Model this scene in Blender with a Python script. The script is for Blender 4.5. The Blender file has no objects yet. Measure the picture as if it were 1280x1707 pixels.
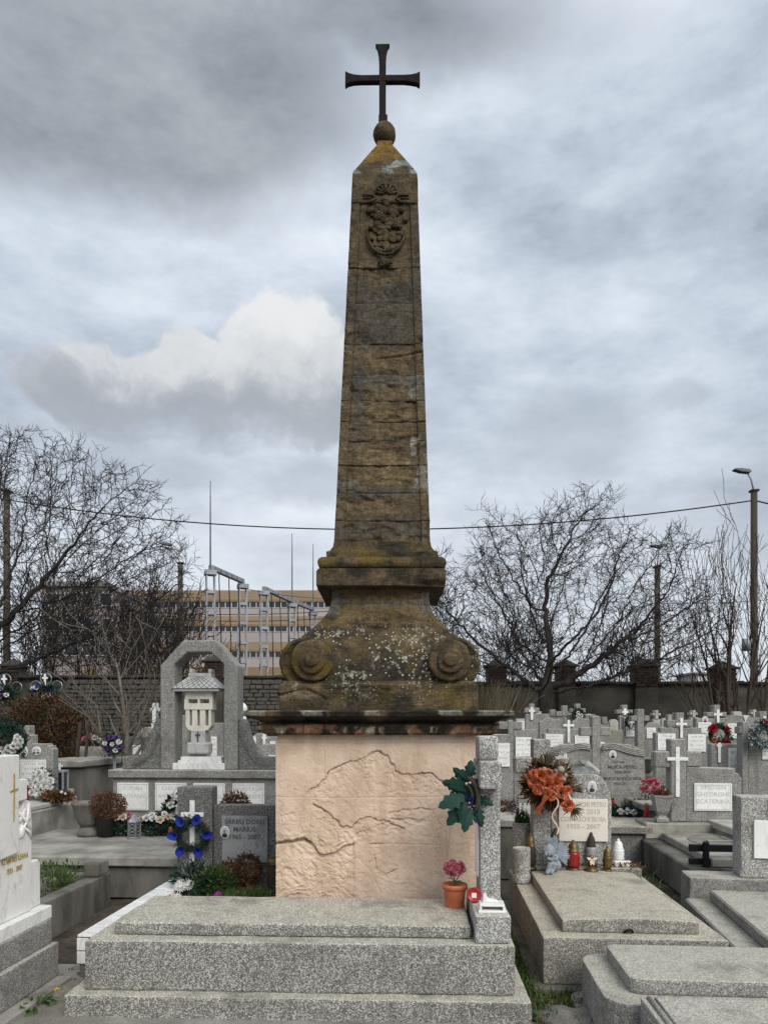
import bpy, bmesh, math, random
import numpy as np
from mathutils import Vector, Matrix, Euler, noise as mnoise

R = math.radians
FPX, EYE, HOR, CXP = 1233.0, 1.62, 1204.0, 640.0      # focal length in photo pixels, eye height, horizon row, centre column
GR = R(-3.9)                                           # the grave rows run 3.9 degrees off the camera axis
random.seed(7); RNG = np.random.default_rng(7)
SC = bpy.context.scene
COL = SC.collection

# ------------------------------------------------------------------ camera
cam = bpy.data.cameras.new('camera'); cam_o = bpy.data.objects.new('camera', cam); COL.objects.link(cam_o)
cam.sensor_fit = 'VERTICAL'; cam.sensor_height = 36.0; cam.sensor_width = 27.0
cam.lens = 36.0 * FPX / 1707.0
cam.shift_y = (HOR - 853.5) / 1707.0
cam.clip_start = 0.05; cam.clip_end = 2000
cam_o.location = (0, 0, EYE); cam_o.rotation_euler = (R(90), 0, 0)
SC.camera = cam_o

# ------------------------------------------------------------------ node helpers
def nd(nt, typ, props=None, **inp):
    n = nt.nodes.new(typ)
    for k, v in (props or {}).items(): setattr(n, k, v)
    for k, v in inp.items():
        key = k.replace('_', ' ')
        if key not in n.inputs and k[0] == 'i' and k[1:].isdigit(): s = n.inputs[int(k[1:])]
        else: s = n.inputs[key]
        if hasattr(v, 'is_linked') or hasattr(v, 'links'): nt.links.new(v, s)
        else: s.default_value = v
    return n
def math_(nt, op, a, b=None, c=None, clamp=False):
    n = nt.nodes.new('ShaderNodeMath'); n.operation = op; n.use_clamp = clamp
    for i, v in enumerate((a, b, c)):
        if v is None: continue
        if isinstance(v, (int, float)): n.inputs[i].default_value = v
        else: nt.links.new(v, n.inputs[i])
    return n.outputs[0]
def vmath(nt, op, a, b=None, out=0):
    n = nt.nodes.new('ShaderNodeVectorMath'); n.operation = op
    for i, v in enumerate((a, b)):
        if v is None: continue
        if isinstance(v, (tuple, list, Vector)): n.inputs[i].default_value = tuple(v)
        else: nt.links.new(v, n.inputs[i])
    return n.outputs[out]
def mix(nt, f, a, b, blend='MIX'):
    n = nt.nodes.new('ShaderNodeMix'); n.data_type = 'RGBA'; n.blend_type = blend
    for s, v in ((n.inputs[0], f), (n.inputs[6], a), (n.inputs[7], b)):
        if isinstance(v, (int, float)): s.default_value = v
        elif isinstance(v, (tuple, list)): s.default_value = tuple(v) + ((1,) if len(v) == 3 else ())
        else: nt.links.new(v, s)
    return n.outputs[2]
def ramp(nt, f, stops, interp='LINEAR'):
    n = nt.nodes.new('ShaderNodeValToRGB'); cr = n.color_ramp; cr.interpolation = interp
    while len(cr.elements) < len(stops): cr.elements.new(0.5)
    for e, (p, c) in zip(cr.elements, stops):
        e.position = p; e.color = (tuple(c) + (1,)) if isinstance(c, (tuple, list)) else (c, c, c, 1)
    nt.links.new(f, n.inputs[0]); return n.outputs[0]
def sstep(nt, v, a, b):
    n = nt.nodes.new('ShaderNodeMapRange'); n.interpolation_type = 'SMOOTHSTEP'
    nt.links.new(v, n.inputs[0]); n.inputs[1].default_value = a; n.inputs[2].default_value = b
    n.inputs[3].default_value = 0; n.inputs[4].default_value = 1
    return n.outputs[0]

# ------------------------------------------------------------------ world: broken overcast
SUN_EL, SUN_AZ = R(40), R(152)        # azimuth clockwise from +Y (camera axis): behind the viewer, to the right
world = bpy.data.worlds.new('World'); SC.world = world; world.use_nodes = True
world.cycles.sampling_method = 'MANUAL'; world.cycles.sample_map_resolution = 128
wt = world.node_tree; wt.nodes.clear()
tc = wt.nodes.new('ShaderNodeTexCoord'); DIR = vmath(wt, 'NORMALIZE', tc.outputs['Generated'])
sky = nd(wt, 'ShaderNodeTexSky', dict(sky_type='NISHITA', sun_disc=False, sun_elevation=SUN_EL, sun_rotation=SUN_AZ, air_density=1.0, dust_density=2.0))
blue = mix(wt, 1.0, sky.outputs[0], (0.1, 0.1, 0.1), 'MULTIPLY')
def wnoise(vec, scale, detail, rough=0.55, col=False, dist=0.0):
    n = nd(wt, 'ShaderNodeTexNoise', None, Vector=vec, Scale=scale, Detail=detail, Roughness=rough, Distortion=dist)
    return n.outputs['Color'] if col else n.outputs['Fac']
def warp(vec, scale, amp, detail=5):
    c = wnoise(vec, scale, detail, 0.6, True)
    return vmath(wt, 'ADD', vec, vmath(wt, 'MULTIPLY', vmath(wt, 'SUBTRACT', c, (.5, .5, .5)), (amp, amp, amp)))
def pixdir(px, py): return Vector(((px - CXP) / FPX, 1.0, (HOR - py) / FPX)).normalized()
def blob(vec, px, py, sx, sy):
    c = pixdir(px, py); e1 = Vector((c.y, -c.x, 0)).normalized(); e2 = c.cross(e1) * -1
    if e2.z < 0: e2 = -e2
    k = c.y
    a = vmath(wt, 'DOT_PRODUCT', vec, e1 * (FPX / sx / k), 1); b = vmath(wt, 'DOT_PRODUCT', vec, e2 * (FPX / sy / k), 1)
    r = math_(wt, 'SQRT', math_(wt, 'ADD', math_(wt, 'MULTIPLY', a, a), math_(wt, 'MULTIPLY', b, b)))
    front = math_(wt, 'GREATER_THAN', vmath(wt, 'DOT_PRODUCT', vec, c, 1), 0.0)
    return math_(wt, 'MULTIPLY', math_(wt, 'SUBTRACT', 1.0, r), front), b
V0 = warp(DIR, 2.2, 0.16, 2); V1 = warp(DIR, 5.0, 0.11, 5); V2 = warp(warp(DIR, 5.5, 0.035, 1), 14.0, 0.055, 6)
flat = vmath(wt, 'MULTIPLY', V0, (1, 1, 2.6))
f1 = wnoise(flat, 2.1, 6, 0.56); f2 = wnoise(vmath(wt, 'MULTIPLY', DIR, (1, 1, 2.2)), 6.5, 8, 0.64)
f = math_(wt, 'ADD', math_(wt, 'MULTIPLY', f1, 0.62), math_(wt, 'MULTIPLY', f2, 0.38))
cloud = ramp(wt, f, [(.36, (.245, .275, .325)), (.46, (.345, .385, .45)), (.56, (.455, .495, .56)), (.68, (.575, .605, .645))])
sep = nd(wt, 'ShaderNodeSeparateXYZ', None, Vector=DIR)
cloud = mix(wt, 1.0, cloud, (.985, 1.0, 1.0), 'MULTIPLY')
cloud = mix(wt, math_(wt, 'MULTIPLY', sstep(wt, sep.outputs[2], 0.42, 0.0), 0.6), cloud, (.58, .605, .63))
skyc = mix(wt, sstep(wt, f, 0.30, 0.42), mix(wt, 0.6, blue, cloud), cloud)
# heavy dark bank
db, _ = blob(V1, 190, 100, 500, 250)
db2, _ = blob(V1, 560, 30, 520, 120)
dm = sstep(wt, math_(wt, 'ADD', math_(wt, 'MAXIMUM', db, math_(wt, 'MULTIPLY', db2, 0.55)), math_(wt, 'MULTIPLY', math_(wt, 'SUBTRACT', f2, .5), .5)), -0.02, 0.40)
dcol = ramp(wt, f2, [(.3, (.150, .165, .185)), (.7, (.275, .298, .325))])
skyc = mix(wt, math_(wt, 'MULTIPLY', dm, 0.86), skyc, dcol)
# patches of grey lower down
for (px, py, sx, sy, k) in ((960, 745, 150, 95, .55), (530, 800, 130, 55, .5), (1120, 665, 70, 40, .45), (1290, 870, 110, 90, .5), (250, 780, 150, 45, .35)):
    g, _ = blob(V1, px, py, sx, sy)
    skyc = mix(wt, math_(wt, 'MULTIPLY', sstep(wt, g, -0.05, 0.6), k), skyc, (.27, .305, .355))
# cumulus with bright crown and grey belly
body = None
for (px, py, sx, sy) in ((345, 665, 300, 88), (470, 590, 118, 98), (310, 615, 88, 68), (180, 632, 72, 62), (575, 625, 115, 66), (230, 675, 180, 58)):
    m, _ = blob(V2, px, py, sx, sy)
    body = m if body is None else math_(wt, 'MAXIMUM', body, m)
_, hh = blob(V2, 370, 620, 300, 125)
f3 = wnoise(V2, 10.0, 8, 0.66)
lit = sstep(wt, math_(wt, 'ADD', hh, math_(wt, 'MULTIPLY', math_(wt, 'SUBTRACT', f3, .5), 1.9)), -0.85, 0.85)
ccol = ramp(wt, lit, [(0, (.235, .258, .29)), (.3, (.31, .335, .365)), (.6, (.43, .45, .47)), (.82, (.48, .495, .51)), (1, (.54, .55, .56))])
edge = sstep(wt, math_(wt, 'ADD', body, math_(wt, 'MULTIPLY', math_(wt, 'SUBTRACT', f3, .5), .35)), 0.0, 0.16)
cm = math_(wt, 'MULTIPLY', edge, sstep(wt, math_(wt, 'ADD', hh, math_(wt, 'MULTIPLY', math_(wt, 'SUBTRACT', f3, .5), 1.2)), -1.15, -0.35))
skyc = mix(wt, cm, skyc, ccol)
bg = nd(wt, 'ShaderNodeBackground', None, Color=skyc, Strength=0.86)
wo = wt.nodes.new('ShaderNodeOutputWorld'); wt.links.new(bg.outputs[0], wo.inputs[0])

sun = bpy.data.lights.new('sun', 'SUN'); sun.energy = 1.5; sun.angle = R(38); sun.color = (1.0, 0.965, 0.91)
sun_o = bpy.data.objects.new('sun', sun); COL.objects.link(sun_o)
sd = Vector((math.sin(SUN_AZ) * math.cos(SUN_EL), math.cos(SUN_AZ) * math.cos(SUN_EL), math.sin(SUN_EL)))
sun_o.rotation_euler = sd.to_track_quat('Z', 'Y').to_euler(); sun_o.location = sd * 60

SC.view_settings.view_transform = 'Standard'; SC.view_settings.look = 'None'
SC.view_settings.exposure = 0.82; SC.view_settings.gamma = 1.0; SC.view_settings.use_curve_mapping = False
SC.render.engine = 'CYCLES'
SC.cycles.use_denoising = True; SC.cycles.max_bounces = 4; SC.cycles.diffuse_bounces = 2; SC.cycles.glossy_bounces = 2; SC.cycles.caustics_reflective = False; SC.cycles.caustics_refractive = False; SC.cycles.transparent_max_bounces = 8

# ------------------------------------------------------------------ materials
MATS = {}
def newmat(name):
    m = bpy.data.materials.new(name); m.use_nodes = True; nt = m.node_tree
    b = nt.nodes['Principled BSDF']; MATS[name] = m
    return m, nt, b
def coords(nt, rnd=True):
    t = nt.nodes.new('ShaderNodeTexCoord'); v = t.outputs['Object']
    if rnd:
        oi = nt.nodes.new('ShaderNodeObjectInfo')
        r = math_(nt, 'MULTIPLY', oi.outputs['Random'], 37.0)
        cx = nd(nt, 'ShaderNodeCombineXYZ', None, X=r, Y=r, Z=0.0)
        v = vmath(nt, 'ADD', v, cx.outputs[0])
    return v
def noise(nt, v, scale, detail=5, rough=0.55, out='Fac', dist=0.0):
    return nd(nt, 'ShaderNodeTexNoise', None, Vector=v, Scale=scale, Detail=detail, Roughness=rough, Distortion=dist).outputs[out]
def bump(nt, b, h, strength, dist=0.01):
    n = nd(nt, 'ShaderNodeBump', None, Height=h, Strength=strength, Distance=dist); nt.links.new(n.outputs[0], b.inputs['Normal'])
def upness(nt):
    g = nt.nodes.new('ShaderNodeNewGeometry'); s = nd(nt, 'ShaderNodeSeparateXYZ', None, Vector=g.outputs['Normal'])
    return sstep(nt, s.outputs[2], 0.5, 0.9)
def pmat(name, c1, c2, scale=6, rough=.85, bstr=.3, bscale=50, stretch=None, spec=.3, metal=0, lo=.35, hi=.65, grain=0):
    m, nt, b = newmat(name); v = coords(nt)
    vv = vmath(nt, 'MULTIPLY', v, stretch) if stretch else v
    f = noise(nt, vv, scale, 6, .6)
    c = ramp(nt, f, [(lo, c1), (hi, c2)])
    if grain: c = mix(nt, grain, c, ramp(nt, noise(nt, v, bscale * 1.7, 2), [(.35, .3), (.65, 1.0)]), 'MULTIPLY')
    nt.links.new(c, b.inputs['Base Color']); b.inputs['Roughness'].default_value = rough
    b.inputs['Specular IOR Level'].default_value = spec; b.inputs['Metallic'].default_value = metal
    if bstr: bump(nt, b, noise(nt, vv, bscale, 4, .6), bstr)
    return m
def terrazzo(name, dark, mid, light, scale=95, top=(.33, .32, .29), topmix=.55, dirt=.66):
    m, nt, b = newmat(name); v = coords(nt)
    vo = nd(nt, 'ShaderNodeTexVoronoi', None, Vector=v, Scale=scale, Randomness=1.0)
    s = nd(nt, 'ShaderNodeSeparateColor', None, Color=vo.outputs['Color']).outputs[0]
    c = ramp(nt, s, [(.13, dark), (.20, mid), (.66, mid), (.74, light)])
    vo2 = nd(nt, 'ShaderNodeTexVoronoi', None, Vector=v, Scale=scale * 2.3)
    s2 = nd(nt, 'ShaderNodeSeparateColor', None, Color=vo2.outputs['Color']).outputs[1]
    c = mix(nt, .3, c, ramp(nt, s2, [(.3, dark), (.5, mid), (.8, light)]))
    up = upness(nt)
    worn = mix(nt, .60, mix(nt, .6, top, ramp(nt, noise(nt, v, 7, 7, .7), [(.35, .45), (.6, 1.0)]), 'MULTIPLY'), mix(nt, 1.0, c, (1.75, 1.68, 1.5), 'MULTIPLY'))  # weathered beige tops; overhead light on up-facing stone also mixed into the colour
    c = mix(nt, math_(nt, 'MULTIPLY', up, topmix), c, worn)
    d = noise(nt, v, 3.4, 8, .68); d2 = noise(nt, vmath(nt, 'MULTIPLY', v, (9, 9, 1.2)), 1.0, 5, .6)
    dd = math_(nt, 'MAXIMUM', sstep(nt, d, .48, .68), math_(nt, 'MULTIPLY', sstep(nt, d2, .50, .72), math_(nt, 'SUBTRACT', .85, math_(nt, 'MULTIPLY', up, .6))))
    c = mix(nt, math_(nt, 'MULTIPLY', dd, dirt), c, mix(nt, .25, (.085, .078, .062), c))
    nt.links.new(c, b.inputs['Base Color']); b.inputs['Roughness'].default_value = .82; b.inputs['Specular IOR Level'].default_value = .3
    bump(nt, b, math_(nt, 'ADD', s, noise(nt, v, 130, 2)), .35, .004)
    return m
def marble(name, base, vein, scale=2.2, rough=.45, vstr=.8):
    m, nt, b = newmat(name); v = coords(nt)
    vv = vmath(nt, 'MULTIPLY', v, (1.0, 1.0, .55))
    a = math_(nt, 'ABSOLUTE', math_(nt, 'SUBTRACT', noise(nt, vv, scale, 5, .62, dist=1.2), .5)); a2 = math_(nt, 'ABSOLUTE', math_(nt, 'SUBTRACT', noise(nt, vv, scale * 3.1, 4, .6, dist=.8), .5))
    f = math_(nt, 'MAXIMUM', sstep(nt, a, .035, .0), math_(nt, 'MULTIPLY', sstep(nt, a2, .03, .0), .35))
    c = mix(nt, math_(nt, 'MULTIPLY', f, vstr), base, vein)
    c = mix(nt, .5, c, ramp(nt, noise(nt, v, 3, 6), [(.3, .82), (.7, 1.0)]), 'MULTIPLY')
    c = mix(nt, math_(nt, 'MULTIPLY', sstep(nt, noise(nt, v, 9, 6, .7), .56, .75), .35), c, (.25, .24, .2))
    nt.links.new(c, b.inputs['Base Color']); b.inputs['Roughness'].default_value = rough
    bump(nt, b, noise(nt, v, 40, 4), .08)
    return m
def leafmat(name, cols, rough=.7, trans=True):
    m, nt, b = newmat(name); g = nt.nodes.new('ShaderNodeNewGeometry')
    c = ramp(nt, g.outputs['Random Per Island'], [(i / max(1, len(cols) - 1), k) for i, k in enumerate(cols)])
    nt.links.new(c, b.inputs['Base Color']); b.inputs['Roughness'].default_value = rough; b.inputs['Specular IOR Level'].default_value = .25
    return m
def stonemat(name, lichen=0.0, moss=0.0, bstr=.55):
    """weathered sandstone: colour attribute x grain, black crust, pale lichen discs, ochre moss"""
    m, nt, b = newmat(name); v = coords(nt, False)
    a = nd(nt, 'ShaderNodeAttribute', dict(attribute_name='Col')).outputs['Color']
    n1 = noise(nt, v, 9, 8, .68); n2 = noise(nt, vmath(nt, 'MULTIPLY', v, (1, 1, 4)), 14, 6, .6); n3 = noise(nt, v, 85, 3, .6)
    c = mix(nt, 1.0, a, ramp(nt, n1, [(.3, .50), (.55, 1.0), (.75, 1.3)]), 'MULTIPLY')
    c = mix(nt, .6, c, ramp(nt, n2, [(.3, .55), (.7, 1.15)]), 'MULTIPLY')
    n4 = noise(nt, v, 30, 6, .72)
    c = mix(nt, .8, c, ramp(nt, n4, [(.32, .45), (.52, 1.0), (.70, 1.45)]), 'MULTIPLY')
    c = mix(nt, .7, c, ramp(nt, n3, [(.3, .4), (.7, 1.35)]), 'MULTIPLY')
    c = mix(nt, math_(nt, 'MULTIPLY', sstep(nt, noise(nt, v, 4.2, 8, .7), .62, .78), .7), c, (.026, .023, .019))
    if moss:
        mk = math_(nt, 'MULTIPLY', sstep(nt, noise(nt, v, 5.5, 7, .65), .50, .66), moss)
        c = mix(nt, mk, c, ramp(nt, n3, [(.3, (.06, .045, .008)), (.7, (.17, .12, .025))]))
    if lichen:
        vo = nd(nt, 'ShaderNodeTexVoronoi', None, Vector=v, Scale=44.0)
        sp = math_(nt, 'SUBTRACT', 1.0, sstep(nt, math_(nt, 'ADD', vo.outputs['Distance'], math_(nt, 'MULTIPLY', math_(nt, 'SUBTRACT', n4, .5), .55)), .24, .36))
        rnd = nd(nt, 'ShaderNodeSeparateColor', None, Color=vo.outputs['Color']).outputs[0]
        geo = nt.nodes.new('ShaderNodeNewGeometry'); zz = nd(nt, 'ShaderNodeSeparateXYZ', None, Vector=geo.outputs['Position']).outputs[2]
        band = math_(nt, 'MULTIPLY', sstep(nt, zz, 1.68, 1.98), sstep(nt, zz, 2.36, 2.20))
        thr = math_(nt, 'ADD', math_(nt, 'MULTIPLY', sstep(nt, noise(nt, v, 3.2, 4, .6), .40, .60), .55), .05)
        k = math_(nt, 'MULTIPLY', math_(nt, 'MULTIPLY', sp, math_(nt, 'LESS_THAN', rnd, thr)), math_(nt, 'MULTIPLY', band, lichen))
        c = mix(nt, k, c, ramp(nt, n3, [(.3, (.24, .24, .18)), (.7, (.47, .46, .38))]))
        pt = math_(nt, 'MULTIPLY', math_(nt, 'MULTIPLY', sstep(nt, noise(nt, v, 19, 7, .72), .55, .62), sstep(nt, noise(nt, v, 3.2, 4, .6), .46, .60)), math_(nt, 'MULTIPLY', band, lichen))
        c = mix(nt, math_(nt, 'MULTIPLY', pt, .85), c, ramp(nt, n3, [(.3, (.22, .22, .16)), (.7, (.46, .45, .36))]))
    nt.links.new(c, b.inputs['Base Color']); b.inputs['Roughness'].default_value = .93; b.inputs['Specular IOR Level'].default_value = .2
    bump(nt, b, math_(nt, 'ADD', noise(nt, v, 34, 8, .7), math_(nt, 'MULTIPLY', n2, 1.2)), bstr, .015)
    return m

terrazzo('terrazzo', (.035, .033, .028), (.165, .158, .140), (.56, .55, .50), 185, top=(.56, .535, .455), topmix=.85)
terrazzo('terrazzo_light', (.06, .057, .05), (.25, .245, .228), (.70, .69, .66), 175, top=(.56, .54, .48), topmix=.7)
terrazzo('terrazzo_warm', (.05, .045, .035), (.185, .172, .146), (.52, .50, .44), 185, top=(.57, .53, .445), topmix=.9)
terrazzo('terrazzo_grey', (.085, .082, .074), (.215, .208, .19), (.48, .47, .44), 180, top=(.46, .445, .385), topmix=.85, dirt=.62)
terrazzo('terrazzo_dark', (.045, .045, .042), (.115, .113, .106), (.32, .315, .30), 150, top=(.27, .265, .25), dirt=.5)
pmat('concrete', (.20, .19, .162), (.44, .42, .365), 3.2, .9, .35, 70, grain=.35)
pmat('concrete_dark', (.06, .056, .047), (.23, .218, .185), 2.4, .92, .4, 60, stretch=(1, 1, .35), grain=.35)
pmat('concrete_pale', (.38, .365, .32), (.58, .56, .50), 4, .9, .3, 70, grain=.3)
pmat('path', (.19, .175, .145), (.36, .34, .295), 2.2, .93, .5, 45, grain=.4)
marble('marble', (.84, .83, .79), (.56, .555, .54), 2.6, .45, .6)
marble('marble_plaque', (.88, .87, .83), (.62, .62, .60), 3.0, .4, .5)
marble('marble_cream', (.76, .72, .63), (.52, .49, .43), 2.0, .5, .5)
marble('marble_grey', (.33, .34, .34), (.18, .185, .185), 3.0, .4, .8)
marble('marble_lantern', (.52, .52, .49), (.30, .30, .28), 2.0, .6, .6)
pmat('engraving', (.46, .46, .44), (.58, .57, .55), 20, .7, 0)
pmat('engraving_dark', (.05, .05, .05), (.09, .09, .09), 20, .7, 0)
pmat('letter_grey', (.08, .085, .085), (.12, .12, .12), 20, .7, 0)
pmat('letter_cream', (.44, .41, .34), (.55, .52, .45), 20, .7, 0)
pmat('gold_paint', (.33, .23, .07), (.48, .36, .13), 30, .45, 0)
pmat('plaster', (.60, .445, .33), (.74, .58, .45), 3.0, .92, .45, 45, grain=.12, lo=.3, hi=.7)
_m = MATS['plaster'].node_tree; _b = _m.nodes['Principled BSDF']; _c = _b.inputs['Base Color'].links[0].from_socket; _v = coords(_m, False)
_c = mix(_m, .55, _c, ramp(_m, noise(_m, vmath(_m, 'MULTIPLY', _v, (2.2, 2.2, .8)), 2.6, 7, .65), [(.38, (.66, .60, .54)), (.56, (1, 1, 1))]), 'MULTIPLY')
_c = mix(_m, math_(_m, 'MULTIPLY', sstep(_m, noise(_m, _v, 26, 6, .7), .60, .68), .35), _c, (.30, .22, .16))
_m.links.new(_c, _b.inputs['Base Color'])
stonemat('sandstone'); stonemat('sandstone_mossy', moss=.75); stonemat('sandstone_lichen', lichen=1.0, moss=.45)
pmat('iron', (.008, .008, .008), (.02, .017, .014), 20, .75, .3, 90, spec=.12)
pmat('galvanised', (.22, .235, .25), (.33, .345, .36), 1.5, .55, 0, metal=.35)
pmat('steel_dark', (.10, .11, .12), (.17, .18, .19), 2, .6, 0, metal=.3)
pmat('pole_concrete', (.045, .038, .029), (.09, .077, .058), 2, .9, .3, 30, stretch=(1, 1, .2))
pmat('wood_dark', (.03, .024, .018), (.075, .06, .045), 3, .85, .4, 30, stretch=(1, 1, .1))
pmat('bench_black', (.006, .006, .006), (.014, .014, .014), 3, .5, .2, 40)
pmat('bark', (.022, .019, .016), (.055, .047, .038), 6, .95, .8, 14, stretch=(1, 1, .22))
pmat('bark_twig', (.022, .019, .017), (.045, .039, .034), 2, .95, 0)
pmat('bark_pale', (.10, .086, .07), (.20, .172, .14), 5, .9, .4, 20, stretch=(1, 1, .25))
pmat('bark_brown', (.045, .032, .024), (.085, .062, .048), 3, .95, 0)
pmat('rubble', (.06, .055, .047), (.155, .142, .122), 4, .95, .7, 22, grain=.5)
pmat('mortar', (.045, .041, .035), (.095, .088, .075), 5, .95, .6, 30)
pmat('render_wall', (.050, .047, .038), (.115, .105, .085), .9, .95, .5, 16, stretch=(1, 1, 2.2), grain=.3)
pmat('brick_red', (.034, .022, .017), (.07, .042, .032), 6, .93, .5, 30, grain=.4)
pmat('coping', (.025, .023, .019), (.065, .06, .05), 3, .95, .5, 20)
pmat('dirt', (.045, .035, .024), (.12, .098, .07), 3.0, .97, 1.0, 14, grain=.5)
pmat('soil', (.03, .023, .016), (.075, .06, .042), 8, .97, 1.0, 22)
pmat('facade_tan', (.265, .195, .128), (.31, .23, .155), .15, .85, 0)
pmat('facade_tan_dark', (.22, .15, .085), (.26, .18, .10), .15, .85, 0)
pmat('facade_pale', (.34, .305, .285), (.40, .36, .34), .2, .85, 0)
pmat('facade_pink', (.24, .20, .185), (.31, .26, .24), .2, .85, 0)
pmat('facade_grey', (.20, .20, .20), (.28, .28, .28), .2, .85, 0)
pmat('frame_white', (.46, .47, .48), (.55, .56, .57), 2, .6, 0)
pmat('white_paint', (.68, .68, .66), (.78, .78, .76), 8, .6, .05)
pmat('glass_dark', (.012, .015, .018), (.03, .036, .042), .7, .12, 0, spec=.6)
pmat('terracotta', (.42, .115, .05), (.52, .16, .075), 9, .6, .1, 60)
pmat('red_plastic', (.30, .012, .014), (.42, .025, .025), 7, .3, 0, spec=.5)
pmat('red_glass', (.22, .006, .008), (.34, .015, .016), 9, .15, 0, spec=.6)
pmat('bronze', (.10, .07, .028), (.22, .16, .07), 12, .45, .15, 50, metal=.6)
pmat('black_plastic', (.008, .008, .008), (.016, .016, .016), 6, .5, 0)
pmat('silver', (.22, .23, .24), (.50, .51, .52), 25, .35, .2, 60, metal=.7)
pmat('angel_grey', (.20, .235, .265), (.31, .35, .385), 14, .75, .2, 60)
pmat('yellow_drum', (.45, .33, .12), (.55, .42, .18), 3, .7, 0)
pmat('photo_back', (.50, .52, .53), (.62, .64, .65), 8, .3, 0)
pmat('photo_dark', (.02, .02, .025), (.05, .05, .06), 20, .3, 0)
pmat('photo_skin', (.30, .19, .14), (.38, .25, .19), 20, .35, 0)
pmat('ribbon_orange', (.22, .045, .015), (.34, .085, .035), 8, .5, 0)
pmat('pod_grey', (.22, .20, .16), (.34, .32, .27), 18, .85, .2, 60)
pmat('white_ceramic', (.70, .70, .68), (.80, .80, .78), 9, .35, 0, spec=.5)
leafmat('leaf_green', [(.018, .05, .012), (.05, .11, .025), (.10, .16, .04)])
leafmat('leaf_grass', [(.025, .055, .012), (.06, .11, .024), (.12, .15, .05)])
leafmat('leaf_dark', [(.006, .022, .014), (.014, .045, .026), (.028, .07, .04)])
leafmat('leaf_teal', [(.006, .028, .022), (.012, .045, .034), (.02, .062, .045)])
leafmat('leaf_redbrown', [(.008, .006, .003), (.055, .018, .010), (.05, .042, .012), (.13, .042, .020), (.11, .09, .026), (.014, .010, .005), (.07, .03, .014)])
leafmat('leaf_dry', [(.05, .022, .014), (.12, .055, .03), (.20, .10, .055)])
leafmat('leaf_brown', [(.035, .016, .009), (.10, .05, .022), (.22, .12, .05), (.06, .025, .012)])
leafmat('leaf_litter', [(.06, .04, .02), (.15, .10, .055), (.25, .18, .11)])
leafmat('dry_grass', [(.10, .08, .045), (.20, .165, .10), (.28, .23, .15)])
leafmat('petal_white', [(.60, .60, .56), (.75, .74, .70), (.82, .82, .80)])
leafmat('petal_pink', [(.38, .05, .09), (.55, .14, .19), (.66, .30, .34)])
leafmat('petal_magenta', [(.25, .02, .20), (.42, .05, .35), (.5, .12, .42)])
leafmat('petal_blue', [(.006, .012, .13), (.010, .024, .22), (.018, .042, .32)])
leafmat('petal_orange', [(.42, .085, .03), (.55, .15, .06), (.62, .22, .11)])
leafmat('petal_red', [(.16, .008, .012), (.32, .02, .024), (.42, .05, .05)])
leafmat('petal_cream', [(.55, .46, .34), (.66, .60, .48), (.70, .45, .36)])
leafmat('petal_purple', [(.06, .035, .12), (.12, .07, .20), (.20, .14, .28)])
leafmat('leaf_greyblue', [(.10, .13, .13), (.20, .24, .24), (.32, .36, .36)])

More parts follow.
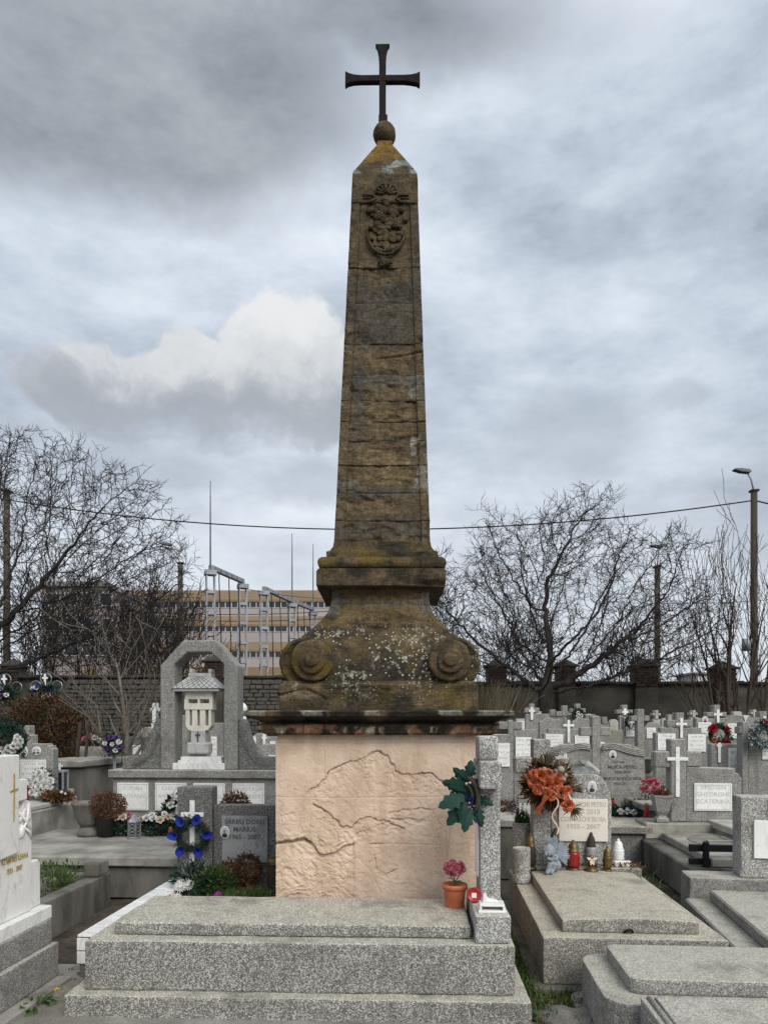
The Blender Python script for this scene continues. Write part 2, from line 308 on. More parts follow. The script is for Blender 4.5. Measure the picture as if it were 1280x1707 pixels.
# ------------------------------------------------------------------ mesh builder
class B:
    def __init__(s): s.v = []; s.f = []; s.col = None
    def add(s, verts, faces):
        o = len(s.v); s.v.extend([tuple(p) for p in verts]); s.f.extend([tuple(i + o for i in f) for f in faces]); return s
    def bm(s, bm, M=None):
        bm.verts.ensure_lookup_table(); bm.verts.index_update()
        vs = [(M @ v.co) if M else v.co.copy() for v in bm.verts]
        s.add(vs, [[v.index for v in f.verts] for f in bm.faces]); bm.free(); return s
    def box(s, x0, x1, y0, y1, z0, z1, c=.006, seg=1, M=None, rough=0, cut=0):
        bm = bmesh.new(); bmesh.ops.create_cube(bm, size=1)
        sx, sy, sz = x1 - x0, y1 - y0, z1 - z0
        for v in bm.verts: v.co = Vector((x0 + (v.co.x + .5) * sx, y0 + (v.co.y + .5) * sy, z0 + (v.co.z + .5) * sz))
        c = min(c, .45 * min(sx, sy, sz))
        if cut:
            n = lambda L: max(0, int(L / cut) - 1)
            for ax, L in ((0, sx), (1, sy), (2, sz)):
                k = n(L)
                if k > 0:
                    es = [e for e in bm.edges if abs((e.verts[0].co - e.verts[1].co)[ax]) > L * .5]
                    bmesh.ops.subdivide_edges(bm, edges=es, cuts=k, use_grid_fill=True)
        if c > 0:
            es = [e for e in bm.edges if len(e.link_faces) == 2 and e.calc_face_angle(0) > .5]
            bmesh.ops.bevel(bm, geom=es, offset=c, segments=seg, affect='EDGES', profile=.6)
        if rough:
            for v in bm.verts:
                p = v.co * 7.0 + Vector((x0 * 3, y0, z0)); v.co += mnoise.noise_vector(p) * rough + mnoise.noise_vector(p * 5) * rough * .4
        return s.bm(bm, M)
    def prism(s, pts, y0, y1, c=.006, M=None, seg=1):
        """outline in (x,z), extruded along y"""
        bm = bmesh.new()
        a = [bm.verts.new((x, y0, z)) for x, z in pts]; b = [bm.verts.new((x, y1, z)) for x, z in pts]
        n = len(pts); bm.faces.new(a); bm.faces.new(b[::-1])
        for i in range(n): bm.faces.new((a[i], b[i], b[(i + 1) % n], a[(i + 1) % n]))
        bmesh.ops.recalc_face_normals(bm, faces=bm.faces[:])
        if c:
            es = [e for e in bm.edges if e.calc_face_angle(0) > .6]
            bmesh.ops.bevel(bm, geom=es, offset=c, segments=seg, affect='EDGES', profile=.6, clamp_overlap=True)
        bmesh.ops.triangulate(bm, faces=[f for f in bm.faces if len(f.verts) > 4])
        return s.bm(bm, M)
    def lathe(s, prof, cx=0, cy=0, n=20, M=None, axis=None):
        vs = []; fs = []
        for r, z in prof:
            for k in range(n):
                a = 2 * math.pi * k / n; vs.append(Vector((cx + r * math.cos(a), cy + r * math.sin(a), z)))
        for i in range(len(prof) - 1):
            for k in range(n):
                k2 = (k + 1) % n; fs.append((i * n + k, i * n + k2, (i + 1) * n + k2, (i + 1) * n + k))
        fs.append(tuple(range(n))[::-1]); fs.append(tuple(range((len(prof) - 1) * n, len(prof) * n)))
        if M: vs = [M @ v for v in vs]
        return s.add(vs, fs)
    def tube(s, pts, rad, n=6, cap=True):
        pts = [Vector(p) for p in pts]; m = len(pts)
        if not hasattr(rad, '__len__'): rad = [rad] * m
        vs = []; fs = []; up = None
        for i, p in enumerate(pts):
            t = (pts[min(i + 1, m - 1)] - pts[max(i - 1, 0)])
            if t.length < 1e-9: t = Vector((0, 0, 1))
            t.normalize()
            if up is None: up = t.orthogonal().normalized()
            up = (up - t * up.dot(t)); up = up.normalized() if up.length > 1e-6 else t.orthogonal().normalized()
            w = t.cross(up)
            for k in range(n):
                a = 2 * math.pi * k / n; vs.append(p + (up * math.cos(a) + w * math.sin(a)) * rad[i])
        for i in range(m - 1):
            for k in range(n):
                k2 = (k + 1) % n; fs.append((i * n + k, i * n + k2, (i + 1) * n + k2, (i + 1) * n + k))
        if cap: fs.append(tuple(range(n))[::-1]); fs.append(tuple(range((m - 1) * n, m * n)))
        return s.add(vs, fs)
    def sphere(s, c, r, u=12, v=8, sc=(1, 1, 1), jit=0):
        bm = bmesh.new(); bmesh.ops.create_uvsphere(bm, u_segments=u, v_segments=v, radius=1)
        for q in bm.verts:
            k = 1 + (mnoise.noise(q.co * 2.3 + Vector(c) * 9) * jit if jit else 0)
            q.co = Vector((c[0] + q.co.x * r * sc[0] * k, c[1] + q.co.y * r * sc[1] * k, c[2] + q.co.z * r * sc[2] * k))
        return s.bm(bm)
    def leaf(s, p, d, up, L, W, fold=.25):
        p = Vector(p); d = Vector(d).normalized(); w = d.cross(Vector(up))
        if w.length < 1e-4: w = d.orthogonal()
        w.normalize(); n = w.cross(d)
        return s.add([p, p + d * L * .45 + w * W * .5 + n * L * fold * .4, p + d * L, p + d * L * .45 - w * W * .5 + n * L * fold * .4, p + d * L * .45], [(0, 1, 4), (1, 2, 4), (2, 3, 4), (3, 0, 4)])
    def moved(s, M):
        s.v = [tuple(M @ Vector(p)) for p in s.v]; return s
    def mesh(s, name, smooth=False):
        me = bpy.data.meshes.new(name); me.from_pydata(s.v, [], s.f); me.update()
        if smooth: me.polygons.foreach_set('use_smooth', [True] * len(me.polygons))
        if s.col is not None:
            a = me.color_attributes.new('Col', 'FLOAT_COLOR', 'POINT')
            a.data.foreach_set('color', np.asarray(s.col, dtype=np.float32).ravel())
        return me
def rdir():
    v = Vector(RNG.normal(size=3)); return v.normalized()

# ------------------------------------------------------------------ scene graph helpers
def tag(o, label=None, cat=None, group=None, kind=None):
    for k, v in (('label', label), ('category', cat), ('group', group), ('kind', kind)):
        if v: o[k] = v
    return o
def thing(name, label, cat, x, y, z=0, rz=0.0, group=None):
    o = bpy.data.objects.new(name, None); COL.objects.link(o); o.empty_display_size = .2
    o.location = (x, y, z); o.rotation_euler = (0, 0, rz); return tag(o, label, cat, group)
def part(parent, name, b, mat, smooth=False, label=None, kind=None):
    me = b if isinstance(b, bpy.types.Mesh) else b.mesh(name, smooth)
    if not me.materials: me.materials.append(MATS[mat])
    o = bpy.data.objects.new(name, me); COL.objects.link(o); o.parent = parent
    return tag(o, label, None, None, kind)
def single(name, label, cat, b, mat, x, y, z=0, rz=0.0, group=None, smooth=False, kind=None):
    me = b if isinstance(b, bpy.types.Mesh) else b.mesh(name, smooth)
    if not me.materials: me.materials.append(MATS[mat])
    o = bpy.data.objects.new(name, me); COL.objects.link(o); o.location = (x, y, z); o.rotation_euler = (0, 0, rz)
    return tag(o, label, cat, group, kind)
def copy_tree(o, parent=None):
    c = o.copy(); COL.objects.link(c)
    if parent: c.parent = parent
    for ch in o.children: copy_tree(ch, c)
    return c
def wx(px, d): return (px - CXP) * d / FPX
def wz(py, d): return EYE + (HOR - py) * d / FPX
def dground(py, z=0): return FPX * (EYE - z) / (py - HOR)
def text(body, size, M, ext=.002, align='CENTER', bold=0.0, sx=1.0):
    cu = bpy.data.curves.new('t', 'FONT'); cu.body = body; cu.size = size; cu.extrude = ext; cu.align_x = align; cu.offset = bold; cu.resolution_u = 2
    o = bpy.data.objects.new('t', cu); COL.objects.link(o)
    dg = bpy.context.evaluated_depsgraph_get(); me = bpy.data.meshes.new_from_object(o.evaluated_get(dg))
    b = B(); Ms = M @ Matrix.Diagonal((sx, 1, 1, 1))
    b.add([Ms @ v.co for v in me.vertices], [tuple(p.vertices) for p in me.polygons])
    bpy.data.objects.remove(o); bpy.data.curves.remove(cu); bpy.data.meshes.remove(me)
    return b
def front(x, y, z): return Matrix.Translation((x, y, z)) @ Matrix.Rotation(R(90), 4, 'X')       # text plane facing -Y

# numpy value noise
def vnoise(x, y, seed=0):
    r = np.random.default_rng(seed); T = r.random((256, 256))
    xi = np.floor(x).astype(int); yi = np.floor(y).astype(int); fx = x - xi; fy = y - yi
    fx = fx * fx * (3 - 2 * fx); fy = fy * fy * (3 - 2 * fy)
    a = T[xi % 256, yi % 256]; b = T[(xi + 1) % 256, yi % 256]; c = T[xi % 256, (yi + 1) % 256]; d = T[(xi + 1) % 256, (yi + 1) % 256]
    return (a * (1 - fx) + b * fx) * (1 - fy) + (c * (1 - fx) + d * fx) * fy
def fbm(x, y, oct=5, seed=0, gain=.55):
    t = 0; a = 1; s = 0
    for i in range(oct): t = t + a * vnoise(x * 2 ** i + i * 17.3, y * 2 ** i + i * 7.7, seed + i); s += a; a *= gain
    return t / s
def pdist(X, Z, pts):
    """distance to a polyline and signed height of the sample above it (z - line z), plus along-x cover"""
    best = np.full(X.shape, 1e9); dz = np.zeros(X.shape)
    for (x0, z0), (x1, z1) in zip(pts[:-1], pts[1:]):
        ex, ez = x1 - x0, z1 - z0; L = ex * ex + ez * ez + 1e-12
        t = np.clip(((X - x0) * ex + (Z - z0) * ez) / L, 0, 1)
        dx, d2 = X - (x0 + t * ex), Z - (z0 + t * ez); dd = np.hypot(dx, d2)
        m = dd < best; best = np.where(m, dd, best); dz = np.where(m, d2, dz)
    return best, dz
def sst(v, a, b):
    t = np.clip((v - a) / (b - a), 0, 1); return t * t * (3 - 2 * t)

# ================================================================== ground
g = B()
N = 60
xs = np.concatenate([[-300, -80, -30], np.linspace(-9, 9, N), [30, 80, 300]]); ys = np.concatenate([[-40, 0], np.linspace(1.5, 16, N), [25, 60, 150, 600]])
X, Y = np.meshgrid(xs, ys); near = ((np.abs(X) < 9.1) & (Y > 1.4) & (Y < 16.1))
Z = np.where(near, (fbm(X * 2.2 + 50, Y * 2.2 + 50, 4, 3) - .5) * .05 - .012, -.012)
mound = np.exp(-((X + 2.12) / .16) ** 2) * sst(Y, 4.75, 5.1) * sst(-Y, -6.9, -6.3) * .10
Z = Z + mound
nx, ny = len(xs), len(ys)
g.add(np.stack([X.ravel(), Y.ravel(), Z.ravel()], 1).tolist(), [(j * nx + i, j * nx + i + 1, (j + 1) * nx + i + 1, (j + 1) * nx + i) for j in range(ny - 1) for i in range(nx - 1)])
o = single('ground', None, None, g, 'dirt', 0, 0, smooth=True); tag(o, kind='structure')
b = B(); b.box(-2.3, 1.1, 1.4, 4.30, -.05, .016, .01, 1, None, .004, .12); b.box(-2.25, -1.72, 4.3, 4.86, -.05, .035, .012, 1, None, .006, .1)
o = single('path', None, None, b, 'path', 0, 0); tag(o, kind='structure')

# ================================================================== the obelisk monument
OX, OY = -.035, 5.65
ob = thing('obelisk_monument', 'tall weathered sandstone obelisk with scroll base, iron cross and peach plastered pedestal', 'monument', OX, OY)
def sqring(zs, hx, hy, nf=40, ns=6, disp=None, col=None, cx=None):
    zs = np.asarray(zs, float); per = []
    for u in np.linspace(-1, 1, nf): per.append((u, -1, 0, -1, 0))
    for v in np.linspace(-1, 1, ns + 2)[1:]: per.append((1, v, 1, 0, 1))
    for u in np.linspace(1, -1, ns + 2)[1:]: per.append((u, 1, 0, 1, 2))
    for v in np.linspace(1, -1, ns + 2)[1:-1]: per.append((-1, v, -1, 0, 3))
    per = np.array(per); n = len(per); m = len(zs)
    HX = np.array([hx(z) for z in zs]); HY = np.array([hy(z) for z in zs]); CX = np.array([cx(z) if cx else 0 for z in zs])
    U, V, NX, NY, SD = [np.tile(per[:, i], (m, 1)) for i in range(5)]
    Xl = U * HX[:, None]; Yl = V * HY[:, None]; Zl = np.tile(zs[:, None], (1, n))
    along = np.where((SD == 0) | (SD == 2), Xl, Yl + 3.1 * SD)
    dsp = disp(along, Zl, SD) if disp else np.zeros_like(Xl)
    P = np.stack([Xl + NX * dsp + CX[:, None], Yl + NY * dsp, Zl], -1).reshape(-1, 3)
    b = B(); b.v = P.tolist()
    for j in range(m - 1):
        for i in range(n):
            i2 = (i + 1) % n; b.f.append((j * n + i, j * n + i2, (j + 1) * n + i2, (j + 1) * n + i))
    b.f.append(tuple(range(n))[::-1]); b.f.append(tuple(range((m - 1) * n, m * n)))
    if col is not None:
        C = col(along, Zl, SD); b.col = np.concatenate([C.reshape(-1, 3), np.ones((n * m, 1))], 1)
    return b
lerp = lambda z, pts: float(np.interp(z, [p[0] for p in pts], [p[1] for p in pts]))

# --- pedestal: plaster skin with ledges, cracks and spalls (polylines read off the face)
def zp(x, y):     # close-up coordinates -> pedestal face metres
    px, py = 400 + x / 2.56, 1180 + y / 2.56
    return ((px - CXP) * 4.97 / FPX - OX, EYE + (HOR - py) * 4.97 / FPX)
def pl(*pts): return [zp(*p) for p in pts]
ledges = [(pl((285, 360), (340, 325), (360, 296), (385, 265), (440, 240), (520, 215), (585, 180), (640, 212), (665, 268), (700, 280), (820, 280), (835, 298), (880, 318)), .013, .10),
          (pl((310, 410), (370, 440), (430, 500), (480, 515), (510, 472), (540, 460), (620, 485), (660, 498), (705, 512)), .014, .09),
          (pl((158, 580), (200, 572), (270, 560), (305, 578), (345, 625), (400, 620), (450, 592), (490, 578)), .022, .22),
          (pl((630, 455), (700, 433), (770, 425), (820, 440), (850, 480), (855, 540)), .007, .06),
          (pl((570, 625), (585, 680), (622, 710), (665, 690), (672, 615)), .008, .05),
          (pl((540, 580), (610, 580)), .008, .05), (pl((640, 478), (700, 475), (795, 480)), .007, .04), (pl((170, 440), (195, 458), (275, 435)), .005, .04),
          (pl((400, 600), (470, 560), (540, 520), (630, 488)), .006, .05)]
cracks = [(pl((360, 165), (360, 300)), .004), (pl((905, 400), (895, 520), (880, 650)), .005), (pl((880, 530), (878, 640)), .004), (pl((160, 150), (500, 153), (1005, 148)), .005),
          (pl((610, 580), (860, 585)), .004), (pl((670, 690), (668, 760)), .004), (pl((815, 620), (815, 750)), .003), (pl((155, 380), (400, 385), (860, 380)), .0025),
          (pl((395, 470), (398, 560)), .0025), (pl((910, 150), (918, 120), (990, 118)), .003), (pl((320, 650), (420, 690), (500, 640), (560, 700), (600, 790)), .003), (pl((285, 370), (360, 322)), .005), (pl((165, 430), (185, 520)), .002)]
def ped_disp(A, Zq, S):
    fr = (S == 0); rag = (fbm(A * 24 + 40, Zq * 24 + 40, 5, 30, .65) - .5) * .036; rag2 = (fbm(A * 24 + 90, Zq * 24 + 9, 5, 31, .65) - .5) * .036
    d = (fbm(A * 5 + 9, Zq * 5 + 9, 5, 11) - .5) * .010 + (fbm(A * 38 + 3, Zq * 38, 3, 15) - .5) * .0028
    rough = np.zeros_like(A)
    for pts, dep, fade in ledges:
        ds, dz = pdist(A + rag, Zq + rag2, pts); xs_ = [p[0] for p in pts]
        cover = sst(A, min(xs_) - .012, min(xs_) + .02) * sst(-A, -max(xs_) - .012, -max(xs_) + .02)
        below = np.where(dz < 0, np.exp(-ds / fade), 0) * cover
        d = d - dep * below * fr - dep * 1.1 * np.exp(-(ds / .0040) ** 2) * fr * sst(fbm(A * 11 + 2, Zq * 11 + 7, 3, 37), .28, .62) * np.clip(cover + .2, 0, 1); rough = np.maximum(rough, below)
    for pts, dep in cracks:
        ds, _ = pdist(A + rag * .3, Zq + rag2 * .3, pts); d = d - dep * 1.4 * np.exp(-(ds / .0035) ** 2) * fr
    ds, _ = pdist(A + rag * .5, Zq + rag2 * .5, pl((158, 582), (195, 576), (235, 570), (275, 566), (300, 577))); d = d - .032 * np.exp(-(ds / .010) ** 2) * fr
    corner = sst(-Zq, -1.02, -.75) * sst(-A, .05, .45) * fr
    wq = (fbm(A * 9 + 3, Zq * 9, 4, 23) - .5) * .12; pitted = np.abs(fbm((A + wq) * 13 + 30, (Zq - wq) * 19, 6, 21, .62) - .5) * 2
    d = d - (pitted * .024 - .006) * np.clip(rough * 1.1 + corner * .85 + .20, 0, 1) * np.where(fr, 1, .4) - corner * .012
    d = d - .03 * sst(-Zq, -.52, -.45) * 0
    return d
ped = sqring(np.concatenate([[0, .1, .2], np.linspace(.3, 1.56, 330)]), lambda z: .68 + .012 * (z < 1.5), lambda z: .68, 400, 10, ped_disp)
part(ob, 'pedestal', ped, 'plaster', True, label='peach plastered pedestal with cracked and spalled front')

# --- stone colours
TAN, BRN, DRK, GRY, OCH, PAL = [np.array(c) for c in ((.160, .118, .066), (.098, .074, .044), (.042, .036, .027), (.128, .122, .104), (.205, .146, .074), (.34, .33, .29))]
def blend(C, m, c): return C * (1 - m[..., None]) + np.asarray(c) * m[..., None]
def generic_col(A, Zq, S, base=BRN, sd=0):
    C = np.ones(A.shape + (3,)) * base
    C = blend(C, sst(fbm(A * 4 + 7, Zq * 9 + sd, 5, 60 + sd), .5, .72), TAN)
    C = blend(C, sst(fbm(A * 6 + 1, Zq * 6 + sd, 5, 70 + sd), .52, .74) * .85, DRK)
    return C
def wear(A, Zq, S, k=.010, sd=0): return (fbm(A * 9 + 5 + sd, Zq * 9, 5, 80 + sd) - .5) * k + (fbm(A * 40, Zq * 40 + sd, 3, 90) - .5) * k * .4

# cornice (moulded) + its worn patches
cprof = [(1.535, .74), (1.55, .775), (1.60, .79), (1.607, .80), (1.612, .765), (1.62, .77), (1.635, .80), (1.65, .845), (1.657, .86), (1.66, .872), (1.688, .885), (1.697, .85), (1.70, .70)]
zz = sorted(set([p[0] for p in cprof] + list(np.linspace(1.535, 1.70, 34))))
def cor_disp(A, Zq, S):
    d = wear(A, Zq, S, .012, 3)
    chip = sst(fbm(A * 7 + 4, Zq * 3, 4, 44), .60, .72) * sst(-Zq, -1.60, -1.54); d -= chip * .03
    for xj in (-.50, -.36, .42): d -= .012 * np.exp(-((A - xj) / .006) ** 2)
    d -= .035 * sst(A, -.5, -.47) * sst(-A, .37, .40) * sst(Zq, 1.60, 1.63)
    return d
def cor_col(A, Zq, S):
    C = generic_col(A, Zq, S, DRK, 5)
    C = blend(C, sst(-Zq, -1.615, -1.595) * sst(fbm(A * 9, Zq * 12, 4, 46), .45, .62), (.26, .14, .085))
    C = blend(C, sst(-Zq, -1.60, -1.58) * sst(fbm(A * 14 + 8, Zq * 6, 4, 47), .56, .68), (.42, .36, .26))
    C = blend(C, sst(Zq, 1.655, 1.675) * sst(fbm(A * 12 + 3, Zq * 12, 4, 48), .56, .66) * .8, (.36, .35, .29))
    return C
part(ob, 'cornice', sqring(zz, lambda z: lerp(z, cprof), lambda z: lerp(z, cprof) , 180, 14, cor_disp, cor_col), 'sandstone', False, label='dark moulded cornice with peeling reddish paint below')

# lower block
def blk_disp(A, Zq, S):
    d = wear(A, Zq, S, .018, 7)
    ds, dz = pdist(A, Zq, [(-.67, 1.80), (-.55, 1.83), (-.50, 1.845), (-.42, 1.81), (-.36, 1.775)]); d -= .02 * np.exp(-(ds / .008) ** 2) * (S == 0)
    ds, dz = pdist(A, Zq, [(-.33, 1.84), (-.1, 1.855), (.1, 1.83)]); d -= .01 * np.exp(-(ds / .006) ** 2) * (S == 0)
    return d
def blk_col(A, Zq, S):
    C = generic_col(A, Zq, S, BRN * .75, 9)
    return blend(C, np.exp(-(((A + .5) / .09) ** 2 + ((Zq - 1.80) / .025) ** 2)) * .8, (.22, .18, .12))
part(ob, 'base_block', sqring(np.linspace(1.695, 1.90, 26), lambda z: .67 - .02 * (z > 1.88), lambda z: .655 - .02 * (z > 1.88), 110, 14, blk_disp, blk_col), 'sandstone_lichen', True)

# scroll block: concave bell between two volutes
HXP = [(1.89, .50), (2.02, .56), (2.10, .615), (2.145, .625), (2.175, .60), (2.21, .555), (2.257, .50), (2.30, .455), (2.34, .415), (2.40, .375), (2.464, .353), (2.526, .345), (2.58, .35)]
HYP = [(1.89, .62), (2.0, .595), (2.13, .54), (2.26, .46), (2.34, .415), (2.42, .375), (2.5, .352), (2.58, .35)]
SHX = lambda z: .015 * np.clip((z - 1.9) / .9, 0, 1)
def scr_disp(A, Zq, S):
    d = wear(A, Zq, S, .010, 12); fr = (S == 0)
    HX = np.interp(Zq, [p[0] for p in HXP], [p[1] for p in HXP])
    for off in (.045, .065, .085):
        d -= .010 * np.exp(-((np.abs(A) - (HX - off)) / .005) ** 2) * fr * sst(Zq, 2.17, 2.21) * sst(-Zq, -2.50, -2.46)
    d -= .006 * sst(-np.abs(A), -(.30), -.29) * 0
    ds, _ = pdist(A, Zq, [(-.30, 2.34), (-.2, 2.315), (-.12, 2.33), (0, 2.335), (.1, 2.31), (.2, 2.345)]); d -= .008 * np.exp(-(ds / .006) ** 2) * fr
    ds, _ = pdist(A, Zq, [(-.1, 2.30), (-.02, 2.28), (.05, 2.27), (.08, 2.25)]); d -= .010 * np.exp(-(ds / .005) ** 2) * fr
    ds, _ = pdist(A, Zq, [(-.34, 2.46), (0, 2.465), (.34, 2.455)]); d -= .009 * np.exp(-(ds / .006) ** 2) * fr
    return d
def scr_col(A, Zq, S):
    C = generic_col(A, Zq, S, BRN * .8, 13)
    C = blend(C, sst(Zq, 2.27, 2.34) * sst(fbm(A * 3, Zq * 14, 4, 33), .3, .55), OCH * .85)
    C = blend(C, np.exp(-((Zq - 2.475) / .02) ** 2) * .8, GRY)
    C = blend(C, sst(np.abs(A), .27, .31) * sst(Zq, 2.36, 2.40) * .8, GRY)
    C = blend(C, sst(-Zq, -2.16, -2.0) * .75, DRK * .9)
    return C
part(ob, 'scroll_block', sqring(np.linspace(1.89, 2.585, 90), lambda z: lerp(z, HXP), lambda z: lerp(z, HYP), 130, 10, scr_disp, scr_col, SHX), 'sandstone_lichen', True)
ins = B()
for body, x, z, sz in (('CATOLICI Decedat', .02, 2.288, .052), ('trat Deced', -.02, 2.345, .045)):
    t = text(body, sz, Matrix.Translation((x, -lerp(z, HYP) - .006, z)) @ Matrix.Rotation(R(64), 4, 'X'), .001, 'CENTER', -.0012); ins.add(t.v, t.f)
part(ob, 'inscription', ins, 'iron', kind='stuff', label='faint weathered lettering on the scroll block')
def constcol(b, base, k=.5, seed=3):
    P = np.array(b.v); n = fbm(P[:, 0] * 6 + P[:, 1] * 3 + 20, P[:, 2] * 6 + 20, 5, seed); n2 = fbm(P[:, 0] * 9 + 3, P[:, 2] * 9 + 20 + P[:, 1] * 5, 4, seed + 5)
    C = np.ones((len(P), 3)) * base; C = blend(C, sst(n, .45, .7) * k, OCH * .6); C = blend(C, sst(n2, .5, .7) * k, DRK)
    b.col = np.concatenate([C, np.ones((len(P), 1))], 1); return b
def rough(b, k, f=9):
    b.v = [tuple(Vector(p) + mnoise.noise_vector(Vector(p) * f) * k + mnoise.noise_vector(Vector(p) * f * 4) * k * .35) for p in b.v]; return b
YR = Matrix.Rotation(R(90), 4, 'X')          # lathe axis -> -Y (towards the viewer)
for s, cxv in ((-1, -.50), (1, .515)):
    zc = 2.025
    M = Matrix.Translation((cxv, 0, zc)) @ YR
    v = B(); v.lathe([(.02, -.60), (.15, -.60), (.172, -.58), (.18, -.5), (.18, -.2), (.18, 0), (.18, .2), (.182, .45), (.18, .585), (.17, .615), (.155, .622), (.15, .612), (.02, .61)], n=40, M=M)
    # tail of the scroll sweeping up to the bell
    sw = []
    for t in np.linspace(0, 1, 12): sw.append((s * (.545 - .20 * t ** .6) - cxv * 0, 2.15 + .20 * t))
    vo = part(ob, 'volute', constcol(rough(v, .008), BRN * .9, .7, 5), 'sandstone_mossy' if s < 0 else 'sandstone_lichen', True)
    q = cxv + (.052 if s < 0 else -.035)
    for k, (r, y0, y1, dz) in enumerate(((.142, .60, .668, .006), (.085, .66, .70, .012), (.046, .695, .725, .006))):
        M2 = Matrix.Translation((q + .012 * k * (1 if s < 0 else -1) * 0, 0, zc + .02 - dz)) @ YR
        d = B(); d.lathe([(r * .96, y0), (r, y0 + .01), (r * 1.01, y1 - .012), (r * .97, y1 - .003), (r * .9, y1), (r * .5, y1 + .002), (.004, y1 + .003)], n=36, M=M2)
        part(vo, 'scroll_ring', constcol(rough(d, .006, 14), TAN * .85, .6, 7 + k), 'sandstone_mossy' if s < 0 else 'sandstone', True)

# neck slab, torus and fillet
def simple_col(base, sd): return lambda A, Zq, S: generic_col(A, Zq, S, base, sd)
def slab_disp(A, Zq, S):
    d = wear(A, Zq, S, .012, 17); fr = (S == 0)
    d -= .05 * sst(A, .13, .40) * sst(-Zq, -2.63, -2.585) * fr
    d -= .012 * np.exp(-((A - .19) / .005) ** 2) * fr
    return d
part(ob, 'neck_slab', sqring(np.linspace(2.58, 2.70, 16), lambda z: .455 - .01 * (z > 2.69), lambda z: .455, 90, 10, slab_disp, simple_col(BRN, 19), lambda z: .015), 'sandstone', True)
tor = [(2.695, .40)] + [(2.745 + .047 * math.sin(a), .405 + .047 * math.cos(a)) for a in np.linspace(-1.4, 1.4, 11)] + [(2.795, .38)]
part(ob, 'torus_moulding', sqring([p[0] for p in tor], lambda z: lerp(z, tor), lambda z: lerp(z, tor), 80, 10, lambda A, Zq, S: wear(A, Zq, S, .014, 23), simple_col(BRN * .9, 25), lambda z: .02), 'sandstone_mossy', True)
fil = [(2.79, .395), (2.835, .397), (2.842, .375), (2.86, .362), (2.88, .351), (2.91, .346)]
part(ob, 'shaft_foot', sqring(np.linspace(2.79, 2.915, 22), lambda z: lerp(z, fil), lambda z: lerp(z, fil), 80, 8, lambda A, Zq, S: wear(A, Zq, S, .012, 27), simple_col(BRN, 29), lambda z: .022), 'sandstone_mossy', True)

# shaft: stacked courses, each a stone of its own
def shz(py):       # picture row on the shaft front -> height
    z = 4.0
    for _ in range(8): z = EYE + (HOR - py) * (OY - hsh(z)) / FPX
    return z
hsh = lambda z: .345 + (.236 - .345) * (z - 2.907) / (5.634 - 2.907)
rows = [905, 868, 822, 775, 735, 702, 668, 625, 573, 505, 445, 338, 290]
zr = [shz(r) for r in rows]; zr[0] = 2.912
cxs = lambda z: .022 + .019 * (z - 2.9) / 2.7
patches = [(683, 648, 7, 20, PAL * .75), (684, 745, 7, 16, (.42, .40, .35)), (697, 795, 12, 24, (.27, .26, .225)), (700, 645, 8, 34, GRY), (703, 738, 7, 30, GRY), (571, 815, 14, 14, GRY), (650, 632, 55, 10, GRY), (590, 660, 12, 70, GRY * .8), (640, 820, 60, 8, GRY), (700, 560, 8, 60, GRY * .8), (640, 520, 60, 50, GRY * .72), (692, 400, 9, 60, GRY * .7), (640, 885, 80, 7, GRY * .9), (660, 870, 50, 8, GRY * .8)]
tans = [(640, 600, 45, 18, OCH), (640, 655, 28, 22, TAN), (650, 690, 38, 10, OCH), (650, 715, 45, 14, OCH), (640, 765, 42, 22, OCH * 1.15), (635, 797, 40, 14, OCH), (640, 845, 50, 14, TAN), (640, 465, 16, 8, TAN), (570, 770, 8, 40, TAN)]
def face(px, py): z = shz(py); return (px - CXP) * (OY - hsh(z)) / FPX - OX, z
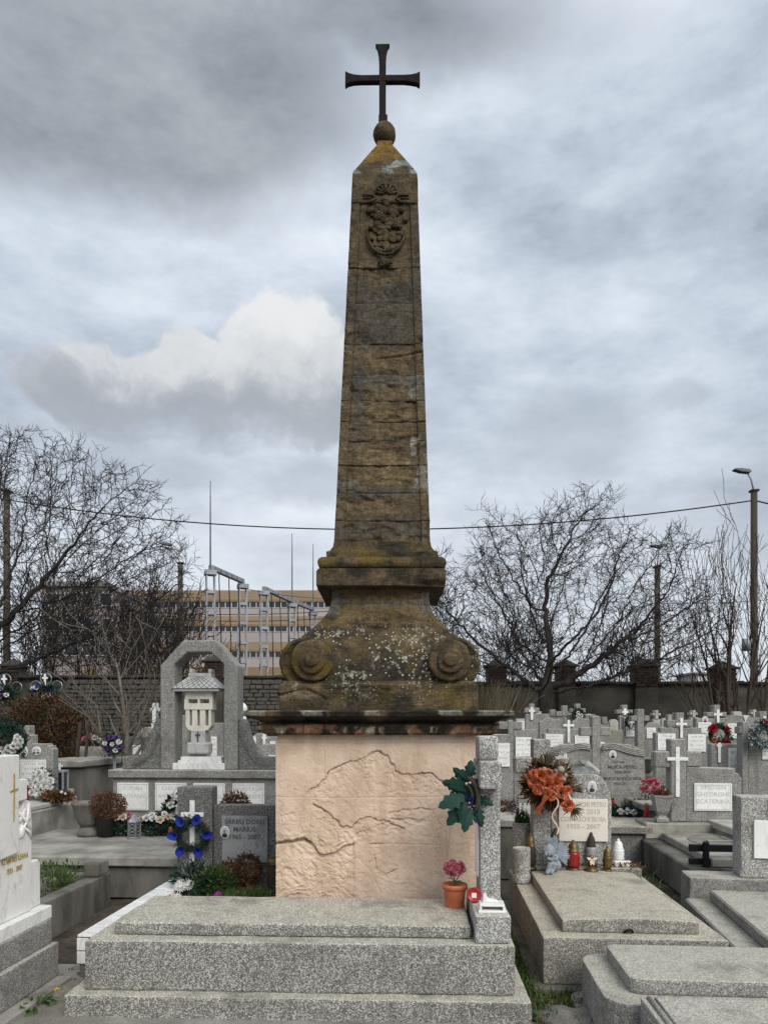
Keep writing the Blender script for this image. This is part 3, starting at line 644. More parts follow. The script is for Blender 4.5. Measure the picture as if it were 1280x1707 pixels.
for k in range(len(zr) - 1):
    z0, z1 = zr[k], zr[k + 1]; sd = 100 + k * 3; nz = max(12, int((z1 - z0) / .0065)); jit = (0, .004, -.003, .003, -.004)[k % 5]
    def dispf(A, Zq, S, z0=z0, z1=z1, sd=sd, jit=jit, k=k):
        fr = (S == 0); H = np.interp(Zq, [2.907, 5.634], [.345, .236]); d = wear(A, Zq, S, .014, sd % 7) + jit
        ed = np.minimum(Zq - z0, z1 - Zq); d -= .0045 * np.exp(-(ed / .0045) ** 2) * sst(fbm(A * 5 + sd, Zq, 3, sd), .35, .7)
        if z1 < shz(336):
            e = H - np.abs(A); inner = sst(e, .058, .068) * fr
            d -= .010 * inner + .010 * np.exp(-((e - .066) / .005) ** 2) * fr + .006 * np.exp(-((e - .086) / .004) ** 2) * fr * (A > 0)
            low = sst(-Zq, -4.3, -3.9); d -= low * inner * (sst(fbm(A * 5 + sd, Zq * 16, 5, sd), .45, .65) * .013 + np.abs(fbm(A * 4, Zq * 34 + sd, 4, sd + 1) - .5) * .012)
        chips = sst(fbm(A * 5 + sd, Zq * 5, 4, 55), .62, .75); d -= chips * .016
        edge = sst(np.abs(A), H - .02, H) * fr; d -= edge * sst(fbm(A * 2, Zq * 16, 4, 57), .5, .7) * .02
        if k in (7, 8):
            ds, _ = pdist(A, Zq, [face(620, 597), face(660, 593), face(695, 585), face(706, 588)]); d -= .016 * np.exp(-(ds / .006) ** 2) * fr
        return d
    def colf(A, Zq, S, sd=sd, k=k):
        base = BRN * (1.35, 1.4, 1.45, 1.5, 1.5, 1.45, 1.4, 1.4, 1.3, 1.2, 1.25, 1.15)[k]
        C = np.ones(A.shape + (3,)) * base; w1 = (fbm(A * 18 + 5, Zq * 18, 4, 61) - .5)
        C = blend(C, sst(fbm(A * 9 + sd, Zq * 22, 5, sd), .5, .7) * .6, TAN); C = blend(C, sst(fbm(A * 5 + sd, Zq * 7, 5, sd + 2), .55, .78) * .5, DRK)
        for lst, kk in ((tans, .6), (patches, .62)):
            for (px, py, wxp, hyp, c) in lst:
                x_, z_ = face(px, py); sx = wxp * 5.35 / FPX; sz = hyp * 5.35 / FPX
                q = np.maximum(np.abs(A - x_) / sx, np.abs(Zq - z_) / sz * 1.0) if lst is patches else np.hypot((A - x_) / sx, (Zq - z_) / sz)
                m = sst(-(q + w1 * 1.6), -1.02, -.88) * (S == 0) * kk; C = blend(C, m, c)
        return C
    part(ob, 'stone_course', sqring(np.linspace(z0, z1 - .0015, nz), hsh, hsh, 120, 8, dispf, colf, cxs), 'sandstone', True)

# carved shield
sh = B()
def fz(px, py, out=.012): x, z = face(px, py); return Vector((x + .0, -hsh(z) - out, z))
def rib(pts, r, n=5): sh.tube([fz(*p) for p in pts], r, n)
for a in np.linspace(-75, 75, 7):
    ca, sa = math.cos(R(90 - a)), math.sin(R(90 - a)); rib([(643 + 4 * ca, 326 - 3 * sa), (643 + 11 * ca, 326 - 9 * sa), (643 + 18 * ca, 327 - 16 * sa)], [.006, .010, .013])
rib([(643 + 21 * math.cos(t), 328 - 19 * math.sin(t)) for t in np.linspace(-.1, 3.24, 14)], .009)
for s in (-1, 1):
    rib([(643 + s * 38, 327), (643 + s * 22, 327)], .009); rib([(643 + s * 38, 332), (643 + s * 24, 332)], .006); rib([(643 + s * 20, 326), (643 + s * 17, 333), (643 + s * 24, 338), (643 + s * 29, 340)], [.008, .010, .010, .006])
    rib([(643 + s * 31, 385), (643 + s * 30, 400), (643 + s * 22, 415), (643 + s * 10, 424), (643, 426)], [.006, .010, .012, .012, .012])
for i in range(70):
    px = 643 + RNG.normal() * 15; py = 345 + RNG.random() * 55
    if abs(px - 643) > 30: continue
    p = fz(px, py, .0); sh.sphere(p, .012 + RNG.random() * .016, 8, 5, (1.1, .45, .9), .8)
for i in range(30):
    px = 643 + RNG.normal() * 10; py = 405 + RNG.random() * 14; sh.sphere(fz(px, py, -.002), .008 + RNG.random() * .010, 8, 5, (1.2, .4, .8), .8)
sh.sphere(fz(640, 438, 0), .045, 14, 9, (1.0, .6, .7), .4)
for i in range(8): sh.sphere(fz(640 + RNG.normal() * 8, 437 + RNG.normal() * 4, .012), .013, 8, 5, (1, .8, .8), .4)
for px, py in ((640, 334), (643, 340), (615, 352), (668, 350), (676, 366), (664, 390), (618, 380)): sh.sphere(fz(px, py, 0), .022, 10, 6, (1.1, .8, .9), .5)
part(ob, 'carved_shield', constcol(rough(sh, .003, 30), BRN * .9, .6, 77), 'sandstone', True, label='worn carved coat of arms under a shell')

# cap, ball, cross
capp = [(5.634, .236), (5.66, .228), (5.98, .062), (6.02, .055)]
def cap_col(A, Zq, S):
    C = generic_col(A, Zq, S, BRN, 31); n = fbm(A * 11 + 4, Zq * 11, 4, 66)
    C = blend(C, sst(Zq + (n - .5) * .25, 5.74, 5.80), (.20, .118, .026))
    C = blend(C, sst(-(Zq + (n - .5) * .18), -5.79, -5.75) * sst(fbm(A * 9 + 1, Zq * 9, 5, 67), .46, .53) * (S == 0), (.26, .275, .245))
    return C
part(ob, 'cap', sqring(np.linspace(5.634, 6.02, 40), lambda z: lerp(z, capp), lambda z: lerp(z, capp), 50, 8, lambda A, Zq, S: wear(A, Zq, S, .008, 33), cap_col, lambda z: .041), 'sandstone', True)
s_ = B(); s_.sphere((.038, 0, 6.105), .087, 32, 20); part(ob, 'ball', constcol(rough(s_, .004, 20), TAN * .75, .8, 35), 'sandstone', True)
cr = B(); cx_, cz_ = .024, 6.525; w = .026; fl = .056
prof = [(.0, w), (.15, w), (.20, w * 1.15), (.24, w * 1.5), (.265, fl)]
def arm(sgn, L, horiz):
    pts = []; k = L / .265
    for d_, h_ in prof: pts.append((d_ * k, h_))
    o_ = [(a, h) for a, h in pts] + [(pts[-1][0] * .985, 0)] * 0 + [(a, -h) for a, h in pts[::-1]]
    return [(cx_ + sgn * a, cz_ + h) if horiz else (cx_ + h, cz_ + sgn * a) for a, h in o_]
cr.prism(arm(1, .285, True), -.022, .022, .005); cr.prism(arm(-1, .285, True), -.0225, .0225, .005); cr.prism(arm(1, .262, False), -.0215, .0215, .005)
cr.box(cx_ - w, cx_ + w, -.021, .021, 6.17, cz_, .004); cr.box(cx_ - .033 + .004, cx_ + .033 + .004, -.03, .03, 6.175, 6.245, .006)
part(ob, 'iron_cross', rough(cr, .002, 12), 'iron', label='black iron cross with flared ends')

# ================================================================== reusable pieces
def ellipse_disc(b, x, y, z, rx, rz, th, n=24):
    """upright oval plate facing -Y"""
    vs = []; 
    for yy, k in ((y, .93), (y - th * .6, 1.0), (y - th, .9)):
        vs += [(x + rx * k * math.cos(2 * math.pi * i / n), yy, z + rz * k * math.sin(2 * math.pi * i / n)) for i in range(n)]
    fs = [(r * n + i, r * n + (i + 1) % n, (r + 1) * n + (i + 1) % n, (r + 1) * n + i) for r in range(2) for i in range(n)] + [tuple(range(2 * n, 3 * n))]
    b.add(vs, fs)
def portrait(parent, x, y, z, rx, rz, M=None, two=False):
    parent = parent.parent or parent
    p = B(); ellipse_disc(p, x, y, z, rx, rz, .012)
    bk = B(); ellipse_disc(bk, x, y - .011, z, rx * .82, rz * .82, .003)
    bu = B(); hd = B()
    for s in ((-.4, .4) if two else (0,)):
        k = .62 if two else 1
        ellipse_disc(bu, x + s * rx, y - .013, z - rz * .45, rx * .55 * k, rz * .33 * k, .003, 16); ellipse_disc(hd, x + s * rx, y - .0145, z + rz * .12, rx * .26 * k, rz * .30 * k, .003, 14)
    for q in (p, bk, bu, hd):
        if M: q.moved(M)
    o = part(parent, 'portrait_oval', p, 'white_ceramic'); part(o, 'portrait_ground', bk, 'photo_back'); part(o, 'portrait_bust', bu, 'photo_dark'); part(o, 'portrait_face', hd, 'photo_skin')
def lines_text(lines, x, y, z, w, size, lead, bold=.0, ext=.0012):
    b = B()
    for i, t in enumerate(lines):
        q = text(t, size, front(x, y, z - i * lead), ext, 'CENTER', bold)
        xs_ = [p[0] for p in q.v]
        if xs_:
            ww = max(xs_) - min(xs_)
            if ww > w: k = w / ww; q.v = [(x + (p[0] - x) * k, p[1], p[2]) for p in q.v]
            b.add(q.v, q.f)
    return b
def plaque(parent, x0, x1, y, z0, z1, mat='marble_plaque', th=.018, lines=None, size=None, lmat='engraving', rim=False, bold=0.0, rows=0, top=.2, lead=1.35):
    parent = parent.parent or parent
    b = B(); b.box(x0, x1, y - th, y, z0, z1, .003)
    o = part(parent, 'plaque', b, mat)
    w, h = x1 - x0, z1 - z0; yt = y - th - .0008
    if rim:
        r_ = B(); e = .014
        for (a, c, d, f_) in ((x0 + e, x1 - e, z1 - e * 1.5, z1 - e), (x0 + e, x1 - e, z0 + e, z0 + e * 1.5), (x0 + e, x0 + e * 1.5, z0 + e * 1.6, z1 - e * 1.6), (x1 - e * 1.5, x1 - e, z0 + e * 1.6, z1 - e * 1.6)): r_.box(a, c, yt - .001, yt + .002, d, f_, 0)
        part(o, 'carved_border', r_, lmat, kind='stuff')
    if lines:
        sz = size or h / (len(lines) * 1.6); t = lines_text(lines, (x0 + x1) / 2, yt, z1 - h * top - sz * .5, w * .92, sz, sz * lead, bold)
        part(o, 'lettering', t, lmat, kind='stuff')
    if rows:      # writing too small to read: short engraved strokes
        t = B()
        for i in range(rows):
            zl = z1 - h * (.14 + .72 * i / max(1, rows - 1)); xx = x0 + w * (.08 + .15 * RNG.random()); xe = x1 - w * (.08 + .15 * RNG.random()); s = h * .42 / rows
            while xx < xe:
                L = s * (.5 + .5 * RNG.random()); t.box(xx, xx + L * .3, yt - .0008, yt + .001, zl - s * .5, zl + s * .5, 0); t.box(xx + L * .3, xx + L, yt - .0008, yt + .001, zl - s * (.5 - RNG.random() * .8), zl - s * .5 + s * (.25 + RNG.random() * .75), 0)
                xx += L * 1.35 + (s * .9 if RNG.random() < .16 else 0)
        part(o, 'lettering', t, lmat, kind='stuff')
    return o
def inlay_cross(parent, x, y, z0, z1, za, half, w=.025, mat='marble_plaque', th=.012):
    b = B(); b.box(x - w, x + w, y - th, y, z0, z1, .002); b.box(x - half, x - w, y - th * .9, y, za - w * .9, za + w * .9, .002); b.box(x + w, x + half, y - th * .9, y, za - w * .9, za + w * .9, .002)
    return part(parent, 'inlaid_cross', b, mat)
def rose_mesh(name, mat, r=1.0, petals=((3, .28, .95), (4, .5, .9), (5, .74, .68), (6, .95, .38), (6, 1.08, .05)), seed=1):
    rg = np.random.default_rng(seed); b = B()
    for n, rad, up in petals:
        for k in range(n):
            a = 2 * math.pi * (k + rg.random() * .4) / n + rad; ca, sa = math.cos(a), math.sin(a); t = Vector((-sa, ca, 0)); o = Vector((ca, sa, 0)); W = rad * 1.25 * math.pi / n * 1.15
            vs = []
            for i, s in enumerate((0, .5, 1)):
                c = o * rad * (.25 + .75 * s ** .8) * r + Vector((0, 0, (up * s + .12 * math.sin(s * 3)) * r * .85 + .03 * (1 - rad)))
                ww = W * r * (.45, 1.0, .75)[i] * .5; cup = Vector((0, 0, (.10 + .1 * rg.random()) * r))
                vs += [c - t * ww + cup * (i > 0), c, c + t * ww + cup * (i > 0)]
            b.add(vs, [(0, 1, 4, 3), (1, 2, 5, 4), (3, 4, 7, 6), (4, 5, 8, 7)])
    me = b.mesh(name, True); me.materials.append(MATS[mat]); return me
FLOW = {}
def flower(kind):
    if kind not in FLOW:
        mat = 'petal_' + kind
        FLOW[kind] = rose_mesh('blossom', mat, 1.0, seed=len(FLOW) + 2)
    return FLOW[kind]
def daisy(kind):
    key = 'd' + kind
    if key not in FLOW:
        b = B(); rg = np.random.default_rng(5)
        for ring, (n, L, z) in enumerate(((16, 1.0, .05), (13, .8, .22), (9, .55, .38))):
            for k in range(n):
                a = 2 * math.pi * k / n + ring * .2; d = Vector((math.cos(a), math.sin(a), .25 + .35 * ring + rg.random() * .2)); b.leaf((0, 0, z * .6), d, (0, 0, 1), L, .26)
        me = b.mesh('blossom'); me.materials.append(MATS['petal_' + kind]); FLOW[key] = me
    return FLOW[key]
def inst(parent, name, me, loc, dirv=(0, 0, 1), size=1.0, spin=0.0, label=None):
    o = bpy.data.objects.new(name, me); COL.objects.link(o); o.parent = parent; o.location = loc
    if dirv is not None: o.rotation_mode = 'QUATERNION'; q = Vector(dirv).to_track_quat('Z', 'Y'); o.rotation_quaternion = q @ Euler((0, 0, spin)).to_quaternion()
    o.scale = (size,) * 3 if not hasattr(size, '__len__') else size
    return tag(o, label)
def foliage(b, c, rad, n, L, W, shell=.5, up=.3, flatten=1.0):
    for i in range(n):
        d = rdir(); rr = (shell + (1 - shell) * RNG.random() ** .5); p = Vector((c[0] + d.x * rad[0] * rr, c[1] + d.y * rad[1] * rr, c[2] + d.z * rad[2] * rr))
        dd = (d + rdir() * .9 + Vector((0, 0, up))); b.leaf(p, dd, rdir(), L * (.6 + .8 * RNG.random()), W * (.6 + .8 * RNG.random()))
    return b
def blades(b, x0, x1, y0, y1, z, n, h, w=.006, lean=.5):
    for i in range(n):
        p = Vector((x0 + (x1 - x0) * RNG.random(), y0 + (y1 - y0) * RNG.random(), z)); a = RNG.random() * 6.28; l = Vector((math.cos(a), math.sin(a), 0)) * lean * RNG.random(); H = h * (.5 + .7 * RNG.random()); t = Vector((-math.sin(a), math.cos(a), 0)) * w
        m = p + Vector((0, 0, H * .6)) + l * H * .35; e = p + Vector((0, 0, H * (.95 - lean * .3))) + l * H
        b.add([p - t, p + t, m + t * .7, m - t * .7, e], [(0, 1, 2, 3), (3, 2, 4)])
    return b
def wreath(label, x, y, z, r, tube, nrm, leaf, flowers, group=None, n=260, L=.07, W=.022, name='wreath', backing=True, fill=0):
    """ring of leaves facing nrm with blossoms; flowers: list of (angle, rfrac, kind, size)"""
    t = thing(name, label, 'wreath', x, y, z, 0, group); q = Vector(nrm).normalized().to_track_quat('Z', 'Y'); M = q.to_matrix().to_4x4()
    ring = B(); ring.tube([(M @ Vector((r * math.cos(a), r * math.sin(a), 0))) for a in np.linspace(0, 2 * math.pi, 25)], tube * .45, 6, False)
    part(t, 'hoop', ring, 'wood_dark')
    b = B()
    for i in range(n):
        a = RNG.random() * 6.283; rr = r + RNG.normal() * tube * .35; ph = RNG.random() * 6.28
        p = Vector((rr * math.cos(a), rr * math.sin(a), abs(math.sin(ph)) * tube * .5)); d = Vector((math.cos(a + RNG.normal() * .8), math.sin(a + RNG.normal() * .8), .3 + RNG.random() * .6)) * (1 if RNG.random() > .35 else -1); d.z = abs(d.z)
        b.leaf(M @ p, M @ d, M @ rdir(), L * (.6 + .7 * RNG.random()), W * (.7 + .6 * RNG.random()))
    for i in range(fill):
        a = RNG.random() * 6.283; rr = r * RNG.random() ** .5; p = Vector((rr * math.cos(a), rr * math.sin(a), tube * .2 * RNG.random())); d = rdir(); d.z = abs(d.z)
        b.leaf(M @ p, M @ d, M @ rdir(), L * (.6 + .7 * RNG.random()), W)
    part(t, 'leaves', b, leaf, kind='stuff')
    for (a, rf, kind, s) in flowers:
        p = M @ Vector((r * rf * math.cos(a), r * rf * math.sin(a), tube * .65)); d = M @ Vector((math.cos(a) * .35 * rf, math.sin(a) * .35 * rf, 1))
        inst(t, 'blossom', daisy(kind[1:]) if kind[0] == '*' else flower(kind), p, d, s, RNG.random() * 6)
    return t
def lantern(label, x, y, z, h, r, glass='red_glass', cap='bronze', group=None, rz=0):
    t = thing('grave_lantern', label, 'lantern', x, y, z, rz, group)
    b = B(); b.lathe([(r * .95, 0), (r, .03 * h), (r * .9, .07 * h), (r * .62, .10 * h)], n=18); part(t, 'foot', b, cap, True)
    b = B(); b.lathe([(r * .6, .10 * h), (r * .85, .14 * h), (r * .98, .22 * h), (r * .86, .30 * h), (r * 1.0, .40 * h), (r * .9, .50 * h), (r * .97, .56 * h), (r * .7, .62 * h)], n=18); part(t, 'glass_body', b, glass, True)
    b = B(); b.lathe([(r * .80, .60 * h), (r * .84, .63 * h), (r * .74, .66 * h), (r * .72, .74 * h), (r * .62, .83 * h), (r * .42, .89 * h), (r * .22, .915 * h), (r * .26, .94 * h), (r * .24, .97 * h), (r * .10, 1.0 * h)], n=16); part(t, 'lid', b, cap, True)
    return t
def candle(label, x, y, z, h, r, group=None):
    t = thing('votive_candle', label, 'candle', x, y, z, 0, group)
    b = B(); b.lathe([(r * .9, 0), (r, .02), (r, .72 * h), (r * .92, .76 * h)], n=16); part(t, 'cup', b, 'red_glass', True)
    b = B(); b.lathe([(r * .95, .76 * h), (r * .95, .84 * h), (r * .6, .93 * h), (r * .25, 1.0 * h)], n=14); part(t, 'lid', b, 'bronze', True)
    return t
def urn(label, x, y, z, h, r, mat='concrete', group=None, square=False, rz=0, plant=None):
    t = thing('urn_planter', label, 'urn', x, y, z, rz, group); n = 4 if square else 20; k = 1.3 if square else 1
    M = Matrix.Rotation(R(45), 4, 'Z') if square else None
    b = B(); b.lathe([(r * .62 * k, 0), (r * .70 * k, .05 * h), (r * .68 * k, .14 * h), (r * .46 * k, .22 * h), (r * .42 * k, .28 * h)], n=n, M=M); part(t, 'foot', b, mat, not square)
    b = B(); b.lathe([(r * .45 * k, .28 * h), (r * .66 * k, .40 * h), (r * .85 * k, .68 * h), (r * .98 * k, .90 * h), (r * 1.04 * k, .93 * h), (r * 1.04 * k, h), (r * .88 * k, h), (r * .84 * k, .90 * h), (.01, .89 * h)], n=n, M=M); part(t, 'bowl', b, mat, not square)
    if plant:
        b = foliage(B(), (0, 0, h * 1.03), (r * .85, r * .85, r * plant[1]), plant[2], plant[3], plant[3] * .4, .2, .6); part(t, 'planting', b, plant[0], kind='stuff')
    return t

# ================================================================== the terrazzo tomb in front of the obelisk
TX, TY = -1.745, 4.03; TR = R(-2.4)
tomb = thing('terrazzo_tomb', 'wide grey terrazzo tomb lying across the front of the obelisk, headstone at its right end', 'tomb', TX, TY, 0, TR)
b = B(); b.box(0, 2.53, 0, .90, 0, .13, .012, 2, None, .0045, .06); part(tomb, 'plinth', b, 'terrazzo')
b = B(); b.box(.075, 2.455, .09, .88, .131, .404, .014, 2, None, .004, .06); part(tomb, 'box', b, 'terrazzo')
b = B(); b.box(.195, 2.225, .205, .86, .4045, .479, .02, 3, None, .0045, .06); part(tomb, 'cover_slab', b, 'terrazzo')
b = B(); b.box(2.243, 2.437, .125, .86, .4045, .553, .012, 2, None, .002, .06); part(tomb, 'headstone_base', b, 'terrazzo_light')
b = B(); b.box(2.295, 2.415, .43, .70, .5535, 1.235, .014, 2, None, .002, .06)
hs = part(tomb, 'headstone', b, 'terrazzo_light')
b = B(); b.box(2.283, 2.408, .30, .80, 1.2355, 1.395, .016, 2, None, .002, .06); b.box(2.288, 2.402, .42, .68, 1.3955, 1.537, .016, 2, None, .002, .06)
part(hs, 'headstone_cross', b, 'terrazzo_light')
b = B(); b.box(2.283, 2.2945, .47, .66, .70, 1.13, .003); b.box(2.272, 2.2825, .545, .60, 1.15, 1.21, .004); part(hs, 'plaque', b, 'marble_plaque')
def tw(lx, ly): c, s = math.cos(TR), math.sin(TR); return TX + lx * c - ly * s, TY + lx * s + ly * c
# flowerpot
px_, py_ = .437, 4.575
t = thing('flower_pot', 'terracotta plastic pot with pink flowers on the front tomb', 'flower pot', px_, py_, .479)
b = B(); b.lathe([(.054, 0), (.056, .005), (.068, .108), (.070, .112), (.078, .114), (.0785, .142), (.075, .1435), (.0725, .142), (.068, .118), (.004, .117)], n=28); part(t, 'pot', b, 'terracotta', True)
b = B(); b.tube([(0, 0, .11), (-.004, -.004, .17), (.002, 0, .215)], .004, 5); b.tube([(0, 0, .15), (.03, -.01, .20)], .003, 5); b.tube([(0, 0, .15), (-.035, 0, .205)], .003, 5); part(t, 'stem', b, 'leaf_green')
b = B()
for p, d in (((.0, -.01, .16), (.5, -.7, .1)), ((.02, 0, .15), (1, -.3, -.1)), ((-.01, .0, .17), (-.8, -.4, .2)), ((0.01, 0, .14), (.6, .5, .3)), ((.0, 0, .145), (.3, -1, -.2))): b.leaf(p, d, (0, 0, 1), .05, .034)
part(t, 'leaves', b, 'leaf_green', kind='stuff')
for i in range(34):
    d = rdir(); d.z = d.z * .75 + .15; c = Vector((-.002, -.005, .235)) + Vector((d.x * .058, d.y * .045, d.z * .042)); inst(t, 'blossom', flower('pink'), c, d + Vector((0, -.4, .1)), .018 + RNG.random() * .006, RNG.random() * 6)
# toppled red lantern
q = tw(2.272, .385)
t = thing('candle_holder', 'red plastic candle cup lying on its side by the front headstone', 'candle holder', q[0] + .0, 4.40, .598)
Mx = Euler((R(82), 0, R(-14))).to_matrix().to_4x4()
b = B(); b.lathe([(.030, -.05), (.036, -.045), (.040, .02), (.043, .028), (.0435, .045), (.040, .05), (.036, .046), (.004, .045)], n=26, M=Mx); part(t, 'cup', b, 'red_plastic', True)
b = B(); b.box(-.014, .014, -.018, .010, .0462, .0474, 0, M=Mx); part(t, 'sticker', b, 'white_paint')
# small marble tray
q = tw(2.345, .255)
t = thing('marble_tray', 'small broken white marble tray on the front headstone base', 'tray', q[0], q[1], .553, R(-4))
b = B(); b.box(-.078, .078, -.06, .07, 0, .014, .003); b.box(-.070, .070, -.052, .062, .034, .046, .003); b.box(-.070, -.058, -.052, .062, .014, .034, .001); b.box(.058, .070, -.052, .062, .014, .034, .001); b.box(-.057, .057, .02, .06, .0142, .0338, 0); part(t, 'tray', b, 'marble')
b = B(); b.prism([(-.05, .046), (.04, .046), (.03, .058), (-.02, .066), (-.035, .098), (-.048, .09)], .0, .04, .003); part(t, 'broken_ornament', b, 'marble')
# leafy wreath on the headstone cross
wr = thing('leaf_wreath', 'dark green leaf wreath with blue flowers hanging on the front headstone', 'wreath', .50, 4.36, 1.19)
nrm = Vector((-.72, -.62, -.1)); M = nrm.to_track_quat('Z', 'Y').to_matrix().to_4x4()
b = B(); b.tube([M @ Vector((.075 * math.cos(a), .105 * math.sin(a), 0)) for a in np.linspace(0, 6.2832, 25)], .014, 6, False); b.tube([M @ Vector((.04 * math.cos(a), .06 * math.sin(a), .012)) for a in np.linspace(0, 6.2832, 19)], .007, 5, False); part(wr, 'hoop', b, 'wood_dark', True)
b = B(); b.tube([M @ Vector((0, .10, 0)), (.035, .02, .17), (.06, .04, .205)], .003, 4); part(wr, 'hanging_wire', b, 'iron')
b = B()
def big_leaf(b, p, d, nn, L, W):
    d = Vector(d).normalized(); w = Vector(nn).cross(d).normalized(); n = d.cross(w)
    pr = [(0, .12), (.12, .55), (.22, .42), (.36, 1.0), (.46, .62), (.62, .85), (.72, .45), (.86, .40), (1, .02)]
    c = [p + d * L * s + n * L * .10 * math.sin(s * 3) for s, _ in pr]
    vs = []; 
    for (s, k), cc in zip(pr, c): vs += [cc - w * W * k * .5 - n * .012 * k, cc, cc + w * W * k * .5 - n * .012 * k]
    b.add(vs, [f for i in range(len(pr) - 1) for f in ((3 * i, 3 * i + 1, 3 * i + 4, 3 * i + 3), (3 * i + 1, 3 * i + 2, 3 * i + 5, 3 * i + 4))])
for i, (dx, dz, L, ox, oz, oy) in enumerate(((-1, .15, .15, -.02, .06, 0), (-.9, .8, .13, 0, .08, 0), (-1, -.45, .17, -.03, 0, -.01), (-.75, -.9, .17, -.02, -.05, 0), (-.25, -1, .15, .0, -.07, -.02), (.35, -1, .13, .03, -.06, -.01), (.1, 1, .12, 0, .09, 0), (.7, .6, .10, .03, .05, .01), (.6, -.3, .10, .05, -.01, -.01), (-.5, .2, .12, -.02, .02, -.02), (-.1, -.6, .12, -.03, -.03, -.02))):
    if i == 0:
        for dx2, dz2, ox2, oz2 in ((-.5, .9, .01, -.04), (.5, .8, -.02, -.03), (.2, -1, .01, .06), (-.9, -.2, .03, .0), (.9, .1, -.04, .02), (.3, .9, .03, -.06)):
            lb = B(); big_leaf(lb, Vector((ox2, .02, oz2)), (dx2, .1, dz2), (-.5, -1, .1), .13, .10); part(wr, 'leaf', lb, 'leaf_teal', False)
    lb = B(); big_leaf(lb, Vector((ox, oy - .012 * (i % 3), oz)), (dx, -.25 + .1 * (i % 4), dz), (-.4 - .2 * (i % 2), -1, .25 * ((i % 3) - 1)), L, L * .72); part(wr, 'leaf', lb, 'leaf_teal', False)
for i in range(26):
    p = M @ Vector((.02 + RNG.normal() * .03, -.05 + RNG.normal() * .035, .02)); 
    inst(wr, 'blossom', daisy('blue' if i % 3 else 'purple'), p, nrm + rdir() * .7, .014)

# ================================================================== white marble grave at the left edge
AX, AY = -2.0, 4.56
az = thing('marble_headstone_tomb', 'white marble headstone with cross and gold lettering on a stepped terrazzo base, left edge', 'tomb', AX, AY, 0, GR)
b = B(); b.box(-1.35, .08, -1.7, .0, 0, .06, .008, 1, None, .003, .12); part(az, 'kerb', b, 'concrete')
b = B(); b.box(-1.2, 0, -1.55, 0, .061, .27, .012, 2, None, .002, .08); part(az, 'lower_step', b, 'terrazzo_grey')
b = B(); b.box(-1.1, -.03, -1.45, -.03, .2705, .42, .01, 2, None, .002, .08); part(az, 'upper_step', b, 'terrazzo_grey')
b = B(); b.box(-.42, -.035, -1.2, -.02, .4205, .50, .005); part(az, 'marble_course', b, 'marble')
FX = -.085          # face of the stone (towards +X)
def yz(pts, x0, x1, b, c=.006):
    Mt = Matrix(((0, -1, 0, 0), (1, 0, 0, 0), (0, 0, 1, 0), (0, 0, 0, 1)))      # (x,y) -> (-y,x): outline (y,z) swept along x
    b.prism([(y, z) for y, z in pts], -x1, -x0, c, Mt); return b
b = B(); yz([(-.80, .5005), (-.165, .5005), (-.155, 1.02), (-.17, 1.15), (-.235, 1.17), (-.26, 1.12), (-.70, 1.12), (-.80, 1.02)], FX - .09, FX, b)
stn = part(az, 'headstone', b, 'marble')
b = B(); yz([(-.55, .86), (-.33, .875), (-.33, 1.165), (-.245, 1.17), (-.245, 1.29), (-.325, 1.295), (-.325, 1.435), (-.54, 1.435), (-.54, 1.285), (-.64, 1.28), (-.64, 1.16), (-.55, 1.16)], FX - .085, FX + .022, b); crs = part(az, 'raised_cross', b, 'marble')
b = B(); yz([(-.395, 1.06), (-.385, 1.06), (-.38, 1.23), (-.345, 1.235), (-.345, 1.245), (-.38, 1.242), (-.38, 1.33), (-.39, 1.33), (-.39, 1.24), (-.425, 1.236), (-.425, 1.226), (-.39, 1.23)], FX + .0215, FX + .026, b, 0); part(crs, 'thin_cross', b, 'gold_paint')
b = B()
for (y0, z0, y1, z1, r) in ((-.31, 1.10, -.19, .97, .010), (-.30, .95, -.20, 1.14, .008), (-.28, 1.02, -.17, .93, .009)): b.tube([(FX + .004, y0, z0), (FX + .012, (y0 + y1) / 2 + .02, (z0 + z1) / 2), (FX + .004, y1, z1)], r, 6)
for (y, z, r) in ((-.275, .985, .03), (-.215, 1.06, .026), (-.25, 1.09, .022), (-.20, 1.0, .018), (-.285, 1.06, .018)): b.sphere((FX + .004, y, z), r, 12, 8, (.5, 1, 1.2), .4)
part(stn, 'lily_relief', b, 'marble', True)
def side(y, z, sx=1): return Matrix.Translation((FX + .002, y, z)) @ Matrix.Rotation(R(90), 4, 'Z') @ Matrix.Rotation(R(90), 4, 'X')
b = text('AZAMFIREI ILEANA', .046, side(-.338, .825), .001, 'CENTER', .0006, .70); t2 = text('1935 - 2007', .042, side(-.345, .765), .001, 'CENTER', .0006, .8); b.add(t2.v, t2.f); part(stn, 'lettering', b, 'gold_paint', kind='stuff')
b = B(); yz([(-.145, .5005), (-.025, .5005), (-.025, .76), (-.05, .785), (-.145, .78)], FX - .12, FX - .02, b); part(az, 'side_pillar', b, 'marble')

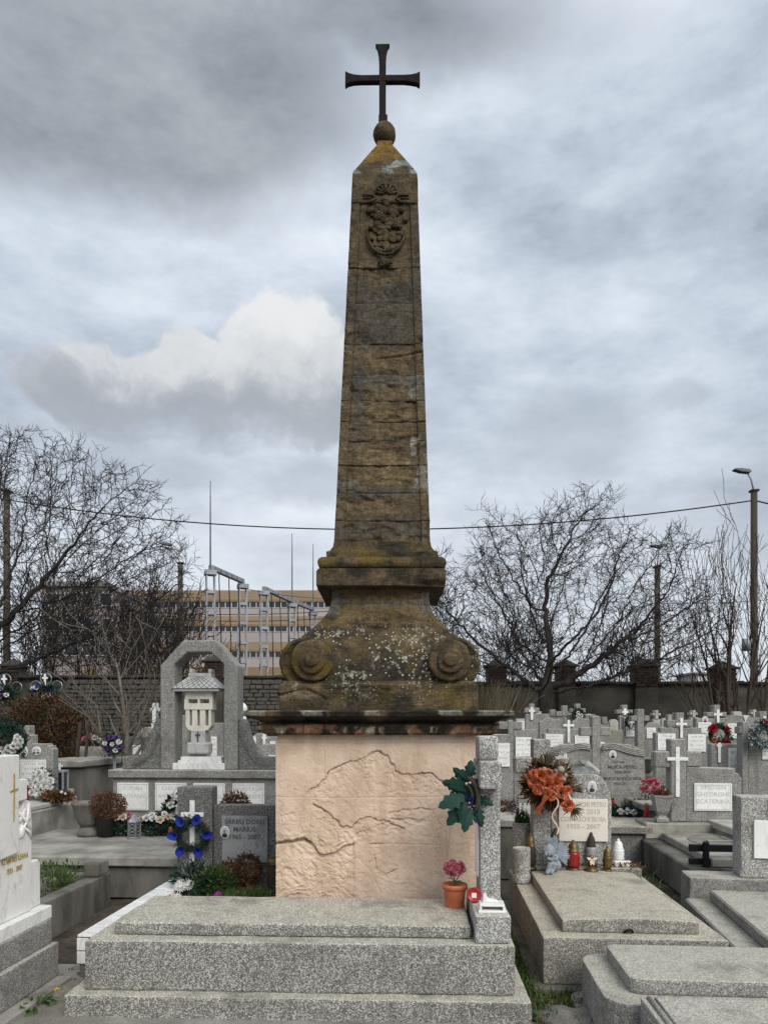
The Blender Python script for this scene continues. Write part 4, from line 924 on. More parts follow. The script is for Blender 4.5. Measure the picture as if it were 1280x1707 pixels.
# ================================================================== planted grave behind it
PX, PY = -2.40, 6.5
pg = thing('planted_grave', 'old concrete grave kerb filled with weeds behind the white marble headstone', 'grave', PX, PY, 0, GR)
b = B(); b.box(-.13, 0, -1.95, -.125, 0, .30, .014, 2, None, .005, .1); part(pg, 'side_kerb', b, 'concrete_dark')
b = B(); b.box(-1.4, 0.002, -.12, 0, 0, .302, .014, 2, None, .005, .1); part(pg, 'end_kerb', b, 'concrete_dark')
b = B(); b.box(-.14, -.01, -.22, -.01, .3025, .42, .014, 2, None, .004, .06); part(pg, 'corner_block', b, 'concrete_dark')
b = B(); b.box(-1.4, -.131, -1.95, -.125, 0, .25, .01, 1, None, .03, .08); part(pg, 'soil', b, 'soil')
b = B(); b.prism([(-.62, .25), (-.22, .25), (-.22, .36), (-.30, .365), (-.34, .35), (-.60, .365)], -1.0, -.5, .012); part(pg, 'broken_slab', rough(b, .006), 'concrete')
b = B()
for (cx, cy, cz, r, n) in ((-.36, -1.20, .33, .12, 500), (-.28, -1.40, .31, .12, 450), (-.30, -1.58, .31, .11, 300), (-.21, -.50, .32, .10, 320), (-.24, -.66, .30, .10, 260)): foliage(b, (cx, cy, cz), (r, r, r * .9), n, .05, .008, .3, .8)
blades(b, -.6, -.15, -1.6, -.9, .25, 200, .18, .004, .7)
part(pg, 'weeds', b, 'leaf_grass', kind='stuff')
b = B()
for i in range(9): foliage(b, (-.95 + i * .09, -.30 + RNG.normal() * .05, .35), (.07, .09, .09), 55, .045, .016, .3, .7)
blades(b, -1.0, -.15, -.45, -.2, .26, 120, .2, .004, .8)
part(pg, 'ground_cover', b, 'leaf_green', kind='stuff')
for i in range(9): inst(pg, 'blossom', flower('white'), (-.80 + RNG.random() * .35, -.45 + RNG.normal() * .06, .33 + RNG.random() * .05), (RNG.normal() * .4, -.8, .6), .022)

# ================================================================== grave with the white tiled kerb and the blue wreath
SX, SY = -1.90, 4.58
sg = thing('tiled_grave', 'grave with white marble tiled kerb and grey headstone left of the obelisk pedestal', 'grave', SX, SY, 0, GR)
b = B(); b.box(.012, .17, .012, 1.72, 0, .285, .004); b.box(.17, 1.07, 1.60, 1.72, 0, .285, .004); kc = part(sg, 'kerb_core', b, 'concrete_dark')
tl = B(); tl.box(0, .18, 0, .205, 0, .016, .003); tm = tl.mesh('tile'); tm.materials.append(MATS['marble'])
for i in range(8): inst(kc, 'tile', tm, (0 + RNG.normal() * .001, .004 + i * .212, .286 + RNG.random() * .002), None, 1)
ts = B(); ts.box(0, .105, 0, .011, 0, .075, .002); tsm = ts.mesh('tile'); tsm.materials.append(MATS['marble'])
for i, (x, z) in enumerate(((0, .207), (0, .125), (.11, .207), (.11, .125))): inst(kc, 'tile', tsm, (x, 0, z), None, (.68, 1, 1))
tf = B(); tf.box(0, .011, 0, .205, 0, .075, .002); tfm = tf.mesh('tile'); tfm.materials.append(MATS['marble'])
for i in range(8):
    for z in (.207, .125): inst(kc, 'tile', tfm, (0, .012 + i * .212, z), None, 1)
b = B(); b.box(.171, 1.06, .0, 1.60, 0, .245, .01, 1, None, .03, .08); part(sg, 'soil', b, 'soil')
hy = 1.73
hst = B(); hst.box(.02, .325, hy, hy + .16, 0, 1.07, .012, 2, None, .002, .08)
pil = part(sg, 'cross_pillar', hst, 'terrazzo_dark')
b = B(); b.box(.326, .98, hy + .03, hy + .15, 0, .915, .012, 2, None, .002, .08); hb = part(sg, 'headstone', b, 'terrazzo_dark')
inlay_cross(pil, .155, hy, .395, .955, .835, .098, .021, 'marble_plaque')
plaque(hb, .405, .80, hy + .03, .43, .825, 'marble_grey', .022, ['SARBU DORU', 'MARIUS', '1965 - 2007'], .056, 'letter_grey', bold=.0012, top=.10, lead=1.15)
portrait(hb, .435, hy + .008, .685, .042, .055)
def sw(lx, ly): c, s = math.cos(GR), math.sin(GR); return SX + lx * c - ly * s, SY + lx * s + ly * c
q = sw(.165, hy - .03)
wb = wreath('green wreath with six blue calla lilies on the grey cross pillar', q[0], q[1], .665, .118, .06, (0, -1, 0), 'leaf_dark', [], n=420, L=.045, W=.008, name='calla_wreath')
def calla():
    b = B(); n = 14
    vs = []; 
    for j, (r, z) in enumerate(((.10, 0), (.35, .45), (.75, .85), (1.0, 1.0))):
        for k in range(n):
            a = 2 * math.pi * k / n; rr = r * (1 + .35 * (j / 3) * max(0, math.cos(a)) ** 3); vs.append((rr * math.cos(a), rr * math.sin(a) * .92, z + .25 * (j / 3) * math.cos(a)))
    b.add(vs, [(j * n + k, j * n + (k + 1) % n, (j + 1) * n + (k + 1) % n, (j + 1) * n + k) for j in range(3) for k in range(n)])
    b.tube([(0, 0, .1), (0, 0, .85)], [.09, .05], 6); me = b.mesh('calla_lily', True); me.materials.append(MATS['petal_blue']); return me
cm_ = calla()
for a in (125, 68, 5, 178, -62, -125):
    p = Vector((.128 * math.cos(R(a)), -.055, .128 * math.sin(R(a)) * 1.05)); inst(wb, 'calla_lily', cm_, p, Vector((math.cos(R(a)) * .35, -1, math.sin(R(a)) * .35)), .040, R(a))
b = foliage(B(), (.44, 1.42, .33), (.17, .14, .12), 800, .05, .012, .2, .5); part(sg, 'shrub', b, 'leaf_green', kind='stuff')
b = foliage(B(), (.58, 1.5, .36), (.20, .10, .14), 700, .04, .010, .2, .5); part(sg, 'dry_plant', b, 'leaf_brown', kind='stuff')
b = B(); blades(b, .55, 1.03, .75, 1.40, .23, 900, .11, .004, .8); foliage(b, (.80, 1.1, .27), (.25, .25, .06), 500, .04, .012, .2, .5); part(sg, 'grass_tuft', b, 'leaf_grass', kind='stuff')
b = foliage(B(), (.27, 1.36, .36), (.14, .10, .10), 130, .10, .022, .2, .4); part(sg, 'fern', b, 'leaf_dark', kind='stuff')
for (x, y, z, s) in ((.225, 1.22, .33, .058), (.295, 1.25, .335, .052), (.16, 1.16, .285, .048), (.24, 1.12, .275, .042), (.20, 1.30, .36, .036)): inst(sg, 'chrysanthemum', daisy('white'), (x, y, z), (RNG.normal() * .2, -.9, .6), s, RNG.random() * 6)
for (x, y, z, s) in ((.55, 1.15, .285, .040), (.80, .98, .255, .032), (.57, 1.12, .265, .03)): inst(sg, 'aster', daisy('magenta'), (x, y, z), (0, -.8, .7), s)
q = sw(.66, hy - .10)
wreath('small brown dried wreath leaning below the grey plaque', q[0], q[1], .40, .10, .045, (0, -1, .1), 'leaf_brown', [], n=300, L=.04, W=.014, name='dried_wreath')
q = sw(.885, hy - .14)
t = thing('clay_jar', 'brown clay jar standing beside the dried wreath', 'jar', q[0], q[1], .245)
b = B(); b.lathe([(.045, 0), (.055, .03), (.058, .12), (.048, .18), (.05, .19)], n=18); part(t, 'body', b, 'wood_dark', True)
b = B(); b.lathe([(.05, .191), (.054, .205), (.048, .225), (.05, .24), (.03, .255), (.02, .25)], n=18); part(t, 'lid', b, 'bronze', True)

# ================================================================== family monument with the arch and the marble lantern
MX, MY = wx(331, 8.4), 8.4
am = thing('arch_monument', 'grey family monument with open arch, marble lantern tower and four white plaques', 'monument', MX, MY, 0, GR)
b = B(); b.box(-1.62, 1.20, -1.62, -.02, 0, .30, .012, 1, None, .003, .15); part(am, 'platform_base', b, 'concrete_dark')
b = B(); b.box(-1.66, 1.24, -1.67, -.02, .301, .39, .012, 1, None, .003, .15); part(am, 'platform', b, 'concrete')
b = B(); b.box(-1.0, 1.0, 0, .6, 0, .985, .01, 1, None, .002, .15); bs = part(am, 'base', b, 'terrazzo_grey')
b = B(); b.box(-1.035, 1.035, -.05, .64, .986, 1.08, .01, 1, None, .002, .15); part(am, 'ledge', b, 'terrazzo_grey')
m_ = 8.4 / FPX
for k, (pc, ls) in enumerate(((220, ['ROMAN', 'ANTEANU', '', '1921 - 1981']), (285, ['CHEOR', 'ANTEANU', '', '1909 - 1974']), (350, ['ELENA', 'ANTEANU', '', '1914 - 1990']), (416, ['ANASTASIA', 'MUNTEANU', '', '1925 - 1999']))):
    x = (pc - 331) * m_; plaque(bs, x - .182, x + .182, 0, .615, .93, 'marble_plaque', .022, [ls[0], ls[1]], .062, 'engraving', rim=True, top=.16, lead=1.4)
def ay(px, py): return ((px - 331) * m_, EYE + (HOR - py) * m_)
outer = [ay(265, 1283), ay(265, 1109), ay(304, 1067), ay(359, 1067), ay(396, 1110), ay(396, 1283)]
inner = [ay(373, 1283), ay(373, 1107), ay(351, 1087), ay(311, 1087), ay(289, 1107), ay(289, 1283)]
outer[0] = (outer[0][0], 1.081); outer[-1] = (outer[-1][0], 1.081); inner[0] = (inner[0][0], 1.081); inner[-1] = (inner[-1][0], 1.081)
b = B(); b.prism(outer + inner, .02, .30, .012); part(am, 'arch', b, 'terrazzo_grey')
for s in (-1, 1):
    w_ = [(0, 1.081), (.46, 1.081), (.46, 1.225), (.27, 1.23), (.20, 1.30), (.14, 1.42), (.10, 1.55), (.085, 1.62), (.05, 1.66), (0, 1.66)]
    x0 = outer[0][0] - .002 if s < 0 else outer[-1][0] + .002
    b = B(); b.prism([(x0 + s * x, z) for x, z in w_], .06, .22, .008); wg = part(am, 'wing', b, 'terrazzo_dark')
    b = B(); stem = [(x0 + s * x, .052, z) for x, z in ((.36, 1.13), (.27, 1.14), (.18, 1.19), (.11, 1.28), (.06, 1.39), (.035, 1.48))]; b.tube(stem, .004, 5)
    for i in range(len(stem) - 1):
        for f_ in (.2, .7):
            p = Vector(stem[i]).lerp(Vector(stem[i + 1]), f_); d = (Vector(stem[i + 1]) - Vector(stem[i])).normalized()
            for sd in (-1, 1): b.leaf(p, d + Vector((d.z, 0, -d.x)) * .55 * sd, (0, -1, 0), .065, .018, .1)
    part(wg, 'laurel_relief', b, 'concrete_dark', label='carved laurel branch')
# marble lantern tower
b = B(); b.box(-.36, .24, .0, .34, 1.0805, 1.155, .005); b.box(-.31, .20, .03, .31, 1.1555, 1.185, .004); b.box(-.285, .19, .05, .29, 1.1855, 1.225, .004)
b.moved(Matrix.Translation((.06, 0, 0))); part(am, 'marble_steps', b, 'marble')
lt = []
cxL = (325 - 331) * m_
def bx_(b, p0, p1, y0, y1, d0=.10, d1=.24, c=.004): b.box((p0 - 331) * m_, (p1 - 331) * m_, d0, d1, EYE + (HOR - y1) * m_, EYE + (HOR - y0) * m_, c)
b = B(); bx_(b, 306, 344, 1238, 1258, .08, .27, .02); part(am, 'tower_foot', b, 'marble_lantern')
b = B(); bx_(b, 313, 338, 1219, 1238.5); tp = part(am, 'tower_stem', b, 'marble_lantern')
b = B(); bx_(b, 324, 326.5, 1220, 1237, .094, .1005, 0); bx_(b, 321, 329.5, 1224, 1227, .093, .1, 0); part(tp, 'small_cross', b, 'engraving_dark')
# body with slots, built of bars
b = B()
def pz(px, py): return ((px - 331) * m_, EYE + (HOR - py) * m_)
b.prism([pz(304, 1183), pz(304, 1210), pz(309, 1217), pz(315, 1219), pz(336, 1219), pz(343, 1217), pz(348, 1210), pz(348, 1183), pz(343.5, 1183), pz(343.5, 1210), pz(338, 1210), pz(338, 1183), pz(328.5, 1183), pz(328.5, 1210), pz(324, 1210), pz(324, 1183), pz(315, 1183), pz(315, 1210), pz(311, 1210), pz(311, 1183)], .10, .24, .003)
bx_(b, 302, 351, 1172, 1183, .09, .25); bx_(b, 302, 309, 1165, 1172.2, .09, .25); bx_(b, 325, 329, 1165, 1172.2, .09, .25); bx_(b, 345, 351, 1165, 1172.2, .09, .25); bx_(b, 303, 351, 1152, 1165.2, .095, .245)
part(am, 'lantern_body', b, 'marble_cream')
b = B(); bx_(b, 287, 364, 1147, 1152.2, .02, .33)
z0 = EYE + (HOR - 1147) * m_; z1 = EYE + (HOR - 1127) * m_; xa, xb, xc, xd = [(p - 331) * m_ for p in (285, 366, 348, 309)]
b.add([(xa, 0, z0), (xb, 0, z0), (xb, .36, z0), (xa, .36, z0), (xd, .10, z1), (xc, .10, z1), (xc, .26, z1), (xd, .26, z1)], [(0, 1, 5, 4), (1, 2, 6, 5), (2, 3, 7, 6), (3, 0, 4, 7), (4, 5, 6, 7), (3, 2, 1, 0)])
rf = part(am, 'lantern_roof', b, 'marble_lantern')
b = B()
for i in range(-6, 14):       # diamond tile grooves on the roof slope
    for sgn in (-1, 1):
        u0 = i / 8
        pa, pb = [], []
        for t_ in (0, 1):
            u = u0 + sgn * t_ * .42
            if not (0 <= u <= 1): u = min(1, max(0, u)); t_ = abs(u - u0) / .42 if 0 <= u0 <= 1 else t_
            x = (xa + (xb - xa) * u) * (1 - t_) + (xd + (xc - xd) * u) * t_
            pa.append(Vector((x, .10 * t_ - .002, z0 + (z1 - z0) * t_)))
        if 0 <= u0 <= 1 and (pa[1] - pa[0]).length > .02: b.tube(pa, .0028, 4)
part(rf, 'tile_grooves', b, 'engraving_dark', kind='stuff')
b = B(); bx_(b, 309, 348, 1121, 1127.2, .10, .26); bx_(b, 309.5, 315, 1113, 1121.3, .11, .25, .01); bx_(b, 342, 348, 1114, 1121.3, .11, .25, .01); part(rf, 'crest', b, 'marble_lantern')

PZ = .391
def plat(px, py, z=PZ): d = dground(py, z); return wx(px, d), d
# things standing on its platform
x, y = plat(166, 1386)
urn('squat mossy stone urn on the left end of the arch monument platform', wx(148, 8.0), 8.0, PZ, .37, .17, 'concrete_dark')
t = thing('dried_shrub_pot', 'black plastic pot with a round rusty brown dried plant beside the stone urn', 'pot plant', wx(178, 7.95), 7.95, PZ)
b = B(); b.lathe([(.085, 0), (.09, .01), (.115, .20), (.12, .21), (.105, .21), (.01, .20)], n=20); part(t, 'pot', b, 'black_plastic', True)
b = foliage(B(), (.01, 0, .33), (.20, .17, .15), 3000, .024, .012, .45, .4)
for i in range(60):
    d = rdir(); d.z = abs(d.z) + .3; b.tube([(0, 0, .2), Vector((0, 0, .2)) + d.normalized() * .2], .002, 3, False)
part(t, 'dried_plant', b, 'leaf_dry', kind='stuff')
def arrangement(name, label, x, y, z, r, h, leaf, fl, n=350, L=.05, W=.01, group=None):
    t = thing(name, label, 'flowers', x, y, z, 0, group)
    b = foliage(B(), (0, 0, h * .5), (r, r * .7, h * .5), n * 2, L, W * 1.4, .15, .3); part(t, 'greenery', b, leaf, kind='stuff')
    for (dx, dz, kind, s) in fl:
        yy = -r * .7 * math.sqrt(max(.05, 1 - min(1, (dx / r) ** 2 + ((dz - h * .5) / h) ** 2))); inst(t, 'blossom', daisy(kind[1:]) if kind[0] == '*' else flower(kind), (dx, yy, dz), (dx * 2, -.8, .6), s, RNG.random() * 6)
    return t
arrangement('flower_cushion', 'small fir cushion with pink and cream roses left of the silver lantern', wx(203, 8.0), 8.0, PZ, .11, .20, 'leaf_dark', [(-.03, .20, 'cream', .035), (.04, .21, 'cream', .04), (.08, .23, 'pink', .03), (-.07, .19, 'white', .028)])
arrangement('flower_cushion', 'long fir cushion with white roses right of the silver lantern', wx(262, 8.05), 8.05, PZ, .20, .20, 'leaf_dark', [(-.15, .18, 'cream', .036), (-.08, .20, 'white', .04), (0, .20, 'white', .04), (.07, .18, 'cream', .042), (.14, .21, 'cream', .04), (-.02, .23, 'white', .035), (.10, .24, 'white', .032), (.18, .17, 'white', .03)], n=600)
arrangement('flower_vase', 'vase of white lilies and dark leaves behind the blue calla wreath', wx(291, 8.1), 8.1, PZ, .10, .42, 'leaf_dark', [(-.02, .33, 'white', .045), (.05, .40, 'white', .04), (-.05, .36, 'cream', .035), (.06, .30, '*white', .05), (.02, .24, 'white', .04), (0, .44, 'white', .03)], n=120, L=.10, W=.05)
t = thing('silver_lantern', 'silver metal lantern with pierced sides on the arch monument platform', 'lantern', wx(224, 7.85), 7.85, PZ)
b = B(); b.lathe([(.075, 0), (.075, .012), (.066, .02)], n=6); b.lathe([(.066, .165), (.078, .175), (.06, .20), (.045, .21), (.04, .225), (.02, .235), (.012, .25)], n=6)
for k in range(6): a = R(60 * k); b.tube([(.066 * math.cos(a), .066 * math.sin(a), .015), (.066 * math.cos(a), .066 * math.sin(a), .17)], .006, 5)
part(t, 'frame', b, 'silver')
b = B()
for k in range(6):
    a0, a1 = R(60 * k), R(60 * k + 60); p0 = Vector((.064 * math.cos(a0), .064 * math.sin(a0), 0)); p1 = Vector((.064 * math.cos(a1), .064 * math.sin(a1), 0))
    for i in range(4):
        z_ = .02 + i * .037
        for (u0, u1, a_, c_) in ((.1, .9, 0, .037), (.9, .1, 0, .037), (.1, .9, .018, .018)): b.tube([p0.lerp(p1, u0) + Vector((0, 0, z_ + a_)), p0.lerp(p1, u1) + Vector((0, 0, z_ + c_))], .0035, 4)
part(t, 'fretwork', b, 'silver'); b = B(); b.lathe([(.05, .01), (.05, .16)], n=12); part(t, 'glass', b, 'glass_dark', True)
candle('small red votive candle beside the white rose cushion', wx(284.5, 7.95), 7.95, PZ, .11, .028)
urn('dark urn of dried brown flower heads behind the headstone with the blue wreath', wx(393, 7.05), 7.05, PZ, .46, .15, 'concrete_dark', plant=('leaf_dry', .55, 500, .035))

# ================================================================== left middle distance
PGX, PGY = wx(62, 9.3), 9.3
ph = thing('portrait_headstone', 'grey headstone with two oval portraits and white plaque near the left edge', 'headstone', PGX, PGY, 0, GR)
b = B(); b.box(-.75, .44, -2.2, .25, 0, .60, .012, 1, None, .003, .15); part(ph, 'grave_kerb', b, 'concrete')
b = B(); b.box(-.70, .40, -2.1, -.12, .601, .66, .012, 1, None, .003, .15); part(ph, 'cover_slab', b, 'concrete_pale')
b = B(); b.prism([(-.32, .601), (.21, .601), (.21, 1.29), (.185, 1.29), (.185, 1.325), (.14, 1.325), (.14, 1.35), (-.06, 1.35), (-.06, 1.46), (-.10, 1.46), (-.10, 1.58), (-.26, 1.58), (-.26, 1.35), (-.32, 1.35)], 0, .14, .008); hh_ = part(ph, 'headstone', b, 'terrazzo_grey')
plaque(hh_, -.215, .125, 0, .80, 1.15, rows=5, lmat='engraving', rim=True)
portrait(hh_, -.165, 0, 1.25, .055, .068); portrait(hh_, .0, 0, 1.26, .06, .055, two=True)
M_ = 9.1 / FPX
heart = thing('heart_wreath', 'dark heart wreath filled with white roses leaning below the portraits', 'wreath', wx(69, 9.05), 9.05, .661)
b = foliage(B(), (0, .05, .20), (.17, .05, .19), 420, .05, .012, .4, .1); part(heart, 'fir_heart', b, 'leaf_dark', kind='stuff')
for (x, z) in ((-.10, .10), (-.02, .07), (.06, .09), (-.12, .19), (-.04, .17), (.04, .18), (.11, .17), (-.09, .28), (.0, .26), (.08, .25), (.13, .24), (-.02, .34), (.05, .33)): inst(heart, 'blossom', flower('white'), (x + RNG.normal() * .006, -.02, z), (x, -1, .3), .046, RNG.random() * 6)
candle('dark red votive candle left of the heart wreath of white roses', wx(43, 9.0), 9.0, .661, .22, .04)
arrangement('ground_bouquet', 'low brown and green bouquet on the slab right of the heart wreath', wx(95, 8.95), 8.95, .661, .19, .12, 'leaf_brown', [(.10, .12, '*white', .025), (.14, .10, '*white', .02)], n=420, L=.05, W=.016)
wreath('dark fir wreath with white lilies above the portrait headstone', wx(14, 8.8), 8.8, 1.42, .17, .12, (.1, -1, .1), 'leaf_teal', [(R(a), rf, 'white', .042) for a, rf in ((-60, 1), (-45, .8), (-30, 1), (-20, .75), (-70, .7), (-85, 1), (-100, .8), (-120, 1), (-140, .9), (-10, 1), (5, .8), (170, 1), (190, .9), (150, .8))], n=420, L=.10, W=.02, fill=120)

# raised old tomb with sloping concrete cap
rt = thing('raised_tomb', 'high streaked concrete tomb with slab roof left of the arch monument', 'tomb', wx(136, 10.1), 10.1, 0, R(-9))
b = B(); b.box(-.62, 0, 0, 1.45, 0, 1.0, .015, 1, None, .006, .15); part(rt, 'body', b, 'concrete_dark')
b = B(); b.box(-.70, .05, -.06, 1.50, 1.001, 1.10, .015, 1, None, .006, .15); part(rt, 'cap_slab', b, 'concrete')
b = B(); b.box(-.42, -.02, -.16, -.061, 0, .62, .012); b.box(-.40, -.06, -.12, -.061, .62, .72, .01); part(rt, 'front_step', b, 'concrete')
t = thing('glass_lantern_box', 'small glazed lantern box with white cross on top beside the raised tomb', 'lantern', wx(100, 9.75), 9.75, .62)
b = B(); b.box(-.085, .085, -.085, .085, 0, .02, .003); b.box(-.085, .085, -.085, .085, .34, .37, .003)
for sx in (-1, 1):
    for sy in (-1, 1): b.box(sx * .085 - .01 * (sx + 1), sx * .085 + .01 * (1 - sx), sy * .085 - .01 * (sy + 1), sy * .085 + .01 * (1 - sy), .02, .34, 0)
part(t, 'frame', b, 'marble_grey'); b = B(); b.box(-.07, .07, -.07, .07, .02, .34, 0); part(t, 'glass', b, 'glass_dark')
b = B(); b.box(-.012, .012, -.01, .01, .371, .46, .003); b.box(-.04, -.012, -.009, .009, .41, .435, .003); b.box(.012, .04, -.009, .009, .41, .435, .003); part(t, 'cross', b, 'white_paint')
# stand under the lantern box
b = B(); b.box(-.14, .14, -.12, .12, 0, .619, .01); single('stone_post', 'short stone post carrying the glazed lantern box', 'post', b, 'concrete_dark', wx(100, 9.75), 9.75)

urn('tall conical concrete urn with pink flowers behind the raised tomb', wx(160, 11.6), 11.6, .0, 1.25, .26, 'concrete', plant=('leaf_brown', .6, 160, .08))
for i in range(6): pass
arrangement('urn_bouquet', 'pink and white flowers standing in the tall conical urn', wx(160, 11.5), 11.5, 1.20, .20, .22, 'leaf_green', [(-.12, .16, 'pink', .05), (-.05, .20, 'pink', .05), (.04, .18, 'white', .045), (.10, .14, 'white', .04)], n=90, L=.08, W=.03)
sw_ = wreath('round purple and white wreath on a grey stand left of the arch monument', wx(194, 10.6), 10.5, 1.30, .10, .10, (.05, -1, .1), 'leaf_dark', [(R(20), 1, 'white', .04), (R(170), 1.0, 'white', .036), (R(-60), 1, 'white', .036), (R(100), 1, 'purple', .04), (R(60), 1.1, 'purple', .04), (R(130), 1.05, 'purple', .04), (R(-20), 1.1, 'purple', .04), (R(-110), 1.1, 'purple', .04), (R(-150), 1.0, 'purple', .04), (0, 0, 'white', .03)], n=260, L=.06, W=.02)
b = B(); b.box(-.02, .02, .03, .05, -1.3, .02, .003); part(sw_, 'stand', b, 'galvanised')
t = thing('timber_frame', 'dark leaning timber frame under the red-brown bush', 'frame', wx(128, 11), 11, 0)
b = B(); b.tube([(-.10, 0, 0), (.06, 0, 1.62)], .03, 4); b.tube([(-.0, .1, 0), (.14, .1, 1.58)], .025, 4); b.tube([(-.05, .05, .9), (.1, .05, .95)], .02, 4); part(t, 'beam', b, 'wood_dark', kind='stuff')

# red-brown evergreen bush
bu = thing('red_brown_bush', 'dense red-brown evergreen bush at the far left', 'bush', wx(75, 12), 12)
b = B(); b.tube([(0, 0, 0), (.02, .02, .7), (-.1, 0, 1.2)], [.05, .04, .02], 6); b.tube([(0, 0, .4), (.2, .05, 1.0)], [.035, .015], 5); b.tube([(0, 0, .4), (-.25, -.05, 1.0)], [.035, .015], 5); part(bu, 'stem', b, 'bark')
b = B()
for (x, z, rx, rz, n) in ((-.05, 1.55, .62, .42, 2600), (-.45, 1.25, .45, .45, 1500), (.38, 1.35, .42, .42, 1600), (.0, 1.05, .55, .40, 1500), (.35, .75, .35, .45, 900), (.05, 1.85, .42, .26, 1100), (-.35, 1.75, .34, .26, 800), (.55, 1.55, .25, .25, 500), (-.62, 1.5, .2, .25, 400)): foliage(b, (x, 0, z), (rx, .45, rz), n, .05, .026, .35, .3)
part(bu, 'foliage', b, 'leaf_redbrown', kind='stuff')
def bow_bouquet(label, px, py, d, kinds):
    t = arrangement('memorial_bouquet', label, wx(px, d), d, wz(py, d) - .2, .22, .26, 'leaf_dark', [((RNG.random() - .5) * .36, .05 + RNG.random() * .18, k, .045) for k in kinds], n=160, L=.09, W=.03)
    b = B()
    for (cx, cz, r) in ((-.18, .25, .09), (.2, .25, .09), (0, .38, .10)): b.tube([(cx + r * math.cos(a), .03, cz + r * math.sin(a)) for a in np.linspace(0, 6.283, 17)], .008, 4, False)
    part(t, 'ribbon_loops', b, 'silver', True)
    b = B(); b.box(-.018, .018, -.02, .0, .26, .46, .003); b.box(-.05, -.018, -.02, .0, .37, .405, .003); b.box(.018, .05, -.02, .0, .37, .405, .003); part(t, 'white_cross', b, 'white_paint')
    b = B(); b.box(-.09, .09, .06, .2, -(wz(py, d) - .2), .08, .01); part(t, 'stone_support', b, 'concrete_dark')
bow_bouquet('blue and white memorial bouquet with ribbon loops above the red-brown bush', 76, 1148, 13.2, ['blue'] * 4 + ['white'] * 5)
bow_bouquet('white and lilac memorial bouquet with ribbon loops at the far left edge', 8, 1150, 12.9, ['white'] * 5 + ['purple'] * 3)

# ================================================================== right: grave with dried flowers, angel and lanterns
CX0, CY0 = .946, 4.40
cg = thing('lantern_grave', 'terrazzo grave with beige cover slab, marble name plaque and lanterns right of the obelisk', 'grave', CX0, CY0, 0, GR)
def cw(lx, ly): c, s = math.cos(GR), math.sin(GR); return CX0 + lx * c - ly * s, CY0 + lx * s + ly * c
b = B(); b.box(-.06, 1.14, -.06, 2.1, 0, .06, .01, 1, None, .004, .1); part(cg, 'plinth', b, 'concrete_dark')
b = B(); b.box(0, 1.075, 0, 2.05, .061, .34, .012, 2, None, .002, .08); part(cg, 'box', b, 'terrazzo_warm')
b = B(); b.box(.13, .945, .115, 1.60, .3405, .414, .014, 2, None, .002, .08)
b.v = [(x, y, z + .03 * (1 - ((x - .54) / .41) ** 2) * (z > .38) * .5) for x, y, z in b.v]; cs_ = part(cg, 'cover_slab', b, 'terrazzo_warm')
b = B(); b.tube([(.50, .108, .352), (.515, .095, .366), (.54, .10, .366), (.55, .108, .352)], .008, 6); part(cs_, 'lifting_ring', b, 'iron', True)
b = B(); b.box(.04, 1.02, 1.62, 2.0, .3405, .44, .012, 2, None, .004, .06); part(cg, 'headstone_base', b, 'terrazzo_warm')
def lz(px, py): return ((px - CXP) * 6.12 / FPX - 1.063, EYE + (HOR - py) * 6.12 / FPX)
arc = [lz(1017, 1340), lz(1015, 1322), lz(1008, 1305), lz(999, 1294), lz(988, 1290)]
b = B(); b.prism([(.31, .441), (.80, .441)] + arc + [(.31, lz(0, 1290)[1])], 1.74, 1.90, .01); h1 = part(cg, 'headstone', b, 'terrazzo_light')
b = B(); b.box(.168, .3095, 1.72, 1.92, .441, 1.48, .012, 2, None, .002, .08); b.box(.02, .1675, 1.73, 1.91, 1.195, 1.33, .01); b.box(.31, .46, 1.73, 1.91, 1.1955, 1.33, .01); part(cg, 'cross', b, 'terrazzo_light')
plaque(h1, .376, .772, 1.74, .64, .99, 'marble_cream', .02, ['COSMASCHI PETRU', '1949 - 2013', 'COSMASCHI SILVIA', '1955 - 2007'], .056, 'letter_cream', bold=.001, top=.10, lead=1.08)
portrait(h1, .645, 1.74, 1.085, .040, .053)
b = foliage(B(), (.93, 1.70, .445), (.13, .08, .02), 160, .03, .012, .2, .4); foliage(b, (.5, 1.66, .445), (.25, .04, .015), 160, .025, .01, .2, .4); part(cg, 'moss', b, 'leaf_brown', kind='stuff')
q = cw(.625, 1.82)
t = thing('marble_book', 'tilted open grey marble book on top of the headstone with the name plaque', 'book', q[0], q[1], 1.193, GR)
b = B(); b.box(-.15, .0, -.05, .05, 0, .03, .004, M=Matrix.Translation((.05, 0, .005)) @ Matrix.Rotation(R(38), 4, 'Y')); part(t, 'page', b, 'marble_grey')
b = B(); b.box(0, .13, -.05, .05, 0, .03, .004, M=Matrix.Translation((-.02, 0, .085)) @ Matrix.Rotation(R(40), 4, 'Y')); part(t, 'page', b, 'marble_lantern')
b = B(); b.prism([(-.13, 0), (.1, 0), (.03, .06), (-.05, .06)], -.05, .05, .003); part(t, 'book_rest', b, 'marble_grey')
